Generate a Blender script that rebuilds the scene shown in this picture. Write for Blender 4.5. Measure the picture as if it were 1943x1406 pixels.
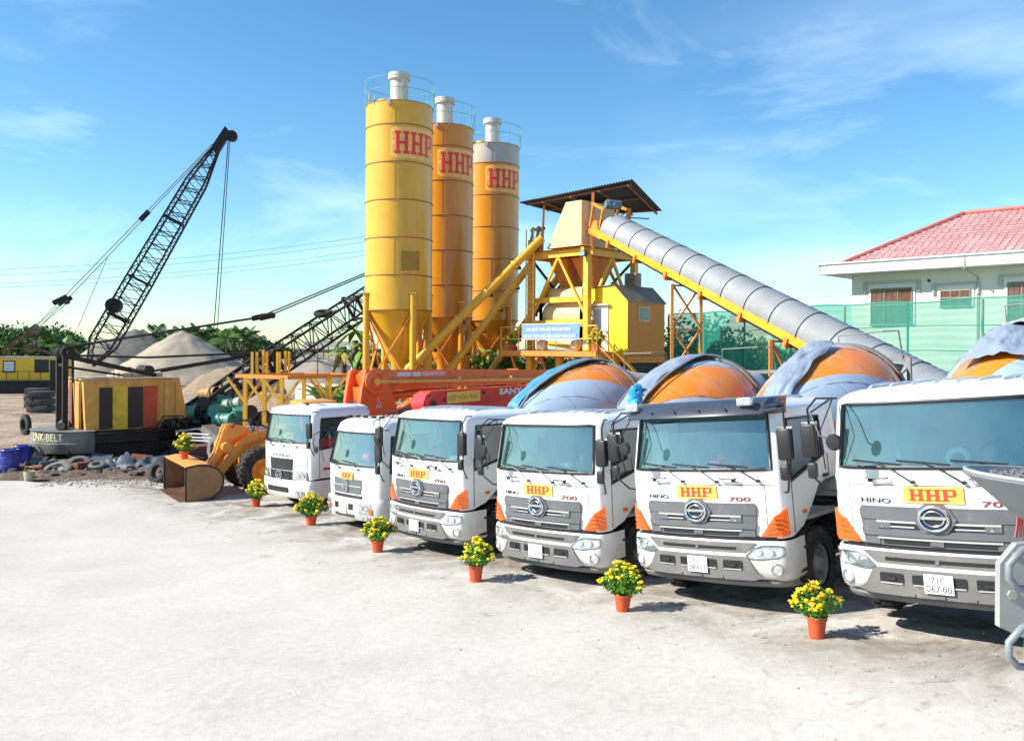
import bpy, bmesh, math, random
from mathutils import Vector, Matrix, noise
R_=math.radians
rnd=random.Random(7)
for o in list(bpy.data.objects): bpy.data.objects.remove(o)
scene=bpy.context.scene
COL=scene.collection
# ------------------------------------------------------------------ camera
CZ=3.919; F=1600.0; ROLL=0.006
cam_d=bpy.data.cameras.new('camera'); cam=bpy.data.objects.new('camera',cam_d); COL.objects.link(cam)
cam_d.sensor_fit='HORIZONTAL'; cam_d.sensor_width=36.0; cam_d.lens=36.0*F/1943.0
cam_d.shift_y=-43.0/1943.0; cam_d.clip_start=0.1; cam_d.clip_end=6000
rt=Vector((math.cos(ROLL),0,math.sin(ROLL))); up=Vector((-math.sin(ROLL),0,math.cos(ROLL))); bk=Vector((0,-1,0))
cam.matrix_world=Matrix(((rt.x,up.x,bk.x,0),(rt.y,up.y,bk.y,0),(rt.z,up.z,bk.z,CZ),(0,0,0,1)))
scene.camera=cam
# ------------------------------------------------------------------ world + sun
SUN_EL=R_(36); SUN_AZ=R_(260)      # azimuth clockwise from +Y
sv=Vector((math.sin(SUN_AZ)*math.cos(SUN_EL),math.cos(SUN_AZ)*math.cos(SUN_EL),math.sin(SUN_EL)))
world=bpy.data.worlds.new('World'); scene.world=world; world.use_nodes=True
wn=world.node_tree; wn.nodes.clear()
def wnode(t,**k):
    n=wn.nodes.new(t)
    for a,b in k.items(): setattr(n,a,b)
    return n
sky=wnode('ShaderNodeTexSky',sky_type='NISHITA',sun_disc=False,sun_elevation=SUN_EL,sun_rotation=SUN_AZ,altitude=0,air_density=1.0,dust_density=0.3,ozone_density=3.0)
hs=wnode('ShaderNodeHueSaturation'); hs.inputs['Saturation'].default_value=1.18; hs.inputs['Value'].default_value=1.0
tc=wnode('ShaderNodeTexCoord'); mp=wnode('ShaderNodeMapping'); mp.inputs['Scale'].default_value=(1.2,1.2,5.0); mp.inputs['Rotation'].default_value=(0.0,0.35,0.3)
cn=wnode('ShaderNodeTexNoise'); cn.inputs['Scale'].default_value=1.5; cn.inputs['Detail'].default_value=9; cn.inputs['Roughness'].default_value=0.62; cn.inputs['Distortion'].default_value=0.5
cr=wnode('ShaderNodeValToRGB'); cr.color_ramp.elements[0].position=0.54; cr.color_ramp.elements[1].position=0.90
cm=wnode('ShaderNodeMath',operation='MULTIPLY'); cm.inputs[1].default_value=0.32
mx=wnode('ShaderNodeMixRGB'); mx.inputs[2].default_value=(13,14,15.5,1)
bg=wnode('ShaderNodeBackground'); bg.inputs['Strength'].default_value=0.098
wo=wnode('ShaderNodeOutputWorld'); L=wn.links.new
L(sky.outputs[0],hs.inputs['Color']); L(tc.outputs['Generated'],mp.inputs[0]); L(mp.outputs[0],cn.inputs['Vector'])
L(cn.outputs['Fac'],cr.inputs[0]); L(cr.outputs[0],cm.inputs[0]); L(cm.outputs[0],mx.inputs[0]); tint=wnode('ShaderNodeMixRGB',blend_type='MULTIPLY'); tint.inputs[0].default_value=1; tint.inputs[2].default_value=(1.0,1.19,1.16,1); L(hs.outputs[0],tint.inputs[1])
mp2=wnode('ShaderNodeMapping'); mp2.inputs['Scale'].default_value=(1.0,1.0,3.4); mp2.inputs['Location'].default_value=(0.9,0.4,0.2); mp2.inputs['Rotation'].default_value=(0.0,-0.3,0.0)
c2n=wnode('ShaderNodeTexNoise'); c2n.inputs['Scale'].default_value=2.2; c2n.inputs['Detail'].default_value=6; c2n.inputs['Roughness'].default_value=0.55; c2n.inputs['Distortion'].default_value=0.2
c2r=wnode('ShaderNodeMapRange'); c2r.inputs[1].default_value=0.42; c2r.inputs[2].default_value=0.80; c2r.inputs[4].default_value=0.6
mx2=wnode('ShaderNodeMixRGB'); mx2.inputs[2].default_value=(10.0,11.5,12.8,1)
L(tc.outputs['Generated'],mp2.inputs[0]); L(mp2.outputs[0],c2n.inputs['Vector']); L(c2n.outputs['Fac'],c2r.inputs[0]); spx=wnode('ShaderNodeSeparateXYZ'); L(tc.outputs['Generated'],spx.inputs[0])
ma=wnode('ShaderNodeMapRange'); ma.inputs[1].default_value=0.10; ma.inputs[2].default_value=0.42; L(spx.outputs[0],ma.inputs[0])
mb_=wnode('ShaderNodeMapRange'); mb_.inputs[1].default_value=0.40; mb_.inputs[2].default_value=0.24; L(spx.outputs[2],mb_.inputs[0])
mm1=wnode('ShaderNodeMath',operation='MULTIPLY'); L(ma.outputs[0],mm1.inputs[0]); L(mb_.outputs[0],mm1.inputs[1])
mm2=wnode('ShaderNodeMath',operation='MULTIPLY'); L(mm1.outputs[0],mm2.inputs[0]); L(c2r.outputs[0],mm2.inputs[1]); L(mm2.outputs[0],mx2.inputs[0]); L(tint.outputs[0],mx2.inputs[1]); L(mx2.outputs[0],mx.inputs[1]); L(mx.outputs[0],bg.inputs[0]); L(bg.outputs[0],wo.inputs[0])
sd=bpy.data.lights.new('sun','SUN'); sd.energy=4.9; sd.angle=R_(0.55); sd.color=(1.0,0.945,0.85)
so=bpy.data.objects.new('sun',sd); COL.objects.link(so); so.rotation_euler=sv.to_track_quat('Z','Y').to_euler(); so.location=(0,0,60)
scene.view_settings.view_transform='Standard'; scene.view_settings.look='None'; scene.view_settings.exposure=0.82; scene.view_settings.gamma=1
# ------------------------------------------------------------------ ground height and pixel helpers
def sclamp(v,a,b,s):
    def sp(t): return s*math.log1p(math.exp(min(60,t/s)))
    return a+sp(v-a)-sp(v-b)
def g(x,y):
    z=0.049*sclamp(x,-9,7,1.0)-0.037*(sclamp(y,2,26,1.5)-15)
    z+=0.16*math.exp(-((x-6.2)**2+(y-8.8)**2)/7.0)
    return z
def at(px,py,Y):
    a=px-971;b=py-660
    u=a*math.cos(ROLL)+b*math.sin(ROLL); v=-a*math.sin(ROLL)+b*math.cos(ROLL)
    return Vector((u/F*Y,Y,CZ-v/F*Y))
def gat(px,py):
    Y=20.0
    for i in range(40):
        p=at(px,py,Y); k=(CZ-g(p.x,Y))/(CZ-p.z); Y=Y*(0.5+0.5*k)
    return Vector((p.x,Y,g(p.x,Y)))
# ------------------------------------------------------------------ materials
MATS={}
def mat(name,col,rough=0.5,metal=0.0,var=0.12,scale=2.5,bump=0.0,bscale=40,dirt=None,dirt_amt=0.5,dirt_scale=1.5,coat=0.0,lowdust=None,alpha=None,streak=False,emis=None,spec=None):
    if name in MATS: return MATS[name]
    m=bpy.data.materials.new(name); m.use_nodes=True; nt=m.node_tree; N=nt.nodes; K=nt.links.new
    b=N['Principled BSDF']; b.inputs['Roughness'].default_value=rough; b.inputs['Metallic'].default_value=metal
    if spec is not None: b.inputs['Specular IOR Level'].default_value=spec
    if coat: b.inputs['Coat Weight'].default_value=coat; b.inputs['Coat Roughness'].default_value=0.08
    t=N.new('ShaderNodeTexCoord'); src=t.outputs['Object']
    if streak:
        mpn=N.new('ShaderNodeMapping'); mpn.inputs['Scale'].default_value=(1,1,0.12); K(src,mpn.inputs[0]); ssrc=mpn.outputs[0]
    else: ssrc=src
    n1=N.new('ShaderNodeTexNoise'); n1.inputs['Scale'].default_value=scale; n1.inputs['Detail'].default_value=7; n1.inputs['Roughness'].default_value=0.6; K(src,n1.inputs['Vector'])
    mr=N.new('ShaderNodeMapRange'); mr.inputs[1].default_value=0.25; mr.inputs[2].default_value=0.75; mr.inputs[3].default_value=1-var; mr.inputs[4].default_value=1+var*0.6; K(n1.outputs['Fac'],mr.inputs[0])
    mm=N.new('ShaderNodeVectorMath'); mm.operation='SCALE'; mm.inputs[0].default_value=col[:3]; K(mr.outputs[0],mm.inputs['Scale']); out=mm.outputs[0]
    if dirt:
        n2=N.new('ShaderNodeTexNoise'); n2.inputs['Scale'].default_value=dirt_scale; n2.inputs['Detail'].default_value=10; n2.inputs['Roughness'].default_value=0.72; K(ssrc,n2.inputs['Vector'])
        r2=N.new('ShaderNodeMapRange'); r2.inputs[1].default_value=0.62-0.25*dirt_amt; r2.inputs[2].default_value=0.85-0.25*dirt_amt; K(n2.outputs['Fac'],r2.inputs[0])
        mr2=N.new('ShaderNodeMath'); mr2.operation='MULTIPLY'; mr2.inputs[1].default_value=min(1,dirt_amt+0.25); K(r2.outputs[0],mr2.inputs[0])
        x=N.new('ShaderNodeMixRGB'); x.inputs[2].default_value=(*dirt[:3],1); K(mr2.outputs[0],x.inputs[0]); K(out,x.inputs[1]); out=x.outputs[0]
    if lowdust:   # dust thrown up on the lower panels: (z0,z1,colour)
        sp=N.new('ShaderNodeSeparateXYZ'); K(src,sp.inputs[0])
        r3=N.new('ShaderNodeMapRange'); r3.inputs[1].default_value=lowdust[1]; r3.inputs[2].default_value=lowdust[0]; K(sp.outputs[2],r3.inputs[0])
        n3=N.new('ShaderNodeTexNoise'); n3.inputs['Scale'].default_value=6; n3.inputs['Detail'].default_value=8; K(src,n3.inputs['Vector'])
        m3=N.new('ShaderNodeMath'); m3.operation='MULTIPLY'; K(r3.outputs[0],m3.inputs[0]); K(n3.outputs['Fac'],m3.inputs[1])
        x=N.new('ShaderNodeMixRGB'); x.inputs[2].default_value=(*lowdust[2],1); K(m3.outputs[0],x.inputs[0]); K(out,x.inputs[1]); out=x.outputs[0]
    K(out,b.inputs['Base Color'])
    if bump:
        n4=N.new('ShaderNodeTexNoise'); n4.inputs['Scale'].default_value=bscale; n4.inputs['Detail'].default_value=6; K(src,n4.inputs['Vector'])
        bp=N.new('ShaderNodeBump'); bp.inputs['Strength'].default_value=bump; bp.inputs['Distance'].default_value=0.05; K(n4.outputs['Fac'],bp.inputs['Height']); K(bp.outputs[0],b.inputs['Normal'])
    if emis: b.inputs['Emission Color'].default_value=(*emis,1); b.inputs['Emission Strength'].default_value=1
    MATS[name]=m; return m
def glassmat(name,tint,refl=0.3,rough=0.02,dust=0.12):
    if name in MATS: return MATS[name]
    m=bpy.data.materials.new(name); m.use_nodes=True; nt=m.node_tree; N=nt.nodes; K=nt.links.new; N.clear()
    o=N.new('ShaderNodeOutputMaterial'); tr=N.new('ShaderNodeBsdfTransparent'); tr.inputs[0].default_value=(*tint,1)
    gl=N.new('ShaderNodeBsdfGlossy'); gl.inputs['Roughness'].default_value=rough; gl.inputs[0].default_value=(0.95,0.97,0.97,1)
    lw=N.new('ShaderNodeFresnel'); lw.inputs[0].default_value=1.5
    ad=N.new('ShaderNodeMath'); ad.operation='ADD'; ad.inputs[1].default_value=refl; K(lw.outputs[0],ad.inputs[0])
    mx=N.new('ShaderNodeMixShader'); K(ad.outputs[0],mx.inputs[0]); K(tr.outputs[0],mx.inputs[1]); K(gl.outputs[0],mx.inputs[2])
    df=N.new('ShaderNodeBsdfDiffuse'); df.inputs[0].default_value=(0.18,0.46,0.50,1)
    t=N.new('ShaderNodeTexCoord'); n=N.new('ShaderNodeTexNoise'); n.inputs['Scale'].default_value=2.2; n.inputs['Detail'].default_value=8; K(t.outputs['Object'],n.inputs['Vector'])
    ml=N.new('ShaderNodeMath'); ml.operation='MULTIPLY'; ml.inputs[1].default_value=dust*2; K(n.outputs['Fac'],ml.inputs[0])
    m2=N.new('ShaderNodeMixShader'); K(ml.outputs[0],m2.inputs[0]); K(mx.outputs[0],m2.inputs[1]); K(df.outputs[0],m2.inputs[2]); K(m2.outputs[0],o.inputs[0])
    MATS[name]=m; return m
WHITE=mat('white_paint',(0.80,0.80,0.79),0.28,coat=0.5,var=0.04,dirt=(0.46,0.42,0.35),dirt_amt=0.22,dirt_scale=2.6,lowdust=(0.35,1.5,(0.36,0.29,0.20)))
GREYP=mat('grey_plastic',(0.115,0.12,0.13),0.45,var=0.15,dirt=(0.36,0.31,0.24),dirt_amt=0.3,dirt_scale=4)
BUMPG=mat('dusty_grey_bumper',(0.15,0.145,0.14),0.6,var=0.2,dirt=(0.30,0.24,0.16),dirt_amt=0.45,dirt_scale=3)
BLACK=mat('black_plastic',(0.014,0.014,0.016),0.42,var=0.3)
RUBBER=mat('rubber',(0.022,0.021,0.02),0.85,var=0.4,scale=8,dirt=(0.16,0.12,0.08),dirt_amt=0.45,dirt_scale=5,bump=0.3)
DARKM=mat('dark_chassis',(0.025,0.024,0.024),0.7,var=0.4,dirt=(0.14,0.11,0.08),dirt_amt=0.35,dirt_scale=3)
CHROME=mat('chrome',(0.75,0.76,0.78),0.12,1.0,var=0.05)
SILV=mat('silver_trim',(0.62,0.62,0.61),0.3,0.6,var=0.08)
AMBER=mat('amber_lens',(0.78,0.13,0.012),0.15,var=0.25,scale=20,coat=0.6)
REDL=mat('red_lens',(0.6,0.03,0.02),0.2,coat=0.5)
LAMP=mat('headlamp_reflector',(0.62,0.65,0.68),0.14,0.75,var=0.5,scale=14,bump=0.4,bscale=16)
LENS=glassmat('clear_lens',(0.9,0.93,0.95),0.15,0.02,0.04)
WGLASS=glassmat('windscreen_glass',(0.62,0.92,0.90),0.17,0.012,0.11)
CGLASS=glassmat('clear_windscreen_glass',(0.72,0.86,0.84),0.20,0.015,0.12)
SGLASS=glassmat('side_glass',(0.25,0.32,0.32),0.08,0.02,0.05)
INT=mat('cab_interior',(0.32,0.34,0.33),0.8,var=0.2)
SEAT=mat('seat_cloth',(0.16,0.18,0.21),0.9,var=0.3)
RED=mat('letter_red',(0.72,0.05,0.03),0.45,var=0.1)
BOARDY=mat('board_yellow',(0.86,0.56,0.10),0.5,var=0.1)
BOARDL=mat('board_line',(0.80,0.28,0.05),0.5)
INK=mat('letter_black',(0.02,0.02,0.022),0.4)
PLATEW=mat('plate_white',(0.80,0.80,0.80),0.4,var=0.03,dirt=(0.45,0.40,0.33),dirt_amt=0.15)
ORNG=mat('orange_paint',(0.80,0.25,0.03),0.38,var=0.15,dirt=(0.30,0.20,0.12),dirt_amt=0.2,coat=0.3)
# ------------------------------------------------------------------ mesh builder
def frame(d,hint=Vector((0,0,1))):
    d=d.normalized()
    if abs(d.dot(hint))>0.999: hint=Vector((1,0,0))
    x=hint.cross(d).normalized(); y=d.cross(x)
    return x,y,d
class MB:
    def __init__(s): s.v=[]; s.f=[]; s.mi=[]; s.m=Matrix.Identity(4); s.cur=0
    def add(s,vs,fs,mi=None):
        b=len(s.v)
        for p in vs: s.v.append(s.m@Vector(p))
        for f in fs: s.f.append([b+i for i in f]); s.mi.append(s.cur if mi is None else mi)
        return s
    def box(s,c,d,rz=0,mi=None,rot=None,taper=1.0):
        x,y,z=d[0]/2,d[1]/2,d[2]/2
        M=rot.to_4x4() if rot is not None else Matrix.Rotation(rz,4,'Z')
        c=Vector(c); k=taper
        vs=[(-x,-y,-z),(x,-y,-z),(x,y,-z),(-x,y,-z),(-x*k,-y*k,z),(x*k,-y*k,z),(x*k,y*k,z),(-x*k,y*k,z)]
        return s.add([c+(M@Vector(p)) for p in vs],[(3,2,1,0),(4,5,6,7),(0,1,5,4),(1,2,6,5),(2,3,7,6),(3,0,4,7)],mi)
    def rbox(s,c,d,b=0.03,rz=0,mi=None,rot=None,seg=2):
        bm=bmesh.new(); bmesh.ops.create_cube(bm,size=1)
        for v in bm.verts: v.co=Vector((v.co.x*d[0],v.co.y*d[1],v.co.z*d[2]))
        bmesh.ops.bevel(bm,geom=bm.edges[:],offset=b,segments=seg,affect='EDGES',profile=0.5)
        M=rot.to_4x4() if rot is not None else Matrix.Rotation(rz,4,'Z')
        bm.verts.ensure_lookup_table()
        s.add([Vector(c)+(M@v.co) for v in bm.verts],[[v.index for v in f.verts] for f in bm.faces],mi); bm.free(); return s
    def bar(s,a,b,w,h=None,mi=None,hint=Vector((0,0,1))):
        a=Vector(a);b=Vector(b);h=h or w
        if (b-a).length<1e-6: return s
        x,y,d=frame(b-a,hint)
        vs=[p+x*(i*w/2)+y*(j*h/2) for p in(a,b) for i,j in((-1,-1),(1,-1),(1,1),(-1,1))]
        return s.add(vs,[(3,2,1,0),(4,5,6,7),(0,1,5,4),(1,2,6,5),(2,3,7,6),(3,0,4,7)],mi)
    def cyl(s,a,b,r0,r1=None,n=16,caps=True,mi=None):
        a=Vector(a);b=Vector(b);r1=r0 if r1 is None else r1
        x,y,d=frame(b-a); vs=[];fs=[]
        for p,r in((a,r0),(b,r1)):
            for i in range(n):
                t=2*math.pi*i/n; vs.append(p+x*(r*math.cos(t))+y*(r*math.sin(t)))
        for i in range(n): j=(i+1)%n; fs.append((i,j,n+j,n+i))
        if caps: fs+= [list(range(n))[::-1],list(range(n,2*n))]
        return s.add(vs,fs,mi)
    def tube(s,pts,r,n=8,mi=None,closed=False):
        pts=[Vector(p) for p in pts]; vs=[];fs=[]; m=len(pts)
        px=None
        for i,p in enumerate(pts):
            a=pts[(i-1)%m] if (i>0 or closed) else p; b=pts[(i+1)%m] if (i<m-1 or closed) else p
            d=(b-a).normalized()
            if px is None: x,y,_=frame(d)
            else:
                x=(px-d*px.dot(d)).normalized(); y=d.cross(x)
            px=x
            for k in range(n):
                t=2*math.pi*k/n; vs.append(p+x*(r*math.cos(t))+y*(r*math.sin(t)))
        for i in range(m if closed else m-1):
            i2=(i+1)%m
            for k in range(n): l=(k+1)%n; fs.append((i*n+k,i*n+l,i2*n+l,i2*n+k))
        if not closed: fs+=[list(range(n))[::-1],list(range((m-1)*n,m*n))]
        return s.add(vs,fs,mi)
    def lathe(s,prof,a,axis,n=24,mi=None,cap=False,hint=Vector((0,0,1))):
        """prof: (t along axis, radius)"""
        a=Vector(a); x,y,d=frame(Vector(axis),hint); vs=[];fs=[]
        for t,r in prof:
            for i in range(n):
                q=2*math.pi*i/n; vs.append(a+d*t+x*(r*math.cos(q))+y*(r*math.sin(q)))
        for k in range(len(prof)-1):
            for i in range(n): j=(i+1)%n; fs.append((k*n+i,k*n+j,(k+1)*n+j,(k+1)*n+i))
        if cap: fs+=[list(range(n))[::-1],list(range((len(prof)-1)*n,len(prof)*n))]
        return s.add(vs,fs,mi)
    def grid(s,rows,mi=None,close=False,skip=None):
        n=len(rows[0]); vs=[p for r in rows for p in r]; fs=[]
        for i in range(len(rows)-1):
            for j in range(n if close else n-1):
                if skip and skip(i,j): continue
                k=(j+1)%n; fs.append((i*n+j,i*n+k,(i+1)*n+k,(i+1)*n+j))
        return s.add(vs,fs,mi)
    def prism(s,poly,vec,mi=None):
        """poly: list of 3D points, extruded by vec"""
        n=len(poly); vec=Vector(vec); vs=[Vector(p) for p in poly]+[Vector(p)+vec for p in poly]
        return s.add(vs,[list(range(n))[::-1],list(range(n,2*n))]+[(i,(i+1)%n,n+(i+1)%n,n+i) for i in range(n)],mi)
    def torus(s,c,axis,R,r,n=24,k=8,mi=None,sx=1.0,sy=1.0):
        x,y,d=frame(Vector(axis)); c=Vector(c)
        pts=[c+x*(R*sx*math.cos(2*math.pi*i/n))+y*(R*sy*math.sin(2*math.pi*i/n)) for i in range(n)]
        return s.tube(pts,r,k,mi,True)
    def blob(s,c,r,seed=0,n=2,amp=0.25,mi=None,sc=(1,1,1)):
        bm=bmesh.new(); bmesh.ops.create_icosphere(bm,subdivisions=n,radius=1)
        vs=[]
        for v in bm.verts:
            k=1+amp*noise.noise(v.co*1.6+Vector((seed*3.1,seed*1.7,seed)))*2
            vs.append(Vector(c)+Vector((v.co.x*r*k*sc[0],v.co.y*r*k*sc[1],v.co.z*r*k*sc[2])))
        s.add(vs,[[v.index for v in f.verts] for f in bm.faces],mi); bm.free(); return s
ORG={}
SPLIT={'joint_band','flange','lifting_eye','inspection_box','roof_marker','rivet','foot_plate','panel_seam','wheel_pair','discharge_pipe'}
def build(name,mb,mats,parent=None,smooth=35,label=None):
    if name in SPLIT:
        par=list(range(len(mb.v)))
        def fd(a):
            while par[a]!=a: par[a]=par[par[a]]; a=par[a]
            return a
        for f in mb.f:
            for q in f[1:]: par[fd(f[0])]=fd(q)
        gr={}
        for f,m in zip(mb.f,mb.mi): gr.setdefault(fd(f[0]),[]).append((f,m))
        if len(gr)>1:
            o=None
            for k,fs in gr.items():
                n=MB(); mp={}
                for f,m in fs:
                    for q in f:
                        if q not in mp: mp[q]=len(n.v); n.v.append(mb.v[q])
                    n.f.append([mp[q] for q in f]); n.mi.append(m)
                o=build_(name,n,mats,parent,smooth,label)
            return o
    return build_(name,mb,mats,parent,smooth,label)
def build_(name,mb,mats,parent=None,smooth=35,label=None):
    me=bpy.data.meshes.new(name); org=ORG.get(parent.name,Vector()) if parent else Vector()
    me.from_pydata([v-org for v in mb.v],[],mb.f)
    if not isinstance(mats,(list,tuple)): mats=[mats]
    for m in mats: me.materials.append(m)
    me.polygons.foreach_set('material_index',[min(i,len(mats)-1) for i in mb.mi])
    me.update()
    if smooth:
        me.polygons.foreach_set('use_smooth',[True]*len(me.polygons)); me.set_sharp_from_angle(angle=R_(smooth))
    o=bpy.data.objects.new(name,me); COL.objects.link(o)
    if parent: o.parent=parent; ORG[o.name]=org
    if label: o['label']=label
    return o
def thing(name,loc,label,cat,group=None,world_built=True):
    o=bpy.data.objects.new(name,None); COL.objects.link(o); o.location=loc; o.empty_display_size=0.3
    ORG[o.name]=Vector(loc) if world_built else Vector()
    o['label']=label; o['category']=cat
    if group: o['group']=group
    return o
def single(name,mb,mats,label,cat,group=None,smooth=35,loc=None):
    """a thing that is one mesh, its origin at its base"""
    if loc is None:
        n=len(mb.v); zs=min(v.z for v in mb.v); c=sum(mb.v,Vector())/n; loc=Vector((c.x,c.y,zs))
    loc=Vector(loc); mb.v=[v-loc for v in mb.v]; o=build(name,mb,mats,None,smooth); o.location=loc
    o['label']=label; o['category']=cat
    if group: o['group']=group
    return o
def struct(name,mb,mats,smooth=0,kind='structure'):
    o=build(name,mb,mats,None,smooth); o['kind']=kind; return o
def copy_tree(o,parent=None):
    c=o.copy(); COL.objects.link(c); c.parent=parent; ORG[c.name]=ORG.get(o.name,Vector())
    for ch in o.children: copy_tree(ch,c)
    return c
# text -> list of (verts,faces) flat in xy, centred, given height
def text_geo(txt,size=1.0,width=None,ext=0.0,align='CENTER',space=1.0,shear=0.0,bold=0.0):
    cu=bpy.data.curves.new('txt','FONT'); cu.body=txt; cu.size=1; cu.align_x='CENTER'; cu.align_y='CENTER'; cu.extrude=ext; cu.space_character=space; cu.resolution_u=4; cu.shear=shear; cu.offset=bold
    o=bpy.data.objects.new('txt',cu); COL.objects.link(o); bpy.context.view_layer.update()
    me=bpy.data.meshes.new_from_object(o); vs=[v.co.copy() for v in me.vertices]; fs=[list(p.vertices) for p in me.polygons]
    bpy.data.objects.remove(o); bpy.data.curves.remove(cu); bpy.data.meshes.remove(me)
    if not vs: return [],[]
    x0=min(v.x for v in vs);x1=max(v.x for v in vs);y0=min(v.y for v in vs);y1=max(v.y for v in vs)
    ky=size/(y1-y0); kx=(width/(x1-x0)) if width else ky
    return [Vector(((v.x-(x0+x1)/2)*kx,(v.y-(y0+y1)/2)*ky,v.z)) for v in vs],fs
def put_text(mb,txt,fn,size,width=None,mi=None,**k):
    vs,fs=text_geo(txt,size,width,**k)
    mb.add([fn(v.x,v.y,v.z) for v in vs],fs,mi)
# slab-serif HHP as rectangles/arcs in a unit box (x 0..1, y 0..1 per letter)
def slab_rects(ch):
    if ch=='H':
        return [(0.0,0.0,0.42,0.13),(0.58,0.0,1.0,0.13),(0.0,0.87,0.42,1.0),(0.58,0.87,1.0,1.0),(0.10,0.13,0.33,0.87),(0.67,0.13,0.90,0.87),(0.33,0.43,0.67,0.56)]
    return [(0.0,0.0,0.46,0.13),(0.0,0.87,0.72,1.0),(0.10,0.13,0.34,0.87),(0.34,0.40,0.72,0.52),(0.72,0.52,0.93,0.87),(0.72,0.87,0.86,1.0),(0.72,0.43,0.88,0.52)]
def put_hhp(mb,fn,w,h,mi=None,gap=0.10):
    lw=w/(3+2*gap)
    for k,ch in enumerate('HHP'):
        x0=-w/2+k*lw*(1+gap)
        for a,b,c,d in slab_rects(ch):
            nx=max(1,int((c-a)*6)); 
            for i in range(nx):
                xa=a+(c-a)*i/nx; xb=a+(c-a)*(i+1)/nx
                q=[(xa,b),(xb,b),(xb,d),(xa,d)]
                mb.add([fn(x0+p*lw,-h/2+r*h,0) for p,r in q],[(0,1,2,3)],mi)
# ------------------------------------------------------------------ ground, yard, river
def ground_mat():
    m=bpy.data.materials.new('dirt_ground'); m.use_nodes=True; nt=m.node_tree; N=nt.nodes; K=nt.links.new; b=N['Principled BSDF']; b.inputs['Roughness'].default_value=0.95
    t=N.new('ShaderNodeTexCoord'); n1=N.new('ShaderNodeTexNoise'); n1.inputs['Scale'].default_value=0.35; n1.inputs['Detail'].default_value=10; n1.inputs['Roughness'].default_value=0.65; K(t.outputs['Object'],n1.inputs[0])
    r=N.new('ShaderNodeValToRGB'); e=r.color_ramp.elements; e[0].position=0.3; e[0].color=(0.10,0.075,0.05,1); e[1].position=0.72; e[1].color=(0.46,0.34,0.23,1); x=r.color_ramp.elements.new(0.5); x.color=(0.30,0.22,0.15,1)
    K(n1.outputs['Fac'],r.inputs[0]); K(r.outputs[0],b.inputs['Base Color'])
    n2=N.new('ShaderNodeTexNoise'); n2.inputs['Scale'].default_value=5; n2.inputs['Detail'].default_value=8; K(t.outputs['Object'],n2.inputs[0])
    bp=N.new('ShaderNodeBump'); bp.inputs['Strength'].default_value=0.8; bp.inputs['Distance'].default_value=0.15; K(n2.outputs['Fac'],bp.inputs['Height']); K(bp.outputs[0],b.inputs['Normal']); return m
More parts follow.
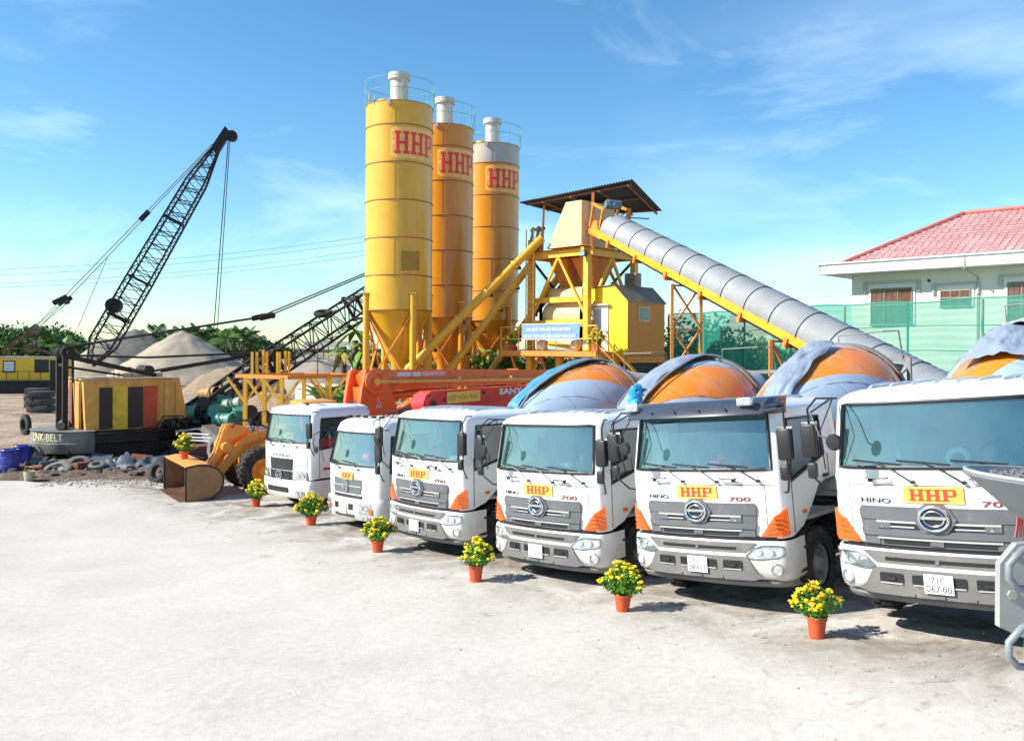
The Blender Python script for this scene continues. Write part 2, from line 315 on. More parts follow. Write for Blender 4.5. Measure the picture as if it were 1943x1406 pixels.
def yard_mat():
    m=bpy.data.materials.new('yard_concrete'); m.use_nodes=True; nt=m.node_tree; N=nt.nodes; K=nt.links.new; b=N['Principled BSDF']; b.inputs['Roughness'].default_value=0.92; b.inputs['Specular IOR Level'].default_value=0.25
    t=N.new('ShaderNodeTexCoord'); P=t.outputs['Object']
    def nz(sc,det=8,ro=0.6,dist=0.0):
        n=N.new('ShaderNodeTexNoise'); n.inputs['Scale'].default_value=sc; n.inputs['Detail'].default_value=det; n.inputs['Roughness'].default_value=ro; n.inputs['Distortion'].default_value=dist; K(P,n.inputs[0]); return n.outputs['Fac']
    r=N.new('ShaderNodeValToRGB'); e=r.color_ramp.elements; e[0].position=0.30; e[0].color=(0.46,0.425,0.38,1); e[1].position=0.66; e[1].color=(0.545,0.51,0.462,1); K(nz(0.45,9,0.6,0.4),r.inputs[0])
    # finer grit
    r2=N.new('ShaderNodeMapRange'); r2.inputs[1].default_value=0.35; r2.inputs[2].default_value=0.65; r2.inputs[3].default_value=0.86; r2.inputs[4].default_value=1.08; K(nz(9,10,0.75),r2.inputs[0])
    v=N.new('ShaderNodeVectorMath'); v.operation='SCALE'; K(r.outputs[0],v.inputs[0]); K(r2.outputs[0],v.inputs['Scale'])
    r5=N.new('ShaderNodeMapRange'); r5.inputs[1].default_value=0.3; r5.inputs[2].default_value=0.7; r5.inputs[3].default_value=0.88; r5.inputs[4].default_value=1.1; K(nz(60,4,0.7),r5.inputs[0])
    v2=N.new('ShaderNodeVectorMath'); v2.operation='SCALE'; K(v.outputs[0],v2.inputs[0]); K(r5.outputs[0],v2.inputs['Scale'])
    # oil, damp mud and grit where the trucks stand: distance to the parking row
    sp=N.new('ShaderNodeSeparateXYZ'); K(P,sp.inputs[0])
    a=N.new('ShaderNodeMath'); a.operation='MULTIPLY_ADD'; a.inputs[1].default_value=0.74; a.inputs[2].default_value=0; K(sp.outputs[0],a.inputs[0])
    c=N.new('ShaderNodeMath'); c.operation='MULTIPLY_ADD'; c.inputs[1].default_value=0.67; K(sp.outputs[1],c.inputs[0]); K(a.outputs[0],c.inputs[2])   # coordinate across the row
    r3=N.new('ShaderNodeMapRange'); r3.inputs[1].default_value=8.0; r3.inputs[2].default_value=10.2; K(c.outputs[0],r3.inputs[0])
    n3=N.new('ShaderNodeMapRange'); n3.inputs[1].default_value=0.38; n3.inputs[2].default_value=0.62; K(nz(0.8,10,0.7,0.6),n3.inputs[0])
    mu=N.new('ShaderNodeMath'); mu.operation='MULTIPLY'; K(r3.outputs[0],mu.inputs[0]); K(n3.outputs[0],mu.inputs[1])
    x=N.new('ShaderNodeMixRGB'); x.inputs[2].default_value=(0.15,0.12,0.09,1); K(mu.outputs[0],x.inputs[0]); K(v2.outputs[0],x.inputs[1])
    sp3=N.new('ShaderNodeMapRange'); sp3.inputs[1].default_value=0.60; sp3.inputs[2].default_value=0.68; K(nz(2.6,6,0.65,0.8),sp3.inputs[0])
    r6=N.new('ShaderNodeMapRange'); r6.inputs[1].default_value=6.6; r6.inputs[2].default_value=9.6; r6.inputs[3].default_value=0.06; r6.inputs[4].default_value=0.75; K(c.outputs[0],r6.inputs[0])
    m6=N.new('ShaderNodeMath'); m6.operation='MULTIPLY'; K(sp3.outputs[0],m6.inputs[0]); K(r6.outputs[0],m6.inputs[1])
    x6=N.new('ShaderNodeMixRGB'); x6.inputs[2].default_value=(0.13,0.115,0.10,1); K(m6.outputs[0],x6.inputs[0]); K(x.outputs[0],x6.inputs[1])
    # hairline cracks
    vo=N.new('ShaderNodeTexVoronoi'); vo.feature='DISTANCE_TO_EDGE'; vo.inputs['Scale'].default_value=0.28; wv=N.new('ShaderNodeVectorMath'); wv.operation='ADD'; sc=N.new('ShaderNodeVectorMath'); sc.operation='SCALE'; sc.inputs['Scale'].default_value=0.9
    nq=N.new('ShaderNodeTexNoise'); nq.inputs['Scale'].default_value=1.3; nq.inputs['Detail'].default_value=6; K(P,nq.inputs[0]); K(nq.outputs['Color'],sc.inputs[0]); K(P,wv.inputs[0]); K(sc.outputs[0],wv.inputs[1]); K(wv.outputs[0],vo.inputs['Vector'])
    cl=N.new('ShaderNodeMapRange'); cl.inputs[1].default_value=0.0; cl.inputs[2].default_value=0.006; cl.inputs[3].default_value=0.16; cl.inputs[4].default_value=0.0; K(vo.outputs['Distance'],cl.inputs[0])
    x7=N.new('ShaderNodeMixRGB'); x7.inputs[2].default_value=(0.22,0.20,0.17,1); K(cl.outputs[0],x7.inputs[0]); K(x6.outputs[0],x7.inputs[1]); K(x7.outputs[0],b.inputs['Base Color'])
    # shadowless speckle: scattered small stones
    bp=N.new('ShaderNodeBump'); bp.inputs['Strength'].default_value=0.35; bp.inputs['Distance'].default_value=0.02; K(nz(30,8,0.7),bp.inputs['Height']); K(bp.outputs[0],b.inputs['Normal']); return m
def far(x,y):
    z=g(x,y)
    if y>34: z+= 0.10*noise.noise(Vector((x*0.12,y*0.12,3)))*min(1,(y-34)/20)
    return z
mb=MB()
xs=[-700,-450,-300,-200,-140,-100,-80,-65,-52,-42]+[-34+2*i for i in range(40)]+[48,56,66,80,100,140,200,320,500,700]
ys=[-20,-10,-4,0]+[2+1.5*i for i in range(26)]+[42,46,50,55,60,68,76,85,95,110,130,150,180,220,280,360,480,700,1000,1500,2500]
mb.grid([[Vector((x*(1 if y<300 else y/300),y,far(x,y)-0.03)) for x in xs] for y in ys])
struct('ground',mb,ground_mat(),60)
# concrete yard sheet over the dirt, irregular far edge
mb=MB(); rows=[]
def edge_y(x):
    base= 30.0 + 0.9*math.sin(x*0.5+1)+0.5*math.sin(x*1.7)
    if x>-9: base=34
    return base
xs=[-30+1.0*i for i in range(62)]
for k in range(34):
    t=k/33; rows.append([Vector((x,-6+(edge_y(x)+6)*t,0)) for x in xs])
mb.grid(rows)
for v in mb.v: v.z=g(v.x,v.y)+0.012
struct('concrete_yard',mb,yard_mat(),60)
WATER=mat('river_water',(0.20,0.26,0.25),0.12,var=0.1,bump=0.15,bscale=0.8)
mb=MB(); mb.grid([[Vector((x,y,g(-5,40)+0.25)) for x in (-60,-30,20,60,160)] for y in (190,260,400,520)])
struct('river',mb,WATER)
# ------------------------------------------------------------------ truck cabs
def front_y(x,z,c): 
    y=0.13*(abs(x)/1.06)**2.6*c.get('curve',1.0)
    zb=c['wz0']
    if z>zb: y+=(z-zb)*c['rake']
    return y
def cab_path():
    pr=[(0,'f'),(.18,'f'),(.36,'f'),(.54,'f'),(.72,'f'),(.88,'f'),(1.0,'f'),(1.085,'f')]
    return pr
def dens(poly,step,ax=0):
    bm=bmesh.new(); vs=[bm.verts.new((p[0],0,p[1])) for p in poly]; bm.faces.new(vs)
    lo=min(p[ax] for p in poly); hi=max(p[ax] for p in poly); k=math.ceil(lo/step)*step
    while k<hi:
        co=(k,0,0) if ax==0 else (0,0,k); no=(1,0,0) if ax==0 else (0,0,1)
        if k>lo+1e-4: bmesh.ops.bisect_plane(bm,geom=bm.verts[:]+bm.edges[:]+bm.faces[:],plane_co=co,plane_no=no)
        k+=step
    return bm
def fpatch(mb,c,poly,off,thick=0.012,mi=None,step=0.12,smax=1.09):
    """a plate that follows the curved front; poly in (x,z)"""
    bm=dens(poly,step)
    bm.faces.ensure_lookup_table(); bm.normal_update()
    r=bmesh.ops.extrude_face_region(bm,geom=bm.faces[:])
    ev=set(v for v in r['geom'] if isinstance(v,bmesh.types.BMVert))
    bm.verts.ensure_lookup_table(); vs=[]
    for v in bm.verts:
        d=off+(0 if v in ev else thick)
        vs.append(Vector((v.co.x,front_y(v.co.x,v.co.z,c)-d,v.co.z)))
    mb.add(vs,[[v.index for v in f.verts] for f in bm.faces],mi); bm.free()
def rrect(x0,z0,x1,z1,r=0.03,n=3):
    p=[]
    for cx,cz,a in((x1-r,z1-r,0),(x0+r,z1-r,90),(x0+r,z0+r,180),(x1-r,z0+r,270)):
        for i in range(n+1):
            t=R_(a+90*i/n); p.append((cx+r*math.cos(t),cz+r*math.sin(t)))
    return p
def rect(x0,z0,x1,z1): return [(x0,z0),(x1,z0),(x1,z1),(x0,z1)]
def cab_shell(c,root):
    W=c['W']; D=c['D']; wz0=c['wz0']; wz1=c['wz1']; z0=c['z0']; H=c['H']
    k=W/1.225
    fr=[0,.18,.36,.54,.72,.88,1.0,1.085]
    cor=[(1.145,.155),(1.185,.20),(1.212,.27),(1.225,.36)]
    side=[.42,.70,1.0,1.28,1.52,1.75,D-.12]
    rear=[(1.205,D-.03),(1.15,D),(0.6,D),(0,D)]
    half=[(x*k,None,'f') for x in fr]+[(x*k,y,'c') for x,y in cor]+[(1.225*k,y,'s') for y in side]+[(x*k,y,'r') for x,y in rear]
    full=[(-x,y,t,i) for i,(x,y,t) in enumerate(half)][::-1][:-1]+[(x,y,t,i) for i,(x,y,t) in enumerate(half)]
    full=full[:-1]   # rear centre duplicate
    zs=c.get('rows') or [z0,z0+.16,z0+(wz0-z0)*.35,z0+(wz0-z0)*.58,z0+(wz0-z0)*.8,wz0, wz0+(wz1-wz0)*.33,wz0+(wz1-wz0)*.66,wz1, wz1+.03,wz1+.06,H-.09,H-.05,H-.018,H]
    ins=[.012,0,0,0,0,0,0,0,0,.0,.012,.045,.10,.20,.42]
    sw0=c.get('sw0',(1.77,2.06)); sw1=c.get('sw1',2.62)
    arch=c['arch']
    def zat(i,t,y,row):
        zf=zs[row]
        if t=='f' or row>=9: return zf
        if t=='c': yy=y
        elif t=='s': yy=y
        else: yy=D
        # side profile
        b=arch(yy); w=sw0[0]+(sw0[1]-sw0[0])*max(0,min(1,(yy-.42)/1.1)); 
        if row<=5: zsid=b+(w-b)*((zs[row]-zs[0])/(zs[5]-zs[0]))
        else: zsid=w+(sw1-w)*((zs[row]-zs[5])/(zs[8]-zs[5]))
        if t=='c':
            f=(yy-.13)/.25; f=max(0,min(1,f)); return zf*(1-f)+zsid*f
        return zsid
    rows=[]
    for row in range(15):
        line=[]
        for (x,y,t,i) in full:
            z=zat(i,t,y,row); tum=1-c.get('tum',.05)*max(0,(z-wz0))/.73
            zz=min(z,wz1+.02)
            q=ins[row]
            xx=x*tum*(1-q/1.2)
            if t=='f': yy=front_y(x,zz,c)+q*1.25
            else:
                rk=max(0,zz-wz0)*c['rake']
                if t=='c': yy=y*c.get('cc',1)+rk*1.0+q*1.2
                elif t=='s': yy=y+rk*max(0,1-(y-.3)/.9)*.9+q*(1.2 if y<.6 else (0 if y<1.5 else -.4))
                else: yy=y-q*.5
            line.append(Vector((xx,yy,z)))
        rows.append(line)
    n=len(full); m=len(half)
    idx={j:full[j][3] for j in range(n)}
    def skip(r,j):
        a=idx[j]; b=idx[(j+1)%n]; lo=min(a,b)
        if 5<=r<8 and a<=7 and b<=7: return True           # windscreen
        if 5<=r<8 and 12<=lo and max(a,b)<=16: return True   # side windows
        return False
    mb=MB(); mb.grid(rows,close=True,skip=skip)
    mb.add([Vector((p.x,p.y,p.z)) for p in rows[-1]]+[Vector((0,D*.5,H+.035))],[(j,(j+1)%n,n) for j in range(n)])
    # roof ribs
    for x in c.get('ribs',[]):
        mb.tube([(x,.62+c['rake']*.5,H-.015),(x,.80,H+.012),(x,1.3,H+.03),(x,D-.35,H+.01)],.022,6)
    body=build('cab_body',mb,WHITE,root,40)
    # glass grids
    fj=[j for j in range(n) if idx[j]<=7]
    ws=[[rows[r][j]+Vector((0,0.012,0)) for j in fj] for r in range(5,9)]
    gm=MB(); gm.grid(ws)
    # extend a little under the frame
    g_=build('windscreen',gm,c['glass'],root,60)
    loop=[rows[5][j] for j in fj]+[rows[r][fj[-1]] for r in range(6,9)]+[rows[8][j] for j in fj[::-1]][1:]+[rows[r][fj[0]] for r in (7,6)]
    sm=MB(); sm.tube([p+Vector((0,-.004,0)) for p in loop],.024,6,closed=True)
    build('seal',sm,BLACK,g_,60)
    # side windows
    for s in (-1,1):
        js=[j for j in range(n) if 12<=idx[j]<=16 and (full[j][0]>0)==(s>0)]
        js.sort(key=lambda j:full[j][1])
        gm=MB(); 
        if not (c.get('open_window') and s>0):
            gm.grid([[rows[r][j]+Vector((-.02*s,0,0)) for j in js] for r in range(5,9)])
            wgl=build('side_window',gm,SGLASS,root,60)
        else:
            gm.grid([[rows[r][j]+Vector((-.02*s,0,0)) for j in js] for r in range(5,7)])
            wgl=build('side_window',gm,SGLASS,root,60)
        loop=[rows[5][j] for j in js]+[rows[r][js[-1]] for r in (6,7,8)]+[rows[8][j] for j in js[::-1]][1:]+[rows[r][js[0]] for r in (7,6)]
        sm=MB(); sm.tube(loop,.02,6,closed=True); build('seal',sm,BLACK,wgl,60)
        # door seams
        dm=MB(); xw=s*(W+.0015)
        za=arch(.42)+.03
        dm.tube([(xw,.40,za),(xw,.40,2.0 if wz0>1.8 else 1.7)],.007,4); build('door_seam',dm,DARKM,root,0); dm=MB(); dm.tube([(xw,1.62,arch(1.62)+.03),(xw,1.62,2.05 if wz0>1.8 else 1.75)],.007,4)
        build('door_seam',dm,DARKM,root,0)
        hm=MB(); hm.rbox((s*(W+.02),1.48,sw0[1]-.30),(.035,.17,.045),.012); build('door_handle',hm,BLACK,root)
    # interior
    im=MB(); im.box((0,D-.08,(z0+H)/2+.1),(2*W-.16,.03,H-z0-.5)); im.box((0,(D+.3)/2,wz0-.75),(2*W-.14,D-.45,.05))
    im.rbox((0,.42,wz0-.16),(2*W-.22,.42,.22),.05); im.rbox((.55*k,.58,wz0-.05),(.42,.2,.16),.05)
    build('dashboard',im,INT,root)
    for x in (-.6*k,.55*k):
        sm=MB(); sm.rbox((x,1.15,wz0-.42),(.5,.5,.16),.06); sm.rbox((x,1.45,wz0+.02),(.5,.16,.78),.07); sm.rbox((x,1.48,wz0+.48),(.3,.12,.2),.05); build('seat',sm,SEAT,root)
    sm=MB(); cx=.55*k; ax=Vector((0,.85,.5)).normalized()*-1
    sm.torus((cx,.78,wz0+.10),(0,-.5,.86),.23,.016,24,6)
    for a in (0,120,240): 
        x_,y_,d_=frame(Vector((0,-.5,.86))); sm.tube([(cx,.78,wz0+.08),Vector((cx,.78,wz0+.10))+x_*(.22*math.cos(R_(a)))+y_*(.22*math.sin(R_(a)))],.014,5)
    sm.cyl((cx,.78,wz0+.09),(cx,.60,wz0-.12),.03,.04,8); build('steering_wheel',sm,BLACK,root)
    return rows,full
def wheel(root,x,y,r=.52,w=.30,dual=False,rim=None,tilt=0):
    s=1 if x>0 else -1; mb=MB(); prof=[(-.5*w,r*.55),(-.5*w,r*.80),(-.46*w,r*.93),(-.38*w,r*.985),(.38*w,r*.985),(.46*w,r*.93),(.5*w,r*.80),(.5*w,r*.55)]
    mb.lathe(prof,(x,y,r),(1,0,0),36)
    for i in range(26):    # tread blocks
        t=2*math.pi*i/26
        for q,o_ in ((-1,0),(1,.12)):
            cc=Vector((x+q*w*.24,y+r*1.0*math.cos(t+o_),r+r*1.0*math.sin(t+o_)))
            rot=Matrix.Rotation(t+o_,3,'X'); mb.box(cc,(w*.44,.03,.058),rot=rot@Matrix.Rotation(q*.25,3,'Y'))
    t_=build('wheel',mb,RUBBER,root,30)
    rm=MB(); o=x+s*w*.40
    rm.lathe([(0,r*.56),(.0,r*.50),(-.10,r*.46),(-.12,r*.30),(-.02,r*.22),(.03,r*.17),(.04,.0)],(o,y,r),(s,0,0),28)
    for i in range(8):
        t=2*math.pi*i/8; rm.cyl((o-s*.08,y+r*.36*math.cos(t),r+r*.36*math.sin(t)),(o+s*.0,y+r*.36*math.cos(t),r+r*.36*math.sin(t)),.018,n=6)
    build('rim',rm,rim or SILVRIM,t_,30)
SILVRIM=mat('wheel_rim',(0.30,0.29,0.28),0.6,0.2,var=0.3,dirt=(0.25,0.19,0.12),dirt_amt=0.4)
def mirror_set(root,c,sides=(1,-1)):
    W=c['W']; wz0=c['wz0']; wz1=c['wz1']
    for s in sides:
        mb=MB(); x=s*(W+.16)
        mb.rbox((x,-.02,wz0+.34),(.20,.08,.42),.035)
        mb.tube([(s*(W-.06),.42,wz1+.08),(s*(W+.10),.16,wz1+.10),(x,.02,wz1-.02),(x,.02,wz0-.12),(s*(W+.06),.18,wz0-.30),(s*(W-.02),.26,wz0-.32)],.014,6)
        m_=build('mirror',mb,BLACK,root)
        q=MB(); q.rbox((s*(W+.14),-.03,wz0-.03),(.13,.07,.20),.03); build('lower_mirror',q,BLACK,m_)
        q=MB(); q.box((x,.03,wz0+.36),(.20,.004,.42)); build('mirror_glass',q,CHROME,m_)
    # kerb mirror on the left corner arm in front of the windscreen
    mb=MB(); mb.tube([(-W*.93,.22,wz1+.10),(-W*1.02,-.22,wz1-.06),(-W*.90,-.34,wz0+.42),(-W*.78,-.36,wz0+.36)],.011,6)
    mb.tube([(-W*.93,.22,wz1+.08),(-W*.98,-.1,wz0+.45),(-W*1.0,.02,wz0-.02)],.009,6)
    mb.lathe([(0,.0),(0.005,.075),(.03,.10),(.04,.10)],(-W*.76,-.385,wz0+.34),(0,1,0),20,cap=True)
    build('corner_mirror',mb,BLACK,root)
def wipers(root,c,piv,dx=-.42):
    for x,z in piv:
        mb=MB(); y=front_y(x,z,c); 
        zt=c['wz0']+.05
        mid=(x+dx*.5, front_y(x+dx*.5,zt,c)-.035, (z+zt)/2+.03)
        tip=(x+dx,front_y(x+dx,zt,c)-.03,zt+.01)
        mb.cyl((x,y+.0,z),(x,y-.05,z),.022,n=8); mb.tube([(x,y-.045,z),mid,tip],.010,5)
        mb.bar((x+dx-.28,front_y(x+dx-.28,zt,c)-.025,zt+.035),(x+dx+.28,front_y(x+dx+.28,zt,c)-.025,zt-.012),.014,.02)
        build('wiper',mb,BLACK,root)
def chassis(root,L=8.2,axles=(5.0,6.35),tank=True,fr=1.22):
    mb=MB()
    for s in(-1,1): mb.box((s*.42,L/2+.3,.92),(.09,L-.5,.26))
    for y in (0.5,2.6,4.2,5.7,7.4): mb.box((0,y,.92),(.8,.12,.2))
    mb.cyl((-.95,fr,.52),(.95,fr,.52),.08); mb.box((0,1.3,.95),(.8,1.3,.6)); mb.box((0,.55,.75),(1.5,.35,.5)); mb.box((0,.22,.62),(1.9,.1,.35))
    for y in axles: mb.cyl((-1,y,.52),(1,y,.52),.1); mb.lathe([(-.25,.08),(-.1,.26),(.1,.26),(.25,.08)],(0,y,.52),(1,0,0),16)
    for s in(-1,1): mb.box((s*1.0,2.5,.85),(.5,.5,.5)); 
    build('chassis',mb,DARKM,root)
    for s in(-1,1):
        f=MB(); rows=[]
        for i in range(9):
            t=R_(10+160*i/8); rows.append([Vector((s*x,fr+.03+.64*math.cos(t),.50+.64*math.sin(t))) for x in(.75,1.16)])
        f.grid(rows); build('front_fender',f,DARKM,root,40)
        wheel(root,s*1.03,fr)
        for y in axles: wheel(root,s*.98,y,w=.52)
        f=MB(); f.rbox((s*1.06,3.35,.75),(.34,1.0,.48),.06); build('fuel_tank' if s>0 else 'air_tank',f,SILV if s>0 else DARKM,root)
        f=MB(); rows=[]
        for i in range(13):
            yy=axles[0]-.75+ (axles[1]-axles[0]+1.5)*i/12; rows.append([Vector((s*x,yy,1.13+.06*math.sin(math.pi*i/12))) for x in(.68,1.22)])
        f.grid(rows); build('rear_fender',f,GREYP,root,40)
        f=MB()
        for z in(.55,.85): f.rbox((s*1.08,.62,z),(.26,.30,.05),.012)
        f.box((s*1.0,.62,.70),(.05,.26,.42)); build('cab_step',f,DARKM,root)
def hino_cab(root):
    def arch(y):
        pts=[(0,1.03),(.36,1.04),(.8,1.17),(.95,1.30),(1.1,1.52),(1.35,1.68),(2.2,1.72)]
        for (a,b),(p,q) in zip(pts,pts[1:]):
            if y<=p: return b+(q-b)*(y-a)/(p-a)
        return 1.72
    c=dict(W=1.225,D=2.12,z0=1.03,wz0=1.95,wz1=2.70,H=2.88,rake=.17,arch=arch,ribs=[-.85,-.6,-.35,-.1,.15,.4,.65,.85],glass=WGLASS,sw0=(1.77,2.05),sw1=2.60)
    cab_shell(c,root)
    # grille
    mb=MB(); P=lambda poly,off,th=.01,mi=None: fpatch(mb,c,poly,off,th,mi)
    P([(-.83,1.05),(.83,1.05),(.87,1.46),(.84,1.50),(-.84,1.50),(-.87,1.46)],.004,.016,0)
    P([(-.86,1.345),(.86,1.345),(.87,1.45),(.83,1.475),(-.83,1.475),(-.87,1.45)],.02,.014,0)
    P([(-.84,1.16),(.84,1.16),(.855,1.235),(-.855,1.235)],.02,.02,0)
    P([(-.83,1.06),(-.64,1.06),(-.64,1.135),(-.83,1.135)],.02,.012,0); P([(.83,1.06),(.64,1.06),(.64,1.135),(.83,1.135)],.02,.012,0)
    for s in(-1,1):
        P(rect(*( (.17,1.245,.50,1.325) if s>0 else (-.50,1.245,-.17,1.325))),.02,.004,1)
    P(rect(-.60,1.065,.60,1.125),.02,.004,1)
    for s in(-1,1):
        a,b=(.15,.66) if s>0 else (-.66,-.15)
        P(rect(a,1.315,b,1.34),.022,.02,2); P(rect(a+.05,1.262,b-.08,1.278),.024,.012,2)
        P(rrect(*((.50,1.25,.66,1.335) if s>0 else (-.66,1.25,-.50,1.335)),.01),.022,.014,0)
    P(rect(-.66,1.125,.66,1.145),.024,.02,2); P(rect(-.07,1.07,.07,1.13),.022,.016,0)
    gr=build('grille',mb,[GREYP,BLACK,SILV],root,30)
    # round emblem on an octagonal backing
    mb=MB(); P([(-.235,1.38),(-.16,1.50),(-.09,1.545),(.09,1.545),(.16,1.50),(.235,1.38),(.16,1.26),(.12,1.225),(-.12,1.225),(-.16,1.26)],.03,.03,0)
    build('emblem_backing',mb,GREYP,gr,30)
    mb=MB(); y0=-.075
    mb.torus((0,y0,1.385),(0,-1,0),.155,.018,36,8,0,1.0,.86)
    mb.lathe([(0,.02),(.0,.15)],(0,y0+.012,1.385),(0,-1,0),30,1)
    for z,w in((1.395,.135),): mb.bar((-w,y0-.004,z),(w,y0-.004,z),.012,.034,0)
    mb.torus((0,y0,1.385),(0,-1,0),.105,.010,30,6,0,1.05,.8)
    build('emblem',mb,[CHROME,BLACK],gr,40)
    # name, number, board
    fy=lambda off: (lambda x,z: front_y(x,z,c)-off)
    mb=MB(); put_text(mb,'HINO',lambda x,y,z:Vector((-.66+x,front_y(-.66+x,1.565,c)-.008-z,1.565+y)),.058,.36,0,ext=.003,bold=.01)
    build('name_lettering',mb,INK,root,0)
    mb=MB(); put_text(mb,'700',lambda x,y,z:Vector((.64+x,front_y(.64+x,1.555,c)-.008-z,1.555+y)),.062,.30,0,ext=.003,bold=.01)
    build('number_lettering',mb,mat('number_maroon',(0.22,0.03,0.03),0.4),root,0)
    hhp_board(root,c,0,1.645,.64,.185)
    # seams: hood line, corner panels
    mb=MB()
    def seam(pts): mb.tube([(x,front_y(x,z,c)-.001,z) for x,z in pts],.0045,4)
    seam([(-1.08+.12*i,1.745) for i in range(19)]); 
    for s in(-1,1): seam([(s*.985,1.06),(s*.985,1.4),(s*.985,1.745)])
    build('panel_gap',mb,DARKM,root,0)
    # corner indicators
    for s in(-1,1):
        mb=MB(); pts=[(1.235,1.43,.22),(1.245,1.08,.24),(1.18,1.06,.135),(1.02,1.06,.08),(.91,1.06,.055),(1.0,1.19,.08),(1.10,1.33,.10)]
        prof=[Vector((s*x,y-.008,z)) for x,z,y in pts]
        cen=sum(prof,Vector())/len(prof)+Vector((s*.02,-.03,0)); mb.add(prof+[cen],[(i,(i+1)%7,7) for i in range(7)])
        mb.add([p+Vector((-s*.03,.04,0)) for p in prof]+prof,[(i,(i+1)%7,7+(i+1)%7,7+i) for i in range(7)])
        for k in range(4):
            z=1.12+.06*k; mb.tube([(s*(.97+.04*k),.06-.012*0+.015*k-.035,z),(s*1.10,.075,z),(s*1.20,.15,z+.01)],.006,4)
        build('indicator',mb,AMBER,root,20)
        mb=MB(); mb.rbox((s*1.235,.72,1.33),(.02,.11,.055),.008); build('side_repeater',mb,AMBER,root)
        mb=MB(); x=s*.52 if s>0 else -.60
        mb.tube([(x-.12,-.02,1.835),(x-.12,-.055,1.835),(x+.12,-.055,1.835),(x+.12,-.02,1.835)],.013,6); mb.box((x+s*.08,-.02,1.81),(.05,.03,.05)); build('grab_handle',mb,BLACK,root)
    fl=MB(); fpatch(fl,c,[(-1.08,1.0),(1.08,1.0),(1.08,1.06),(-1.08,1.06)],-.03,.02); fl.box((0,.35,.98),(2.2,.4,.1)); build('bumper_gap',fl,BLACK,root)
    # bumper
    cb=dict(c); 
    def by(x): return front_y(x,1,c)-.065
    path=[(-1.20,.75),(-1.225,.45),(-1.232,.30),(-1.20,.19),(-1.14,.125)]+[(x,None) for x in(-1.05,-.9,-.75,-.6,-.45,-.3,-.15,0,.15,.3,.45,.6,.75,.9,1.05)]+[(1.14,.125),(1.20,.19),(1.232,.30),(1.225,.45),(1.20,.75)]
    prof=[(1.0,.07),(1.005,.02),(.975,0),(.85,-.01),(.72,-.01),(.60,0),(.52,.03),(.47,.10),(.46,.22)]
    mb=MB(); rows=[]
    for z,q in prof:
        line=[]
        for x,y in path:
            if y is None: line.append(Vector((x,by(x)+q,z+(.02 if z<.55 else 0)*(1-abs(x)))))
            else: line.append(Vector((x*(1-q*.35),y-.03+q*.7,z)))
        rows.append(line)
    mb.grid(rows); bu=build('bumper',mb,WHITE,root,40)
    cc=dict(c); 
    mb=MB(); Q=lambda poly,off,th=.01,mi=None: fpatch(mb,c,poly,.065+off,th,mi)
    Q([(-.70,.855),(.70,.855),(.86,.985),(-.86,.985)],.012,.012,0); Q(rect(-.58,.885,.58,.925),.026,.003,1); Q(rect(-.02,.885,.02,.925),.03,.01,0)
    Q([(-.80,.49),(.80,.49),(.93,.53),(.84,.60),(.74,.775),(.66,.80),(-.66,.80),(-.74,.775),(-.84,.60),(-.93,.53)],.012,.02,0)
    for a,b in((-.66,-.38),(.38,.66),(-.29,-.14),(.14,.29)):
        Q(rrect(a,.625,b,.745,.02),.034,.003,1); Q(rect(a+.015,.622,b-.015,.636),.036,.012,2)
        if abs(a)>.3 and abs(b)>.3: Q(rrect((a+b)/2-.05,.67,(a+b)/2+.05,.70,.01),.04,.02,3)
    for x in(-.32,.0,.32): Q(rect(x-.05,.50,x+.05,.53),.03,.02,0)
    build('bumper_insert',mb,[BUMPG,BLACK,SILV,DARKM],bu,30)
    mb=MB(); rows=[]
    for z,q in((.47,.06),(.44,.05),(.39,.09),(.37,.2)):
        rows.append([Vector((x*.985,by(x)+q,z-.0*abs(x))) if y is None else Vector((x*.965,y+q,z)) for x,y in path[1:-1]])
    mb.grid(rows); build('lower_skirt',mb,BUMPG,bu,40)
    for s in(-1,1):
        mb=MB(); pl=[(.70,.80),(.80,.90),(.92,.945),(1.10,.95),(1.185,.93),(1.19,.84),(1.12,.79),(.90,.765),(.76,.77)]
        def hp(x,z,off):
            if x<=1.06: y=by(x)
            else: y=by(1.06)+(x-1.06)**1.5*1.75
            return Vector((s*x,y-off,z))
        ctr=hp(.96,.86,-.03)
        mb.add([hp(x,z,.016) for x,z in pl]+[hp(.84,.855,-.03),hp(1.08,.875,-.02)],[(i,(i+1)%9,9 if i in(8,0,1,7) else 10) for i in range(9)]+[(2,10,9),(7,9,10)])
        for qx in(.87,1.02): mb.lathe([(0,.055),(.0,.045),(.03,.02),(.03,0)],hp(qx,.86,.012),(0,1,0),14)
        h=build('headlight',mb,LAMP,bu,30)
        l_=MB(); l_.add([hp(x,z,.022) for x,z in pl]+[hp(.96,.86,.05)],[(i,(i+1)%9,9) for i in range(9)]); build('lens',l_,LENS,h,60)
        e_=MB(); e_.tube([hp(x,z,.018) for x,z in pl],.008,5,closed=True); build('bezel',e_,GREYP,h,60)
        mb=MB(); p=Vector((s*1.08,.085,.635)); d=Vector((s*.35,-1,0)).normalized()
        mb.lathe([(-.03,.085),(.02,.085),(.03,.07),(.01,.055),(-.01,.03),(-.01,0)],p,d,20); build('fog_light',mb,LAMP,bu,30)
    wipers(root,c,[(-.20,1.79),(.34,1.79),(.92,1.80)])
    mirror_set(root,c)
    return c
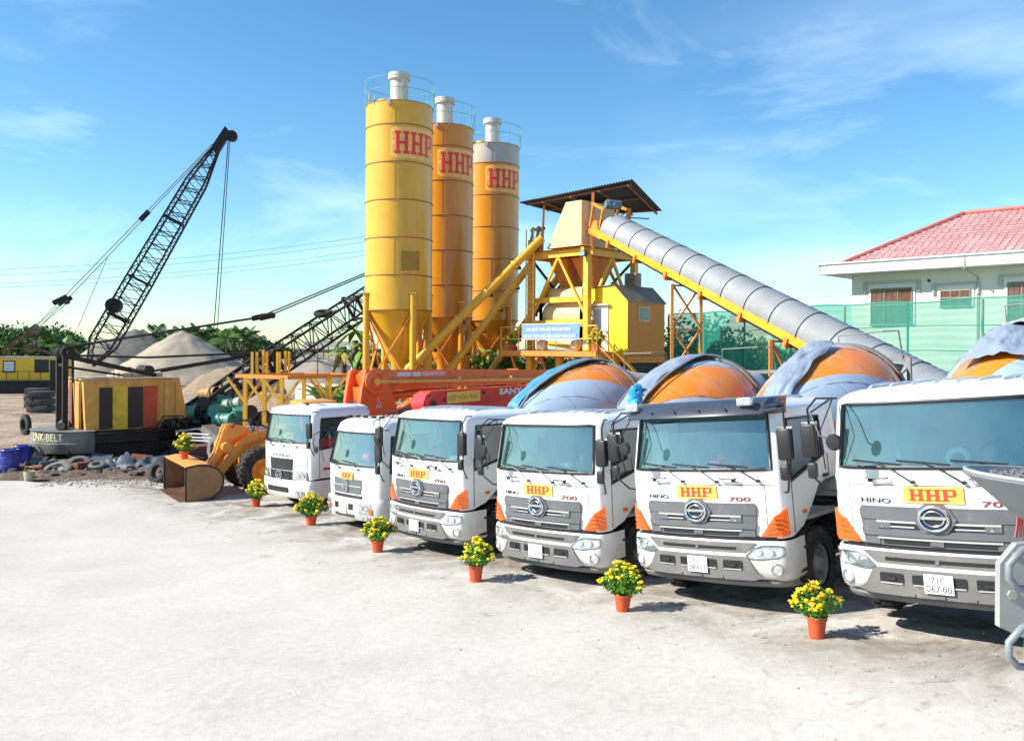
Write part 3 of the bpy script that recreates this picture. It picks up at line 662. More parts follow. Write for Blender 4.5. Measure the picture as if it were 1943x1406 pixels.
def hhp_board(root,c,x0,z0,w,h,off=.012,y=None):
    mb=MB()
    if y is None:
        fpatch(mb,c,rect(x0-w/2,z0-h/2,x0+w/2,z0+h/2),off,.006,0)
        fn=lambda o:(lambda x,yy,z:Vector((x0+x,front_y(x0+x,z0+yy,c)-off-o,z0+yy)))
    else:
        mb.box((x0,y,z0),(w,.01,h),mi=0); fn=lambda o:(lambda x,yy,z:Vector((x0+x,y-o,z0+yy)))
    f=fn(.009)
    for k in range(1,5):   # brick-like joints on the board
        yy=-h/2+h*k/5; n=8
        for i in range(n):
            xa=-w/2+w*i/n; xb=xa+w/n
            mb.add([f(xa,yy-.0015,0),f(xb,yy-.0015,0),f(xb,yy+.0015,0),f(xa,yy+.0015,0)],[(0,1,2,3)],1)
    for k in range(5):
        for i in range(5):
            xa=-w/2+w*(i+.5*(k%2)+.25)/5; ya=-h/2+h*k/5
            mb.add([f(xa,ya,0),f(xa+.003,ya,0),f(xa+.003,ya+h/5,0),f(xa,ya+h/5,0)],[(0,1,2,3)],1)
    put_hhp(mb,fn(.013),w*.80,h*.72,2)
    return build('name_board',mb,[BOARDY,BOARDL,RED],root,0)
def plate(root,c,t1,t2,x=0.0,z=.665,y=-.125):
    mb=MB(); mb.rbox((x,y,z),(.31,.012,.215),.005,mi=0)
    put_text(mb,t1,lambda a,b,d:Vector((x+a,y-.0085,z+.05+b)),.068,.155,1)
    if t2: put_text(mb,t2,lambda a,b,d:Vector((x+a,y-.0085,z-.05+b)),.075,.265,1)
    return build('number_plate',mb,[PLATEW,INK],root,0)
# ------------------------------------------------------------------ mixer drum and frame
DRO=mat('drum_orange',(0.78,0.22,0.015),0.33,var=0.15,coat=0.4,scale=1.2,dirt=(0.50,0.36,0.26),dirt_amt=0.42,dirt_scale=1.6)
DRG=mat('drum_grey_blue',(0.33,0.42,0.53),0.36,var=0.12,coat=0.3,scale=1.2,dirt=(0.40,0.40,0.40),dirt_amt=0.25,dirt_scale=1.5)
ROPE=mat('weathered_steel',(0.23,0.22,0.21),0.7,0.2,var=0.4,dirt=(0.35,0.30,0.24),dirt_amt=0.4)
CLOTHG=mat('grey_tarpaulin',(0.22,0.27,0.35),0.7,var=0.25,bump=0.4,bscale=6)
CLOTHB=mat('blue_tarpaulin',(0.06,0.25,0.38),0.6,var=0.3,bump=0.4,bscale=6)
DP=[(0,.28),(.02,.52),(.10,.68),(.30,.80),(.7,.95),(1.2,1.09),(1.7,1.17),(2.1,1.20),(2.6,1.18),(3.0,1.06),(3.5,.86),(4.0,.66),(4.35,.56)]
DAX=Vector((0,math.cos(R_(12)),math.sin(R_(12)))); DOR=Vector((0,2.72,2.10))
def drad(t):
    for (a,b),(p,q) in zip(DP,DP[1:]):
        if t<=p: return b+(q-b)*(t-a)/(p-a)
    return .56
def dpt(t,ang,off=0.0):
    """ang: 0 = +x, 90 = up"""
    upv=Vector((0,-math.sin(R_(12)),math.cos(R_(12)))); r=drad(t)+off
    return DOR+DAX*t+Vector((1,0,0))*(r*math.cos(ang))+upv*(r*math.sin(ang))
def drum(root,phase=0.0,name=True):
    mb=MB(); ts=[0,.02,.06,.10,.2,.3,.5]+[.7+.2*i for i in range(17)]+[4.05,4.2,4.35]; n=48
    rows=[[dpt(t,2*math.pi*j/n+phase-t*.55) for j in range(n)] for t in ts]
    vs=[p for r in rows for p in r]; fo=[];fg=[]
    for i in range(len(ts)-1):
        for j in range(n):
            k=(j+1)%n; f=(i*n+j,i*n+k,(i+1)*n+k,(i+1)*n+j); (fo if (j//8)%2==0 else fg).append(f)
    mb.add(vs,fo,0); b=len(mb.v); mb.f+=fg; mb.mi+=[1]*len(fg)
    mb.add([DOR+DAX*0+Vector((0,0,0))]+rows[0],[(0,1+(j+1)%n,1+j) for j in range(n)],0)
    d=build('drum',mb,[DRO,DRG],root,50)
    for tt in (.95,1.75,2.45,3.0,3.6):
        mb=MB(); mb.tube([dpt(tt,2*math.pi*j/48,.002) for j in range(48)],.007,4,closed=True); build('weld_seam',mb,ROPE,d,60)
    for k in range(6):
        mb=MB(); mb.tube([dpt(.3+.3*i,R_(20+60*k)-(.3+.3*i)*.55,.002) for i in range(13)],.006,4); build('weld_seam',mb,ROPE,d,60)
    mb=MB(); mb.lathe([(0,drad(2.95)+.01),(0,drad(2.95)+.05),(.14,drad(2.95)+.03),(.14,drad(3.1)-.02)],DOR+DAX*2.95,DAX,48); 
    for j in range(40):
        p=dpt(3.15,2*math.pi*j/40,.02); mb.box(p,(.05,.07,.05))
    build('roller_ring',mb,ROPE,d,30)
    # rear frame, hopper, ladder, chute
    mb=MB()
    for s in(-1,1):
        mb.bar((s*.45,6.1,1.0),(s*.75,6.4,2.35),.12); mb.bar((s*.45,6.9,1.0),(s*.75,6.5,2.35),.10); mb.bar((s*.6,6.9,1.0),(s*.6,7.35,3.5),.08)
    mb.bar((-.8,6.4,2.3),(.8,6.4,2.3),.14); mb.bar((-.6,7.35,3.5),(.6,7.35,3.5),.08)
    mb.box((0,2.55,1.55),(.8,.35,1.1)); mb.lathe([(-.3,.0),(-.3,.28),(0,.32)],DOR,DAX,20)
    build('drum_frame',mb,ROPE,root)
    mb=MB(); mb.lathe([(0,.28),(.35,.38),(.60,.5),(.62,.52)],(0,7.15,2.75),(0,.1,1),20); build('hopper',mb,ROPE,root)
    mb=MB(); rows=[]
    for i in range(7):
        t=R_(200+140*i/6); rows.append([Vector((.28*math.cos(t)*1.2,7.3,2.25+.28*math.sin(t))),Vector((.2+.22*math.cos(t)*1.2,8.3,1.35+.22*math.sin(t)))])
    mb.grid(rows); build('chute',mb,ROPE,root,50)
    mb=MB()
    for s in(-.17,.17): mb.tube([(-.85+s,7.5,1.0),(-.85+s,7.1,3.6)],.018,6)
    for k in range(8): f=k/8; mb.tube([(-1.02,7.47-.38*f,1.15+2.4*f),(-.68,7.47-.38*f,1.15+2.4*f)],.014,5)
    mb.tube([(-.6,6.9,3.55),(-.6,6.9,4.05),(.3,6.9,4.05),(.5,7.2,4.05),(.5,7.3,3.5)],.016,6)
    build('ladder',mb,ROPE,root)
    return d
def tarp(root,mat_,a0,a1,t0,t1,seed,off=.05,wr=.04,cols=34,rows_=44,sag=None,name='tarpaulin'):
    mb=MB(); R=[]
    for i in range(rows_+1):
        t=t0+(t1-t0)*i/rows_; line=[]
        for j in range(cols+1):
            f=j/cols; a=a0+(a1-a0)*f
            if sag: a+=sag(t,f)
            nn=noise.noise(Vector((t*2.2+seed,f*5+seed*2,seed)))
            line.append(dpt(t,R_(a+6*noise.noise(Vector((t*1.5,seed,f*2)))),off+wr*(1+1.6*nn)+.04*math.sin(f*math.pi)+wr*.8*(.5-abs(noise.noise(Vector((t*2.6+f*5,f*9-t*3,seed*1.3)))))**1+wr*.12*abs(noise.noise(Vector((t*7,f*10,seed))))))
        R.append(line)
    mb.grid(R); 
    o=build(name,mb,mat_,root,80); m=o.modifiers.new('thick','SOLIDIFY'); m.thickness=.012; return o
# ------------------------------------------------------------------ the six trucks
POSE={1:([[0.7143,0.6994,-0.0254],[-0.699,0.7147,0.0231],[0.0343,0.0012,0.9994]],[-6.303,23.284,-4.551]),
2:([[0.6716,0.7404,-0.027],[-0.74,0.6721,0.0266],[0.0378,0.0021,0.9993]],[-3.781,19.714,-4.378]),
3:([[0.6667,0.7451,-0.0202],[-0.7444,0.667,0.0308],[0.0364,-0.0055,0.9993]],[-1.784,16.465,-4.123]),
4:([[0.7033,0.7097,-0.0415],[-0.7082,0.7045,0.0458],[0.0617,-0.0028,0.9981]],[0.519,13.896,-3.992]),
5:([[0.7217,0.6886,-0.07],[-0.6847,0.7251,0.0734],[0.1013,-0.0051,0.9948]],[2.733,11.782,-3.652]),
6:([[0.7274,0.6813,-0.0825],[-0.6792,0.7319,0.0553],[0.0981,0.0158,0.995]],[4.92,9.467,-3.275])}
def pose(o,i):
    R,p=POSE[i]; M=Matrix(R).to_4x4(); q=M.to_quaternion(); o.rotation_mode='QUATERNION'; o.rotation_quaternion=q; o.location=Vector(p)+Vector((0,0,CZ))
MIXG='white concrete mixer trucks parked side by side'
proto=thing('mixer_truck',(0,0,0),'','truck',MIXG,False)
hc=hino_cab(proto); chassis(proto)
T={3:proto}
for i in (4,5,6): T[i]=copy_tree(proto)
LB={3:'white mixer truck with blue tarpaulin strip along its drum, directly right of both pump trucks',
4:'white mixer truck with plate 71C 070.81 and a loose wiper blade on its dashboard',
5:'white mixer truck with dark sun visor over its windscreen, plate 71C 089.17',
6:'nearest white mixer truck at right, plate 71C 067.00, paper roll on its dashboard'}
for i in T:
    pose(T[i],i); T[i]['label']=LB[i]
plate(T[3],hc,'71C',''); plate(T[4],hc,'71C','070.81'); plate(T[5],hc,'71C','089.17'); plate(T[6],hc,'71C','067.00')
drum(T[3],phase=R_(112)); drum(T[4],phase=R_(78)); drum(T[5],phase=R_(92)); d6=drum(T[6],phase=R_(112)); d6.location.z=-.24
tarp(T[3],CLOTHB,88,128,.05,3.2,1,.07,.02); tarp(T[4],CLOTHG,84,122,.05,3.4,2,.07,.02)
tarp(T[5],CLOTHG,70,112,.1,2.2,5,.04,.03,sag=lambda t,f:-16*(f-.5)*math.sin(t)); tarp(T[6],CLOTHG,72,112,1.0,3.2,8,.04,.035).location.z=-.24
tarp(T[6],mat('pale_grey_tarpaulin',(0.34,0.36,0.40),0.8,var=0.2,bump=0.5,bscale=9),30,96,2.2,3.6,11,.10,.05).location.z=-.26
# frames of the drum covers
for i,(a,m_) in {3:(86,CLOTHB),4:(82,CLOTHG)}.items():
    mb=MB(); mb.tube([dpt(.05+.35*k,R_(a),.13) for k in range(10)],.018,6); mb.tube([dpt(.05+.35*k,R_(a+44),.13) for k in range(10)],.018,6)
    build('cover_frame',mb,SILV,T[i])
BAG=mat('bright_blue_plastic',(0.03,0.32,0.55),0.35,var=0.3,bump=0.6,bscale=8)
mb=MB(); 
for k in range(5): mb.blob(dpt(.15+.07*k,R_(84+3*k),.16)+Vector((rnd.uniform(-.08,.08),0,rnd.uniform(-.06,.08))),.10+.03*rnd.random(),k,2,.4)
b_=build('plastic_knot',mb,BAG,T[4],60)
# faded lettering band on the drum of the fourth truck
mb=MB()
vs,fs=text_geo('HÒA PHÁT',.27,1.25,bold=.02)
mb.add([dpt(2.7+v.x,R_(22)+(v.y)/1.2+v.x*.1,.012) for v in vs],fs)
build('drum_lettering',mb,mat('faded_blue_letter',(0.20,0.30,0.50),0.5,var=0.3),T[4],0)
# items behind the windscreens
def dash(root,kind):
    c=hc
    if kind==4:
        mb=MB(); mb.bar((-.55,.32,2.25),(.45,.30,1.92),.03,.09); mb.bar((-.6,.35,2.02),(.1,.35,1.98),.25,.05); build('spare_wiper_blade',mb,BLACK,root)
        mb=MB(); 
        for k in range(5): mb.blob((.08+.12*k,.42,1.98),.07,k,2,.4)
        build('work_gloves',mb,mat('khaki_cloth',(0.35,0.33,0.15),0.9,var=0.3),root,60)
        mb=MB(); mb.rbox((.62,.38,2.03),(.2,.12,.16),.02); build('orange_box',mb,ORNG,root)
    if kind==5:
        mb=MB()
        for k in range(9): mb.blob((.12+.07*k,.38+.03*math.sin(k),1.97+.06*math.sin(k*1.3)),.075,k,2,.5)
        build('red_cloth',mb,mat('red_cloth',(0.75,0.12,0.08),0.8,var=0.4),root,60)
    if kind==6:
        mb=MB(); mb.box((.15,.38,1.94),(.62,.22,.02)); build('paper_sheet',mb,PLATEW,root); mb=MB(); mb.torus((.2,.36,2.02),(.2,-1,.3),.10,.035,20,8); build('paper_roll',mb,PLATEW,root)
for k in (4,5,6): dash(T[k],k)
# sun visor of the fifth
VIS=mat('visor_dark',(0.045,0.05,0.065),0.22,var=0.2,coat=0.7,dirt=(0.30,0.30,0.31),dirt_amt=0.18,dirt_scale=2)
mb=MB(); rows=[]
for k,(dy,z) in enumerate([(-.02,2.92),(-.16,2.90),(-.30,2.82),(-.36,2.70),(-.345,2.69),(-.28,2.80),(-.15,2.87),(-.02,2.89)]):
    line=[Vector((x,front_y(x,2.70,hc)+.10+dy,z)) for x in [-1.1+.1*i for i in range(23)]]
    line=[Vector((-1.17,.62+dy*.2,z)),Vector((-1.17,.42+dy*.5,z))]+line+[Vector((1.17,.42+dy*.5,z)),Vector((1.17,.62+dy*.2,z))]
    rows.append(line)
mb.grid(rows); v_=build('sun_visor',mb,VIS,T[5],40)
for x in(-.98,.88):
    q=MB(); y=front_y(x,2.7,hc)-.245; q.rbox((x,y,2.87),(.22,.09,.11),.02,mi=0); q.box((x,y-.047,2.87),(.18,.006,.075),mi=1); build('roof_lamp',q,[SILV,LAMP],v_)
mb=MB()
for x in(-.6,-.2,.2,.6): mb.cyl((x,front_y(x,2.7,hc)-.235,2.78),(x,front_y(x,2.7,hc)-.262,2.78),.014,n=8)
build('rivet',mb,DARKM,v_)
# --- first truck: orange boom pump
def archA(y): return 0.95 if y<1.0 else (0.95+.5*(y-1.0) if y<1.6 else 1.25)
p1=thing('pump_truck',(0,0,0),'white pump truck with black grille and orange folded boom at left end of row','truck','concrete pump trucks',False)
c1=dict(W=1.24,D=2.15,z0=.92,wz0=1.92,wz1=2.66,H=2.90,rake=.17,arch=archA,glass=CGLASS,sw0=(1.72,1.86),sw1=2.56,open_window=True)
cab_shell(c1,p1)
mb=MB(); P=lambda poly,off,th=.01,mi=None: fpatch(mb,c1,poly,off,th,mi)
P([(-.62,1.16),(.50,1.16),(.54,1.47),(-.66,1.47)],.006,.012,0); P([(-.58,.80),(.42,.80),(.50,1.15),(-.62,1.15)],.03,.012,0)
for z in(1.22,1.29,1.36,1.42): P(rect(-.60,z,.48,z+.022),.02,.012,1)
for z in(.86,.94,1.02,1.09): P(rect(-.56,z,.44,z+.022),.044,.012,1)
P(rect(-.64,1.14,.52,1.165),.04,.02,2)
build('grille',mb,[BLACK,DARKM,CHROME],p1,30)
mb=MB(); mb.torus((-.06,-.075,1.02),(0,-1,0),.12,.018,26,8,sx=1.2,sy=.8); mb.bar((-.10,-.075,.97),(-.07,-.075,1.07),.03,.02); mb.bar((-.02,-.075,.97),(.01,-.075,1.07),.03,.02); mb.bar((-.09,-.075,1.01),(.0,-.075,1.03),.02,.02)
build('emblem',mb,CHROME,p1,40)
mb=MB(); put_text(mb,'HYUNDAI',lambda x,y,z:Vector((-.06+x,front_y(-.06+x,1.555,c1)-.008-z,1.555+y)),.085,.92,0,ext=.004,bold=.015); build('name_lettering',mb,mat('letter_grey',(0.30,0.31,0.32),.3,.4),p1,0)
hhp_board(p1,c1,-.12,2.06,.42,.17,y=.30)
def simple_bumper(root,c,z0,z1,W,fwd=.06):
    path=[(-W+.01,.85),(-W-.005,.45),(-W-.01,.30),(-W+.03,.19),(-W+.09,.125)]+[(W*.88*k/7,None) for k in range(-7,8)]+[(W-.09,.125),(W-.03,.19),(W+.01,.30),(W+.005,.45),(W-.01,.85)]
    rows=[]
    for f,q in [(1,.08),(1.0,.02),(.95,0),(.7,-.015),(.4,-.015),(.15,0),(.03,.04),(0,.12)]:
        z=z0+(z1-z0)*f; rows.append([Vector((x,front_y(x,1,c)-fwd+q,z)) if y is None else Vector((x*(1-q*.3),y-.03+q*.6,z)) for x,y in path])
    mb=MB(); mb.grid(rows); return build('bumper',mb,WHITE,root,40)
bu=simple_bumper(p1,c1,.40,.90,1.24)
mb=MB(); Q=lambda poly,off,th=.01,mi=None: fpatch(mb,c1,poly,.06+off,th,mi)
Q(rrect(-.72,.56,.42,.70,.03),.018,.003,0); Q(rect(-.68,.60,.38,.62),.024,.01,1); build('air_intake',mb,[BLACK,DARKM],bu)
def lamp_box(root,c,x0,x1,z0,z1,name,m_,fw,cor=None):
    mb=MB(); fpatch(mb,c,rrect(x0,z0,x1,z1,.03),fw,.008,0,step=.06); h=build(name,mb,m_,root,30)
    q=MB(); xm=(x0+x1)/2
    for xx in (x0+(x1-x0)*.3,x0+(x1-x0)*.72): q.lathe([(0,.055),(-.005,.04),(-.02,.02),(-.02,0)],(xx,front_y(xx,1,c)-fw-.014,(z0+z1)/2),(0,-1,0),12)
    build('reflector',q,CHROME,h); return h
for s in(-1,1):
    a,b=(.70,1.07) if s>0 else(-1.07,-.82)
    lamp_box(bu,c1,a,b,.88,1.16,'headlight',LAMP,.03); lamp_box(bu,c1,a+.02,b-.04,.50,.64,'fog_light',LAMP,.085)
    mb=MB(); fpatch(mb,c1,rrect(*((.62,1.25,1.08,1.55) if s>0 else (-1.08,1.25,-.80,1.55)),.05),.004,.012); build('corner_panel',mb,WHITE,p1,30)
    mb=MB(); mb.rbox((s*1.25,.62,1.20),(.02,.22,.07),.01); build('side_repeater',mb,REDL,p1)
wipers(p1,c1,[(-.45,1.80),(.15,1.80),(.72,1.80)]); mirror_set(p1,c1,(1,)); chassis(p1,9.5,(5.6,6.95))
mb=MB(); 
for k in range(3): mb.tube([(.9,1.6+.0*k,2.93+.035*k),(1.15,1.7,2.93+.035*k)],.012,5)
mb.cyl((.2,.7,2.88),(.2,.7,2.95),.05,n=10); build('roof_fitting',mb,BLACK,p1)
mb=MB()
for k in range(12): mb.blob((-.5+.1*k,.42+.05*math.sin(k*2),2.0+.07*math.sin(k*1.7)),.09,k,1,.5)
build('dashboard_clutter',mb,mat('clutter',(0.30,0.38,0.36),0.7,var=0.8,scale=9),p1,60)
REDO=mat('boom_orange',(0.80,0.13,0.015),0.36,var=0.14,coat=0.4,dirt=(0.35,0.14,0.07),dirt_amt=0.2)
REDS=mat('boom_red',(0.68,0.02,0.02),0.32,var=0.12,coat=0.4,dirt=(0.3,0.1,0.08),dirt_amt=0.15)
PIPE=mat('pipe_orange',(0.86,0.44,0.10),0.45,var=0.2,dirt=(0.55,0.5,0.42),dirt_amt=0.3)
STL=mat('pale_letter',(0.80,0.80,0.80),0.5)
# pedestal
mb=MB(); 
for s in(-.38,.38): mb.prism([(s-.06,2.25,2.45),(s-.06,3.75,2.45),(s-.06,3.45,3.3),(s-.06,3.2,3.86),(s-.06,2.55,3.86),(s-.06,2.40,3.3)],(.12,0,0))
mb.box((0,2.9,2.9),(.7,.7,.9)); mb.cyl((0,3.0,1.2),(0,3.0,2.45),.42,.42,20); mb.lathe([(0,.95),(.0,.82),(.09,.82),(.09,.95)],(0,3.0,2.36),(0,0,1),32,cap=True)
for k in range(36): t=2*math.pi*k/36; mb.box((.95*math.cos(t),3.0+.95*math.sin(t),2.405),(.05,.09,.07),rz=t)
pd=build('boom_pedestal',mb,REDO,p1,35)
mb=MB(); put_text(mb,'L',lambda a,b,d:Vector((.445+d,3.0+a,2.95+b)),.14,.09,0); put_text(mb,'65',lambda a,b,d:Vector((.445,3.0+a,2.78+b)),.14,.20,0); build('pedestal_mark',mb,STL,pd,0)
mb=MB(); mb.prism([(-.26,2.75,3.20),(-.26,11.3,3.30),(-.26,11.3,3.72),(-.26,7.6,3.80),(-.26,2.9,3.86),(-.26,2.65,3.70)],(.52,0,0)); mb.cyl((-.42,2.95,3.55),(.42,2.95,3.55),.27,n=28); mb.cyl((-.46,2.95,3.55),(.46,2.95,3.55),.12,n=18)
for y in(4.4,6.0,7.6,9.2): mb.box((0,y,3.52),(.545,.06,.56))
bm_=build('boom_section',mb,REDO,p1,30)
for s in(-1,1):
    q=MB(); q.lathe([(.0,.40),(.06,.40),(.07,.37),(.07,.24),(.02,.22),(.02,.0)],(s*.45,2.88,3.50),(s,0,0),28); build('pivot_disc',q,REDO,bm_,30)
q=MB(); q.cyl((.44,2.88,3.50),(.54,2.88,3.50),.10,n=16); q.tube([(.5,2.95,3.5),(.5,3.3,3.5)],.07,8); build('pipe_elbow',q,PIPE,bm_,30)
mb=MB(); mb.tube([(.40,3.15,3.50),(.42,3.6,3.48),(.42,11.0,3.40)],.062,12); 
for y in (3.75,6.2,8.6,10.3): mb.cyl((.42,y,3.48),(.42,y+.08,3.48),.085,n=12); mb.box((.34,y+.04,3.48),(.16,.06,.1))
build('delivery_pipe',mb,PIPE,p1,40)
mb=MB(); mb.cyl((0,3.7,3.02),(0,5.6,3.15),.13,n=14); mb.cyl((0,3.45,3.0),(0,3.75,3.02),.16,n=14); mb.prism([(-.2,3.9,2.6),(-.2,11,2.8),(-.2,11,3.05),(-.2,5,3.0)],(.4,0,0)); build('boom_cylinder',mb,REDO,p1,30)
mb=MB(); mb.box((.264,4.3,3.70),(.006,.95,.13),mi=0); mb.box((.264,5.3,3.70),(.006,.95,.13),mi=1)
build('boom_decal',mb,[mat('decal_white',(.7,.72,.78),.5),mat('decal_pink',(.75,.45,.45),.5,var=.3,scale=12),INK],bm_,0)
mb=MB(); mb.rbox((.3,4.4,2.15),(1.1,.9,.9),.03); mb.box((.3,4.4,1.6),(1.5,2,.2)); build('tool_box',mb,mat('grey_box',(0.30,0.28,0.25),0.6,var=0.3,dirt=(0.3,0.2,0.1),dirt_amt=0.4),p1)
mb=MB(); mb.rbox((0,7.2,1.55),(2.2,3.8,.7),.05); mb.rbox((0,9.3,1.3),(1.5,.9,1.0),.08); 
for s in(-1,1): mb.box((s*.9,5.0,1.3),(.3,.3,1.6)); mb.rbox((s*1.1,2.7,1.4),(.3,.5,.9),.04)
build('pump_body',mb,REDO,p1)
# --- second truck: red boom pump with the smaller cab
def archB(y): return 0.86 if y<.9 else (0.86+.55*(y-.9) if y<1.3 else 1.08)
p2=thing('pump_truck',(0,0,0),'smaller white pump truck with oval emblem and red folded boom behind its cab','truck','concrete pump trucks',False)
c2=dict(W=1.14,D=1.95,z0=.84,wz0=1.62,wz1=2.36,H=2.68,rake=.20,arch=archB,glass=CGLASS,sw0=(1.45,1.58),sw1=2.28,open_window=True,tum=.10,rows=[.84,.94,1.12,1.30,1.46,1.62,1.87,2.11,2.36,2.41,2.46,2.56,2.62,2.665,2.69])
cab_shell(c2,p2)
mb=MB(); P=lambda poly,off,th=.01,mi=None: fpatch(mb,c2,poly,off,th,mi)
P([(-.66,.97),(.50,.97),(.54,1.13),(-.70,1.13)],.004,.014,0); P([(-.66,1.15),(.54,1.15),(.54,1.30),(-.66,1.30)],.004,.014,0)
P(rect(-.68,1.125,.54,1.15),.012,.02,1)
build('grille',mb,[GREYP,SILV],p2,30)
mb=MB(); mb.torus((-.07,-.05,1.14),(0,-1,0),.10,.016,26,8,sx=1.0,sy=1.3); mb.torus((-.07,-.05,1.14),(0,-1,0),.055,.014,20,6,sx=.8,sy=1.5); build('emblem',mb,CHROME,p2,40)
hhp_board(p2,c2,-.03,1.375,.52,.175,off=.03)
bu=simple_bumper(p2,c2,.36,.86,1.15)
mb=MB(); Q=lambda poly,off,th=.01,mi=None: fpatch(mb,c2,poly,.06+off,th,mi)
for a,b in((-.52,-.34),(.10,.30)): Q(rrect(a,.60,b,.74,.015),.018,.003,0)
Q(rrect(-.50,.44,.34,.50,.015),.018,.003,0)
for z in(.455,.48): Q(rect(-.48,z,.32,z+.008),.022,.006,1)
build('air_intake',mb,[BLACK,GREYP],bu)
mb=MB(); fpatch(mb,c2,rect(-.66,.86,.54,.93),-.005,.02); build('bumper_gap',mb,DARKM,p2)
for s in(-1,1):
    a,b=(.52,1.0) if s>0 else(-1.0,-.72)
    h=lamp_box(bu,c2,a,a+(b-a)*.85,.54,.80,'headlight',LAMP,.082); q=MB(); fpatch(q,c2,rrect(b-.12,.55,b-.02,.68,.02),.098,.006,0,step=.05); build('turn_signal',q,AMBER,h)
    lamp_box(bu,c2,a+.02,b-.1,.40,.50,'fog_light',LAMP,.08)
    q=MB(); q.rbox((s*1.155,.75,.98),(.02,.2,.09),.02); build('cab_step_recess',q,GREYP,p2)
plate(p2,c2,'71C','',-.12,.60,-.09)
mb=MB()
for x in(-.7,-.35,0,.35,.7): mb.rbox((x,.50,2.715),(.09,.12,.05),.015)
build('roof_marker',mb,BLACK,p2); wipers(p2,c2,[(-.35,1.53),(.45,1.53)]); mirror_set(p2,c2,(1,)); chassis(p2,8.5,(5.0,6.35),fr=1.15)
mb=MB(); mb.blob((.18,.42,1.75),.13,3,2,.3,0,(1,.7,.8)); build('red_cloth',mb,mat('red_cloth2',(0.75,0.12,0.08),0.7),p2,60)
mb=MB(); mb.prism([(-.26,2.3,2.62),(-.26,9.8,2.95),(-.26,9.8,3.40),(-.26,2.3,3.27),(-.26,2.1,3.18),(-.26,2.0,2.95),(-.26,2.1,2.70)],(.52,0,0)); mb.cyl((-.30,2.28,2.95),(.30,2.28,2.95),.20,n=24); mb.cyl((-.34,2.28,2.95),(.34,2.28,2.95),.10,n=16)
bm_=build('boom_section',mb,REDS,p2,30)
mb=MB(); mb.cyl((.345,2.28,2.95),(.35,2.28,2.95),.085,n=16); mb.cyl((.262,3.98,3.17),(.27,3.98,3.17),.05,n=12); mb.cyl((.262,2.68,3.03),(.27,2.68,3.03),.04,n=12); build('pin_hole',mb,BLACK,bm_)
mb=MB(); Mr=Matrix.Rotation(R_(1.2),3,'X')
mb.add([Vector((.266,y,z)) for y,z in((2.76,2.93),(3.86,2.97),(3.86,3.25),(2.76,3.22))],[(0,1,2,3)],0)
put_text(mb,'HIỆP HÒA PHÁT',lambda a,b,d:Vector((.2685,3.31+a,3.09+b+a*.03)),.20,1.0,1,bold=.01); build('name_board',mb,[BOARDY,mat('letter_rust',(0.62,0.10,0.02),.5)],bm_,0)
mb=MB(); put_text(mb,'SANY',lambda a,b,d:Vector((.266,4.95+a,3.19+b+a*.02)),.17,.84,0,bold=.04); build('maker_lettering',mb,STL,bm_,0)
mb=MB(); mb.tube([(.2,3.9,2.72),(.22,5.6,2.70),(.22,9.4,2.85)],.06,10,mi=0); mb.prism([(-.2,4.2,2.42),(-.2,9.5,2.6),(-.2,9.5,2.80),(-.2,4.8,2.66)],(.4,0,0),mi=1); mb.tube([(.28,2.5,2.6),(.28,3.2,2.55),(.28,3.8,2.68),(.28,4.2,2.6)],.03,6,mi=2); build('delivery_pipe',mb,[PIPE,REDS,BLACK],p2,40)
mb=MB(); mb.box((0,3.2,1.9),(.8,.9,1.4)); mb.rbox((0,6.2,1.5),(2.1,3.8,.7),.05); build('pump_body',mb,REDS,p2)
pose(p1,1); pose(p2,2)
bpy.context.view_layer.update()
# ------------------------------------------------------------------ silos
U=Vector((.7071,-.7071,0)); V=Vector((.7071,.7071,0)); Zv=Vector((0,0,1))
SIL=[mat('silo_paint_%d'%k,c,0.36,var=0.16,scale=0.7,dirt=d,dirt_amt=a,dirt_scale=0.9,streak=True,coat=0.25) for k,(c,d,a) in enumerate([((.70,.38,.018),(.42,.20,.03),.42),((.68,.26,.012),(.42,.13,.02),.42),((.68,.27,.012),(.42,.14,.02),.42)])]
SILT=mat('bare_silo_top',(0.45,0.45,0.43),0.5,var=0.2,scale=1.2,dirt=(0.68,0.32,0.03),dirt_amt=0.55,dirt_scale=1.4,streak=True)
BAND=mat('band_rust',(0.36,0.15,0.03),0.6,var=0.3)
FRAMEY=mat('frame_yellow',(0.80,0.44,0.04),0.45,var=0.2,scale=2,dirt=(0.50,0.20,0.06),dirt_amt=0.35,dirt_scale=2.5)
FRAMEO=mat('frame_orange',(0.72,0.25,0.04),0.5,var=0.2,scale=2,dirt=(0.35,0.13,0.05),dirt_amt=0.4,dirt_scale=2.5)
FILT=mat('filter_metal',(0.52,0.52,0.49),0.5,var=0.15,dirt=(0.30,0.27,0.23),dirt_amt=0.35,streak=True)
RAIL=mat('rail_green',(0.16,0.42,0.36),0.5)
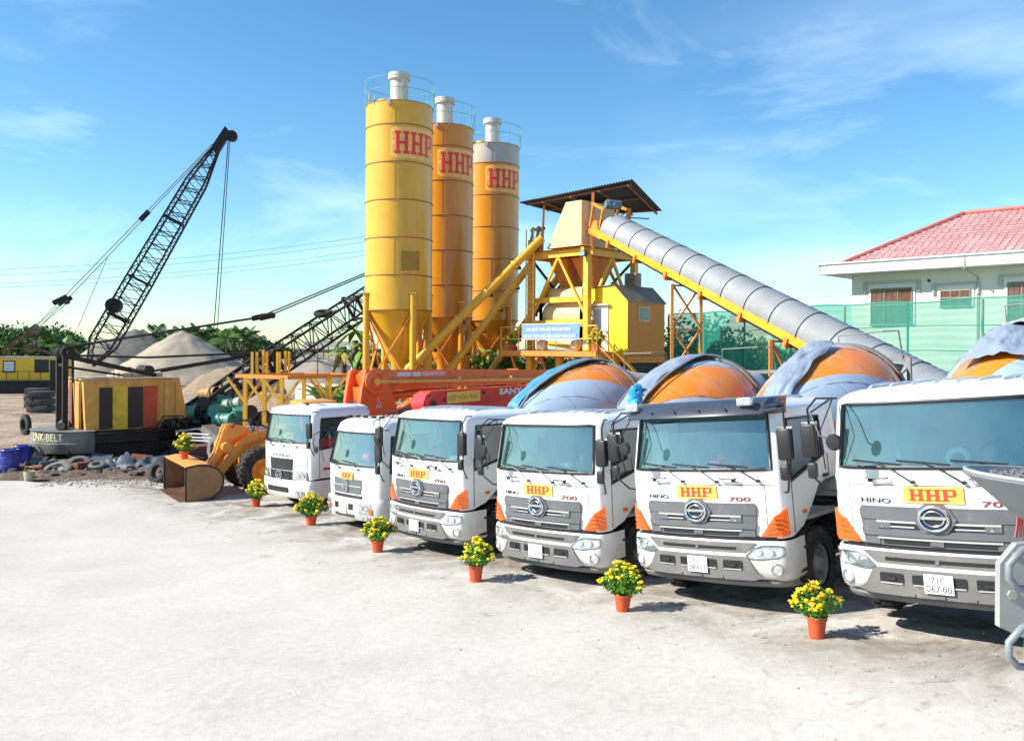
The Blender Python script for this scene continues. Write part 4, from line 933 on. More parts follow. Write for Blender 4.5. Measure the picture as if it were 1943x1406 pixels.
def silo(i,x,y,r,ztop,zbot,label,topbare=False,letter_ang=-58,lw=62,lz=None):
    gz=g(x,y); t=thing('cement_silo',(x,y,gz),label,'silo','cement silos'); m=SIL[i]
    nb=5; hb=(ztop-zbot)/5.55
    mb=MB(); rows=[]; n=64
    zs=[ztop,ztop-.62*hb*1.0]+[ztop-.62*hb-hb*k for k in range(1,5)]+[zbot]
    for k,(z0,z1) in enumerate(zip(zs,zs[1:])):
        a=len(mb.v); mb.cyl((x,y,z1),(x,y,z0),r,n=n,caps=False,mi=1 if (topbare and k==0) else 0)
    mb.lathe([(0,r),(.12,r*.6),(.18,.0)],(x,y,ztop),(0,0,1),n,1 if topbare else 0)
    # vertical plate seams
    for k in range(0,len(zs)-1):
        for q in(0,1,2):
            a=R_(30+120*q+40*(k%2)); mb.box((x+r*math.cos(a),y+r*math.sin(a),(zs[k]+zs[k+1])/2),(.02,.02,zs[k]-zs[k+1]-.1),rz=a,mi=0)
    build('shell',mb,[m,SILT],t,40)
    mb=MB()
    for z in zs[1:]: mb.torus((x,y,z),(0,0,1),r+.005,.030,64,6)
    mb.torus((x,y,ztop),(0,0,1),r,.022,64,6); build('joint_band',mb,BAND,t,60)
    # hopper cone
    hc_=2.35; mb=MB(); mb.lathe([(0,r-.02),(-hc_,.32),(-hc_-.45,.30)],(x,y,zbot),(0,0,1),40)
    for q in range(4):
        a=R_(q*90+20); mb.bar((x+(r-.02)*math.cos(a),y+(r-.02)*math.sin(a),zbot-.05),(x+.36*math.cos(a),y+.36*math.sin(a),zbot-hc_),.03,.05)
    build('cone',mb,m,t,40)
    # legs
    L_=[]
    for q in range(4):
        a=R_(q*90+32+ (8 if i else 0)); p=Vector((x+(r+.04)*math.cos(a),y+(r+.04)*math.sin(a),0)); L_.append(p)
        mb=MB(); mb.cyl((p.x,p.y,gz),(p.x,p.y,zbot+.75),.145,n=16); mb.box((p.x,p.y,gz+.03),(.5,.5,.06)); mb.box((p.x,p.y,zbot+.74),(.36,.36,.05)); build('leg',mb,m,t,40)
    mb=MB()
    for q in range(4):
        a,b=L_[q],L_[(q+1)%4]
        for z0,z1 in((gz+.6,gz+2.5),(gz+2.7,zbot-.1)):
            mb.bar((a.x,a.y,z0),(b.x,b.y,z1),.07,.07); mb.bar((b.x,b.y,z0),(a.x,a.y,z1),.07,.07)
        mb.bar((a.x,a.y,gz+2.6),(b.x,b.y,gz+2.6),.09,.09)
    build('brace',mb,FRAMEO,t,0)
    # filter chimney and hatch
    mb=MB(); mb.lathe([(0,.40),(1.15,.40),(1.15,.50),(1.42,.50),(1.42,.0)],(x+.0,y-.1,ztop+.12),(0,0,1),32); mb.bar((x+.15,y-.52,ztop+.1),(x+.15,y-.52,ztop+1.2),.05,.03); build('filter',mb,FILT,t,40)
    mb=MB(); mb.lathe([(0,.36),(.16,.36),(.16,0)],(x-.5,y-.75,ztop),(0,0,1),24); build('hatch',mb,FRAMEY,t,40); mb=MB(); mb.box((x-.95,y-.7,ztop+.12),(.18,.12,.12)); build('valve',mb,DARKM,t,0); mb=MB(); mb.box((x-.28,y-r-.03,ztop-.08),(.16,.08,.22)); build('bracket',mb,FILT,t,0)
    mb=MB(); rr=r+.07
    for z in(.55,1.05): mb.torus((x,y,ztop+z),(0,0,1),rr,.013,48,5)
    for q in range(14): a=2*math.pi*q/14; mb.tube([(x+r*math.cos(a),y+r*math.sin(a),ztop-.15),(x+rr*math.cos(a),y+rr*math.sin(a),ztop+.1),(x+rr*math.cos(a),y+rr*math.sin(a),ztop+1.05)],.011,4)
    build('top_railing',mb,RAIL,t,0)
    # ladder at the back left
    mb=MB(); a=R_(150)
    for d in(-.18,.18): mb.tube([(x+(r+.14)*math.cos(a+d/r),y+(r+.14)*math.sin(a+d/r),zz) for zz in(gz,ztop+.9)],.018,4)
    k=gz+.3
    while k<ztop: mb.tube([(x+(r+.14)*math.cos(a+d/r),y+(r+.14)*math.sin(a+d/r),k) for d in(-.18,.18)],.01,4); k+=.33
    build('ladder',mb,m,t,0)
    # painted sign wrapped round the shell, yellow edge
    zc=ztop-.62*hb-.5*hb if lz is None else lz; hh=hb*.84; half=R_(lw/2)*r
    ca=R_(letter_ang)
    fn=lambda off:(lambda a,b,d:Vector((x+(r+off)*math.cos(ca+a/r),y+(r+off)*math.sin(ca+a/r),zc+b-.0*a)))
    mb=MB(); f=fn(.008); nn=16
    for k in range(nn):
        xa=-half+2*half*k/nn; xb=-half+2*half*(k+1)/nn
        cut=lambda q: hh/2-(.12 if abs(q)>half*.9 else (.04 if abs(q)>half*.8 else 0))
        mb.add([f(xa,-cut(xa),0),f(xb,-cut(xb),0),f(xb,cut(xb),0),f(xa,cut(xa),0)],[(0,1,2,3)],0)
    f=fn(.012)
    for k in range(1,5):
        yy=-hh/2+hh*k/5
        for q in range(nn-2):
            xa=-half*.95+1.9*half*q/(nn-2); xb=xa+1.9*half/(nn-2); mb.add([f(xa,yy-.008,0),f(xb,yy-.008,0),f(xb,yy+.008,0),f(xa,yy+.008,0)],[(0,1,2,3)],1)
        for q in range(5):
            xa=-half*.9+1.8*half*(q+.5*(k%2))/5; mb.add([f(xa,yy-hh/5,0),f(xa+.015,yy-hh/5,0),f(xa+.015,yy,0),f(xa,yy,0)],[(0,1,2,3)],1)
    put_hhp(mb,fn(.016),half*1.70,hh*.72,2); 
    if i==0:
        ps=MB(); fa_=lambda a,b:Vector((x+(r+.02)*math.cos(R_(-62)+a/r),y+(r+.02)*math.sin(R_(-62)+a/r),CZ+3.75+b)); ps.add([fa_(a,b) for b in(-.42,.42) for a in(-.42,-.28,-.14,0,.14,.28,.42)],[(k,k+1,k+8,k+7) for k in range(6)]); build('dark_patch',ps,mat('patch_brown',(0.36,0.20,0.02),.5,var=.2),t,0)
    build('painted_sign',mb,[mat('sign_yellow',(0.88,0.50,0.13),.5),mat('sign_joint',(0.80,0.24,0.04),.5),mat('sign_red',(0.76,0.03,0.03),.45)],t,0)
    return t
silo(0,-5.13,38.0,1.50,CZ+10.70,CZ+1.62,'yellow cement silo marked HHP, nearest and leftmost of the three silos',letter_ang=-51,lw=92)
silo(1,-3.40,41.9,1.42,CZ+10.76,CZ+1.45,'orange cement silo marked HHP, standing between the other two silos',letter_ang=-54,lw=92)
silo(2,-1.13,45.8,1.46,CZ+10.80,CZ+1.45,'cement silo with bare grey streaked top section, rightmost of the three',True,letter_ang=-57,lw=92)
# ------------------------------------------------------------------ screw conveyors from the silos to the plant
def screw(a,b,r,label):
    a=Vector(a);b=Vector(b); base=Vector((a.x,a.y,g(a.x,a.y))); t=thing('screw_conveyor',base,label,'screw conveyor','screw conveyors from silos')
    mb=MB(); mb.cyl(a,b,r,n=18); d=(b-a)
    build('tube',mb,SIL[0],t,40)
    mb=MB(); n_=5
    for k in range(1,n_): p=a+d*k/n_; mb.cyl(p-d.normalized()*.04,p+d.normalized()*.04,r+.05,n=18)
    build('flange',mb,FRAMEY,t,40)
    mb=MB()
    for k in range(n_): p=a+d*(k+.6)/n_; mb.torus(p+Zv*(r+.04),(1,0,0),.06,.015,10,5)
    build('lifting_eye',mb,FRAMEY,t,40)
    mb=MB()
    for k in range(1,n_): p=a+d*(k+.15)/n_-Zv*(r+.12); mb.box(p,(.24,.16,.14))
    build('inspection_box',mb,DARKM,t,0)
    mb=MB(); mb.cyl(a,a-d.normalized()*.5,r*.9,n=14); mb.rbox(a-d.normalized()*.6,(.4,.4,.4),.05); build('motor',mb,FRAMEO,t,40)
screw(at(762,712,37.0),at(1028,452,37.6),.19,'upper yellow screw conveyor slanting from the first silo up to the plant')
screw(at(850,705,39.0),at(1008,500,38.6),.17,'lower yellow screw conveyor slanting behind the upper one')
screw(at(925,712,43.0),at(1072,508,40.0),.17,'orange screw conveyor climbing from the third silo behind the ladder')
# ------------------------------------------------------------------ batching plant tower
N0=Vector((3.20,36.0,0)); S_=3.3
PL=N0-U*S_; PR=N0+V*S_; PB=PL+V*S_
zt=CZ+4.02; zp=CZ-0.12; gz=g(3,36)
tw=thing('batching_tower',(N0.x,N0.y,gz),'yellow steel batching tower with beige hopper under a dark sheet roof','concrete plant')
for p in(N0,PL,PR,PB):
    mb=MB(); mb.box((p.x,p.y,(gz+zt)/2),(.26,.26,zt-gz),rz=R_(45)); mb.box((p.x,p.y,gz+.03),(.5,.5,.06),rz=R_(45)); build('post',mb,DARKM if p is PB else FRAMEY,tw,0)
mb=MB()
for a,b in((PL,N0),(N0,PR),(PR,PB),(PB,PL)):
    o=(a+b)/2; ext=(b-a).normalized()*.35
    mb.bar(a-ext+Zv*(zt+.12),b+ext+Zv*(zt+.12),.16,.30); build('beam',mb,FRAMEY,tw,0); mb=MB(); mb.bar(a+Zv*(zt-2.9),b+Zv*(zt-2.9),.14,.22); build('beam',mb,FRAMEY,tw,0); mb=MB()
mb=MB(); 
for k in range(5):
    a=PL+V*S_*k/4; b=N0+V*S_*k/4; mb.bar(a+Zv*(zt+.2),b+Zv*(zt+.2),.12,.14)
mb.add([p+Zv*(zt+.29) for p in(PL-U*.3-V*.3,N0+U*.3-V*.3,PR+U*.3+V*.3,PB-U*.3+V*.3)],[(0,1,2,3)]); build('upper_deck',mb,FRAMEO,tw,0)
mb=MB()
for a,b in((PL,N0),(N0,PR),(PR,PB),(PB,PL)):
    m=(a+b)/2
    mb.bar(a+Zv*(zt-2.75),m+Zv*(zt),.11,.11); mb.bar(b+Zv*(zt-2.75),m+Zv*zt,.11,.11)
build('brace',mb,FRAMEY,tw,0)
mb=MB(); mb.bar(PB+Zv*(zt-2.7),PR+Zv*zt,.09,.09); mb.bar(PR+Zv*(zt-2.7),PB+Zv*zt,.09,.09); mb.bar(PL+Zv*(zt-2.7),PB+Zv*zt,.09,.09); mb.bar(PB+Zv*(zt-2.7),PL+Zv*zt,.09,.09)
build('cross_brace',mb,DARKM,tw,0)
# receiving hopper above the deck: beige box with sloped side
BEI=mat('hopper_beige',(0.62,0.50,0.26),0.5,var=0.15,dirt=(0.45,0.30,0.12),dirt_amt=0.3)
def q4(a,b,c,d): return [a,b,c,d]
mb=MB(); z0=zt+.45; z1=zt+2.35
A=PL+U*1.0; B=N0-U*.35; w=2.3
low=[A-V*.0,B-V*.0,B+V*w,A+V*w]; lowz=[p+Zv*z0 for p in low]
hi=[A+U*1.05,B-U*.0,B+V*w,A+U*1.05+V*w]; hiz=[p+Zv*z1 for p in hi]
mb.add(lowz+hiz,[(3,2,1,0),(4,5,6,7),(0,1,5,4),(1,2,6,5),(2,3,7,6),(3,0,4,7)])
for k in(0,1,2,3): mb.bar(lowz[k],lowz[(k+1)%4],.1,.1)
mb.bar((lowz[0]+hiz[0]*1.2)/2.2,(lowz[1]+hiz[1]*1.2)/2.2,.02,.02)
build('receiving_hopper',mb,BEI,tw,0)
mb=MB(); cen=(PL+PR)/2
for dx,dw in((-.75,.55),(.65,.6)):
    c0=cen+U*dx; top=[c0+U*i*dw+V*j*.9+Zv*zt for i,j in((-1,-1),(1,-1),(1,1),(-1,1))]; bot=[c0+U*i*.14+V*j*.14+Zv*(zt-1.75) for i,j in((-1,-1),(1,-1),(1,1),(-1,1))]
    mb.add(top+bot,[(0,1,5,4),(1,2,6,5),(2,3,7,6),(3,0,4,7),(4,5,6,7)])
build('weigh_hopper',mb,FRAMEO,tw,0)
mb=MB()
for dx in(-.75,.65):
    c0=cen+U*dx; mb.cyl(c0+Zv*(zt-1.75),c0+Zv*(zt-2.5),.17,n=16); mb.cyl(c0+Zv*(zt-1.9)+V*-.3,c0+Zv*(zt-1.9)+V*.3,.05,n=8); mb.torus(c0+Zv*(zt-1.85),(0,0,1),.24,.03,16,6)
build('discharge_valve',mb,ROPE,tw,40)
# mixer body
mb=MB(); mc=(PL+N0)/2+V*.9
mb.cyl(mc-U*1.15+Zv*(zp+1.5),mc+U*1.15+Zv*(zp+1.5),.72,n=32); mb.cyl(mc-U*1.0+Zv*(zp+2.35),mc+U*1.0+Zv*(zp+2.35),.5,n=24)
build('mixer_drum',mb,mat('mixer_cream',(0.70,0.50,0.22),0.45,var=0.2,dirt=(0.45,0.30,0.15),dirt_amt=0.4),tw,40)
mb=MB()
for s in(-1,1):
    for dz in(-.6,.8): mb.bar(mc+U*s*1.2-V*.75+Zv*(zp+.1),mc+U*s*1.2-V*.75+Zv*(zp+2.2),.14,.14)
mb.bar(mc-U*1.7-V*.78+Zv*(zp+2.25),mc+U*1.35-V*.78+Zv*(zp+2.25),.16,.24); mb.bar(mc-U*1.2-V*.8+Zv*(zp+.95),mc+U*1.2-V*.8+Zv*(zp+.95),.12,.18); mb.bar(mc-U*1.2-V*.8+Zv*(zp+.4),mc+U*1.2-V*.8+Zv*(zp+.1),.12,.18)
build('mixer_frame',mb,FRAMEY,tw,0)
mb=MB()
for dx,s in((-.4,.13),(-.05,.16),(.2,.12)): p=PL-V*.1+U*(.45+dx)+Zv*(zt+.3); mb.cyl(p,p+Zv*.55,s,n=14); mb.cyl(p+Zv*.55,p+Zv*.95+U*.12,s*.45,n=10); mb.cyl(p+Zv*.95+U*.05,p+Zv*1.05+U*.2,s*.8,n=12)
build('screw_outlet',mb,mat('aged_bronze',(0.30,0.22,0.13),0.6,.2,var=0.4),tw,40)
# ladder
mb=MB(); lp=PL-V*.35+U*.0
for s in(0,.45): mb.bar(lp+U*s+Zv*(zp),lp+U*s+Zv*(zt+1.3),.06,.06)
k=zp+.2
while k<zt+.3: mb.bar(lp+Zv*k,lp+U*.45+Zv*k,.03,.03); k+=.33
build('ladder',mb,mat('ladder_cream',(0.80,0.52,0.20),.5,var=.2),tw,0)
# sheet roof over the tower head
ROOFD=mat('dark_sheet_roof',(0.05,0.045,0.05),0.6,var=0.3,dirt=(0.10,0.06,0.04),dirt_amt=0.3)
A=at(985,384,38.0);B=at(1200,340,35.8);C=at(1257,400,38.6);D=at(1076,408,39.8)
mb=MB(); n1=40; n2=4; rows=[]
nrm=(B-A).cross(D-A).normalized()
for j in range(n2+1):
    line=[]
    for i in range(n1*2+1):
        s=i/(n1*2); t=j/n2; p=(A*(1-s)+B*s)*(1-t)+(D*(1-s)+C*s)*t
        line.append(p+nrm*(.03*(1 if i%2 else -1)))
    rows.append(line)
mb.grid(rows); rf=build('canopy_roof',mb,ROOFD,tw,0); m=rf.modifiers.new('thick','SOLIDIFY'); m.thickness=.02
mb=MB()
def RP(s,t,o=0): return (A*(1-s)+B*s)*(1-t)+(D*(1-s)+C*s)*t-(Zv*o)
for t in(.08,.5,.92): mb.bar(RP(.03,t,.10),RP(.97,t,.10),.06,.08)
for s in(.2,.45,.7,.95): mb.bar(RP(s,.03,.18),RP(s,.97,.18),.06,.08)
mb.bar(RP(.45,.95,.2),RP(.95,.7,.75),.05,.05); mb.bar(RP(.55,.9,.5),RP(.70,.8,.2),.04,.04)
build('roof_truss',mb,mat('truss_rust',(0.22,0.08,0.05),.7,var=.3),rf,0)
for (px,py0,py1,Y) in((1032,382,492,38.4),(1125,366,474,36.3),(1093,400,470,38.8),(1195,395,490,38.4)):
    mb=MB(); mb.bar(at(px,py0,Y),at(px-4,py1,Y),.10,.10); build('canopy_post',mb,DARKM if px<1100 and px>1000 and px!=1032 else FRAMEO,tw,0)
mb=MB(); fl=N0-V*.35+U*.05+Zv*(zt-.02); mb.rbox(fl,(.34,.14,.24),.02,rz=R_(-45)); mb.box(fl-V*.075,(.26,.01,.17),rz=R_(-45),mi=1); build('flood_lamp',mb,[DARKM,LAMP],tw)
# walkway in front of the tower
W0=Vector((-.50,38.4,0)); Lw=5.6; W1=W0+U*Lw
wk=thing('walkway',(W0.x,W0.y,g(W0.x,W0.y)),'raised steel walkway with railing in front of the mixer','platform')
mb=MB(); mb.prism([W0+Zv*(zp-.10),W1+Zv*(zp-.10),W1+V*2.6+Zv*(zp-.10),W0+V*2.6+Zv*(zp-.10)],Zv*.08); mb.bar(W0-V*.02+Zv*(zp-.12),W1-V*.02+Zv*(zp-.12),.06,.22)
for k in range(5): mb.bar(W0+U*Lw*k/4+Zv*(zp-.2),W0+U*Lw*k/4+V*2.6+Zv*(zp-.2),.1,.18)
build('deck',mb,FRAMEO,wk,0)
mb=MB()
for z in(.52,1.05): mb.bar(W0+Zv*(zp+z),W1+Zv*(zp+z),.045,.045); mb.bar(W0+Zv*(zp+z),W0+V*2.4+Zv*(zp+z),.045,.045)
for k in range(6): p=W0+U*Lw*k/5; mb.bar(p+Zv*zp,p+Zv*(zp+1.05),.045,.045)
mb.bar(W0+V*2.4+Zv*zp,W0+V*2.4+Zv*(zp+1.05),.045,.045)
build('railing',mb,mat('railing_orange',(0.80,0.42,0.12),.5,var=.2),wk,0)
for k in(.12,.45,.82):
    p=W0+U*Lw*k+V*1.2; gz_=g(p.x,p.y); mb=MB(); mb.cyl((p.x,p.y,gz_),(p.x,p.y,zp-.2),.2,n=18); build('column',mb,FRAMEY,wk,40)
mb=MB()
for k in(.12,.45,.82):
    p=W0+U*Lw*k+V*.9; mb.bar(p+Zv*(zp-2.2),p-U*.9+Zv*(zp-.2),.09,.09); mb.bar(p+Zv*(zp-2.2),p+U*.9+Zv*(zp-.2),.09,.09)
build('strut',mb,FRAMEO,wk,0)
# banner tied to the railing
BANB=mat('banner_blue',(0.16,0.30,0.62),.55,var=.15,scale=2)
mb=MB(); a=W0+U*1.35-V*.04; Lb=3.35; zb=zp+.50; hb_=.66
rows=[[a+U*Lb*i/24-V*(.012*math.sin(i*1.3)*(1-j))+Zv*(zb+hb_*j) for i in range(25)] for j in(0,.5,1)]
mb.grid(rows,mi=0); mb.bar(a+Zv*(zb+hb_)-V*.01,a+U*Lb+Zv*(zb+hb_)-V*.01,.02,.03,mi=1); mb.bar(a+Zv*zb-V*.01,a+U*Lb+Zv*zb-V*.01,.02,.03,mi=1)
bn=None
put_text(mb,'SẢN XUẤT PHẢI BẢO ĐẢM AN TOÀN',lambda x,y,z:a+U*(Lb*.48+x)-V*.03+Zv*(zb+.45+y),.20,2.6,1,bold=.02)
put_text(mb,'CÓ AN TOÀN MỚI TIẾN HÀNH SẢN XUẤT',lambda x,y,z:a+U*(Lb*.5+x)-V*.03+Zv*(zb+.16+y),.20,3.05,1,bold=.02)
single('banner',mb,[BANB,STL],'blue banner with two lines of white slogan on the walkway railing','banner',smooth=0,loc=a+Zv*zb)
# things on the walkway
def sack(p,s,seed,m_,lab,name='sack',cat='sack'):
    mb=MB(); mb.blob(p+Zv*.28*s,.26*s,seed,2,.22,0,(1,1,1.1)); single(name,mb,m_,lab,cat,loc=p,smooth=60)
YJ=mat('jerrycan_yellow',(0.82,0.62,0.05),.4)
mb=MB(); p=W0+U*4.8+V*.35+Zv*zp; mb.rbox(p+Zv*.24,(.36,.26,.46),.05,rz=R_(-45),mi=0); mb.cyl(p+Zv*.47,p+Zv*.54,.05,n=10); mb.box(p+Zv*.24-V*.14,(.2,.01,.2),rz=R_(-45),mi=1)
single('jerrycan',mb,[YJ,STL],'yellow plastic jerrycan with white label on the walkway beside the post','jerrycan',loc=p)
sack(W0+U*4.1+V*.5+Zv*zp,.95,4,mat('sack_cream',(0.70,0.58,0.38),.9,var=.25),'cream sack standing on the walkway left of the yellow jerrycan')
sack(W0+U*2.0+V*.6+Zv*zp,.9,9,mat('sack_white',(0.75,0.75,0.72),.8,var=.3),'white sack standing on the walkway below the banner')
# stairs
mb=MB(); s0=W1-U*.4+V*.3+Zv*(zp-.05); dn=(U*.75+V*.45).normalized(); run=2.6; drop=2.6; sd_=V.cross(Zv); side=dn.cross(Zv)
for s in(-.38,.38): mb.bar(s0+side*s,s0+side*s+dn*run-Zv*drop,.06,.22)
for k in range(9): q=s0+dn*run*(k+.5)/9-Zv*drop*(k+.5)/9; mb.box(q,(.76,.24,.04),rz=math.atan2(side.y,side.x))
st=thing('stairs',(s0.x,s0.y,g(s0.x,s0.y)),'yellow steel stairs with handrails leading down from the walkway','stairs')
build('steps',mb,FRAMEY,st,0)
for s in(-.42,.42):
    mb=MB()
    for h in(.5,.95): mb.bar(s0+side*s+Zv*h,s0+side*s+dn*run-Zv*(drop-h),.045,.045)
    for k in range(4): q=s0+side*s+dn*run*k/3-Zv*drop*k/3; mb.bar(q,q+Zv*.95,.045,.045)
    build('handrail',mb,SIL[0],st,0)
# ------------------------------------------------------------------ control cabin
CX=Vector((4.79,35.0,0)); wl=2.1; wr=2.65; zb=CZ-.30; ze=CZ+1.97; ztp=CZ+2.62
CYEL=mat('cabin_yellow',(0.80,0.58,0.02),.45,var=.08,dirt=(0.6,0.45,0.05),dirt_amt=.15)
CSHD=mat('cabin_yellow_shaded',(0.66,0.23,0.03),.5,var=.1,dirt=(0.5,0.25,0.06),dirt_amt=.25)  # right wall of the yellow cabin, its shade put into the colour
cb=thing('control_cabin',(CX.x,CX.y,zb),'yellow control cabin with white door, chamfered grey roof and air conditioner','cabin')
def cb_sec(off): return [CX-U*wl+V*off+Zv*zb,CX+V*off+Zv*zb,CX+V*off+Zv*ze,CX-U*.68+V*off+Zv*ztp,CX-U*wl+V*off+Zv*(ztp-.05)]
mb=MB(); a=cb_sec(0); b=cb_sec(wr); mb.add(a+b,[(0,1,2,3,4)],0); mb.add(a+b,[(9,8,7,6,5),(0,4,9,5)],0); mb.add(a+b,[(1,6,7,2)],1)
build('walls',mb,[CYEL,CSHD],cb,0)
mb=MB(); e=.06
mb.prism([a[2]+U*e-Zv*.04-V*e,a[3]-V*e+Zv*.03,a[3]-V*e+Zv*.07,a[2]+U*e-V*e],V*(wr+2*e)); mb.prism([a[3]-V*e+Zv*.03,a[4]-V*e+Zv*.02,a[4]-V*e+Zv*.06,a[3]-V*e+Zv*.07],V*(wr+2*e))
build('roof',mb,mat('cabin_roof_grey',(0.24,0.18,0.13),.5,.2,var=.3,dirt=(0.55,0.32,0.10),dirt_amt=.5),cb,0)
d0=CX-U*1.98-V*.012; dw=.98; dh=2.08
mb=MB(); mb.prism([d0+Zv*(zb+.02),d0+U*dw+Zv*(zb+.02),d0+U*dw+Zv*(zb+dh),d0+Zv*(zb+dh)],-V*.03); dr=build('door',mb,WHITE,cb,0)
mb=MB(); gdx=.12; mb.prism([d0-V*.032+U*gdx+Zv*(zb+1.0),d0-V*.032+U*(dw-.12)+Zv*(zb+1.0),d0-V*.032+U*(dw-.12)+Zv*(zb+1.95),d0-V*.032+U*gdx+Zv*(zb+1.95)],-V*.008); build('door_pane',mb,mat('frosted_pane',(0.42,0.50,0.56),.12,var=.1),dr,0)
mb=MB(); mb.box(d0+U*(dw-.06)-V*.06+Zv*(zb+1.0),(.03,.05,.14),rz=R_(-45)); build('handle',mb,SILV,dr,0)
mb=MB(); mb.bar(d0-U*.06-V*.08+Zv*(zb+dh+.07),d0+U*(dw+.1)-V*.08+Zv*(zb+dh+.07),.2,.05); build('door_hood',mb,WHITE,cb,0)
w0=CX+V*.72+U*.012+Zv*(zb+1.45); mb=MB(); mb.prism([w0,w0+V*.80,w0+V*.80+Zv*.62,w0+Zv*.62],U*.03); wf=build('window',mb,mat('win_frame',(0.62,0.55,0.40),.5),cb,0)
mb=MB(); mb.prism([w0+U*.032+V*.05+Zv*.05,w0+U*.032+V*.75+Zv*.05,w0+U*.032+V*.75+Zv*.57,w0+U*.032+V*.05+Zv*.57],U*.006); build('pane',mb,mat('dusty_pane',(0.30,0.34,0.30),.2,var=.2),wf,0)
mb=MB(); p=CX-U*.9+V*1.55+Zv*(ztp+.34); mb.rbox(p,(.62,.42,.62),.03,rz=R_(-45),mi=0)
for k in range(9): mb.box(p+V*.215*0+U*.0-V*.215+Zv*(-.24+.06*k),(.5,.012,.025),rz=R_(-45),mi=1)
build('air_conditioner',mb,[mat('ac_brown',(0.30,0.22,0.16),.6,var=.4),BLACK],cb)
mb=MB(); mb.prism([CX-U*wl+Zv*(zb-.3),CX+U*.03+Zv*(zb-.3),CX+U*.03+V*wr+Zv*(zb-.3),CX-U*wl+V*wr+Zv*(zb-.3)],Zv*.28)
for q in(CX-U*.2+V*.2,CX-U*.2+V*2.4,CX-U*1.9+V*2.4,CX-U*1.9+V*.2): mb.bar((q.x,q.y,g(q.x,q.y)),(q.x,q.y,zb-.3),.2,.2)
build('base_frame',mb,FRAMEO,cb,0)
mb=MB(); mb.prism([CX-U*wl*.95+V*.1+Zv*(zb-1.6),CX-U*.1+V*.1+Zv*(zb-1.6),CX-U*.1+V*wr*.95+Zv*(zb-1.6),CX-U*wl*.95+V*wr*.95+Zv*(zb-1.6)],Zv*1.28); build('under_enclosure',mb,DARKM,cb,0)
# ------------------------------------------------------------------ inclined belt conveyor with corrugated cover
CA=at(1150,437,36.2); CB=at(1790,775,20.5)
dC=(CB-CA).normalized(); sC=dC.cross(Zv).normalized(); uC=sC.cross(dC); LC=(CB-CA).length
cv=thing('belt_conveyor',(CB.x,CB.y,g(CB.x,CB.y)),'long inclined belt conveyor under a ribbed grey cover with yellow side beam','conveyor')
for k in range(14):
    mb=MB(); l0=.7+(LC-.4)*k/14; l1=.7+(LC-.4)*(k+1)/14; rows=[]; nr=12
    for i in range(nr+1):
        l=l0+(l1-l0)*(i+(.28 if i%2 else 0))/nr; rr=.66+(.03 if i in(0,nr) else .042*math.cos(i*math.pi)); line=[]
        for j in range(21):
            t=R_(-8+196*j/20); line.append(CA+dC*l+sC*(rr*math.cos(t))+uC*(.12+rr*math.sin(t)*1.02))
        rows.append(line)
    
    for i in range(nr): mb.grid(rows[i:i+2],mi=i%2)
    o=build('cover',mb,[mat('galvanised_cover',(0.40,0.41,0.41),.45,.15,var=.15,dirt=(0.26,0.26,0.25),dirt_amt=.3),mat('cover_groove_shade',(0.20,0.205,0.21),.55,.1,var=.2)],cv,0)  # groove faces darker: shading between the ribs painted in
    mb=MB(); mb.tube([CA+dC*l1+sC*(.70*math.cos(R_(-8+196*j/20)))+uC*(.12+.71*math.sin(R_(-8+196*j/20))) for j in range(21)],.012,6); build('cover_strap',mb,DARKM,o,60)
mb=MB()
for s in(-1,1): 
    mb.bar(CA+sC*s*.66-uC*.06,CB+sC*s*.66-uC*.06,.06,.26,hint=uC)
build('side_beam',mb,SIL[0],cv,0)
mb=MB(); mb.bar(CA-uC*.22+dC*.5,CB-uC*.30,1.15,.05,hint=uC); mb.bar(CA-uC*.30-sC*.5,CB-uC*.30-sC*.5,.05,.05,hint=uC); mb.bar(CA-uC*.30+sC*.5,CB-uC*.30+sC*.5,.05,.05,hint=uC); build('return_belt',mb,BLACK,cv,0)
for k in range(6):
    p=CA+dC*(1.6+2.3*k)-uC*.32; mb=MB(); mb.bar(p-sC*.75,p+sC*.75,.14,.14); mb.bar(p+sC*.7,p+sC*.7+uC*.25,.1,.14); mb.cyl(p-sC*.55,p+sC*.55,.06,n=10); build('roller_bracket',mb,FRAMEO,cv,0)
mb=MB()
for s in(-1,1): mb.prism([CA+sC*s*.6-dC*.6-uC*.25,CA+sC*s*.6+dC*.8-uC*.25,CA+sC*s*.6+dC*.8+uC*.1,CA+sC*s*.6-dC*.1+uC*.1],sC*.06)
for s in(-1,1):
    for d in(-.4,.5): mb.bar(CA+sC*s*.6+dC*d,CA+sC*s*.6+dC*d+uC*1.0,.09,.09)
    mb.bar(CA+sC*s*.6-dC*.5+uC*1.0,CA+sC*s*.6+dC*.6+uC*1.0,.09,.12)
mb.cyl(CA-sC*.6+uC*.1,CA+sC*.6+uC*.1,.28,n=18); build('head_frame',mb,FRAMEO,cv,0)
mb=MB(); p=CA+dC*.4+uC*1.18+sC*.1; mb.cyl(p-sC*.3,p+sC*.3,.2,n=18); mb.cyl(p+sC*.3,p+sC*.38,.15,n=14); mb.cyl(p-dC*.5-sC*.1,p+dC*.3+sC*.05,.12,n=12); build('drive_motor',mb,mat('motor_bluegrey',(0.10,0.16,0.20),.5,var=.3),cv,40)
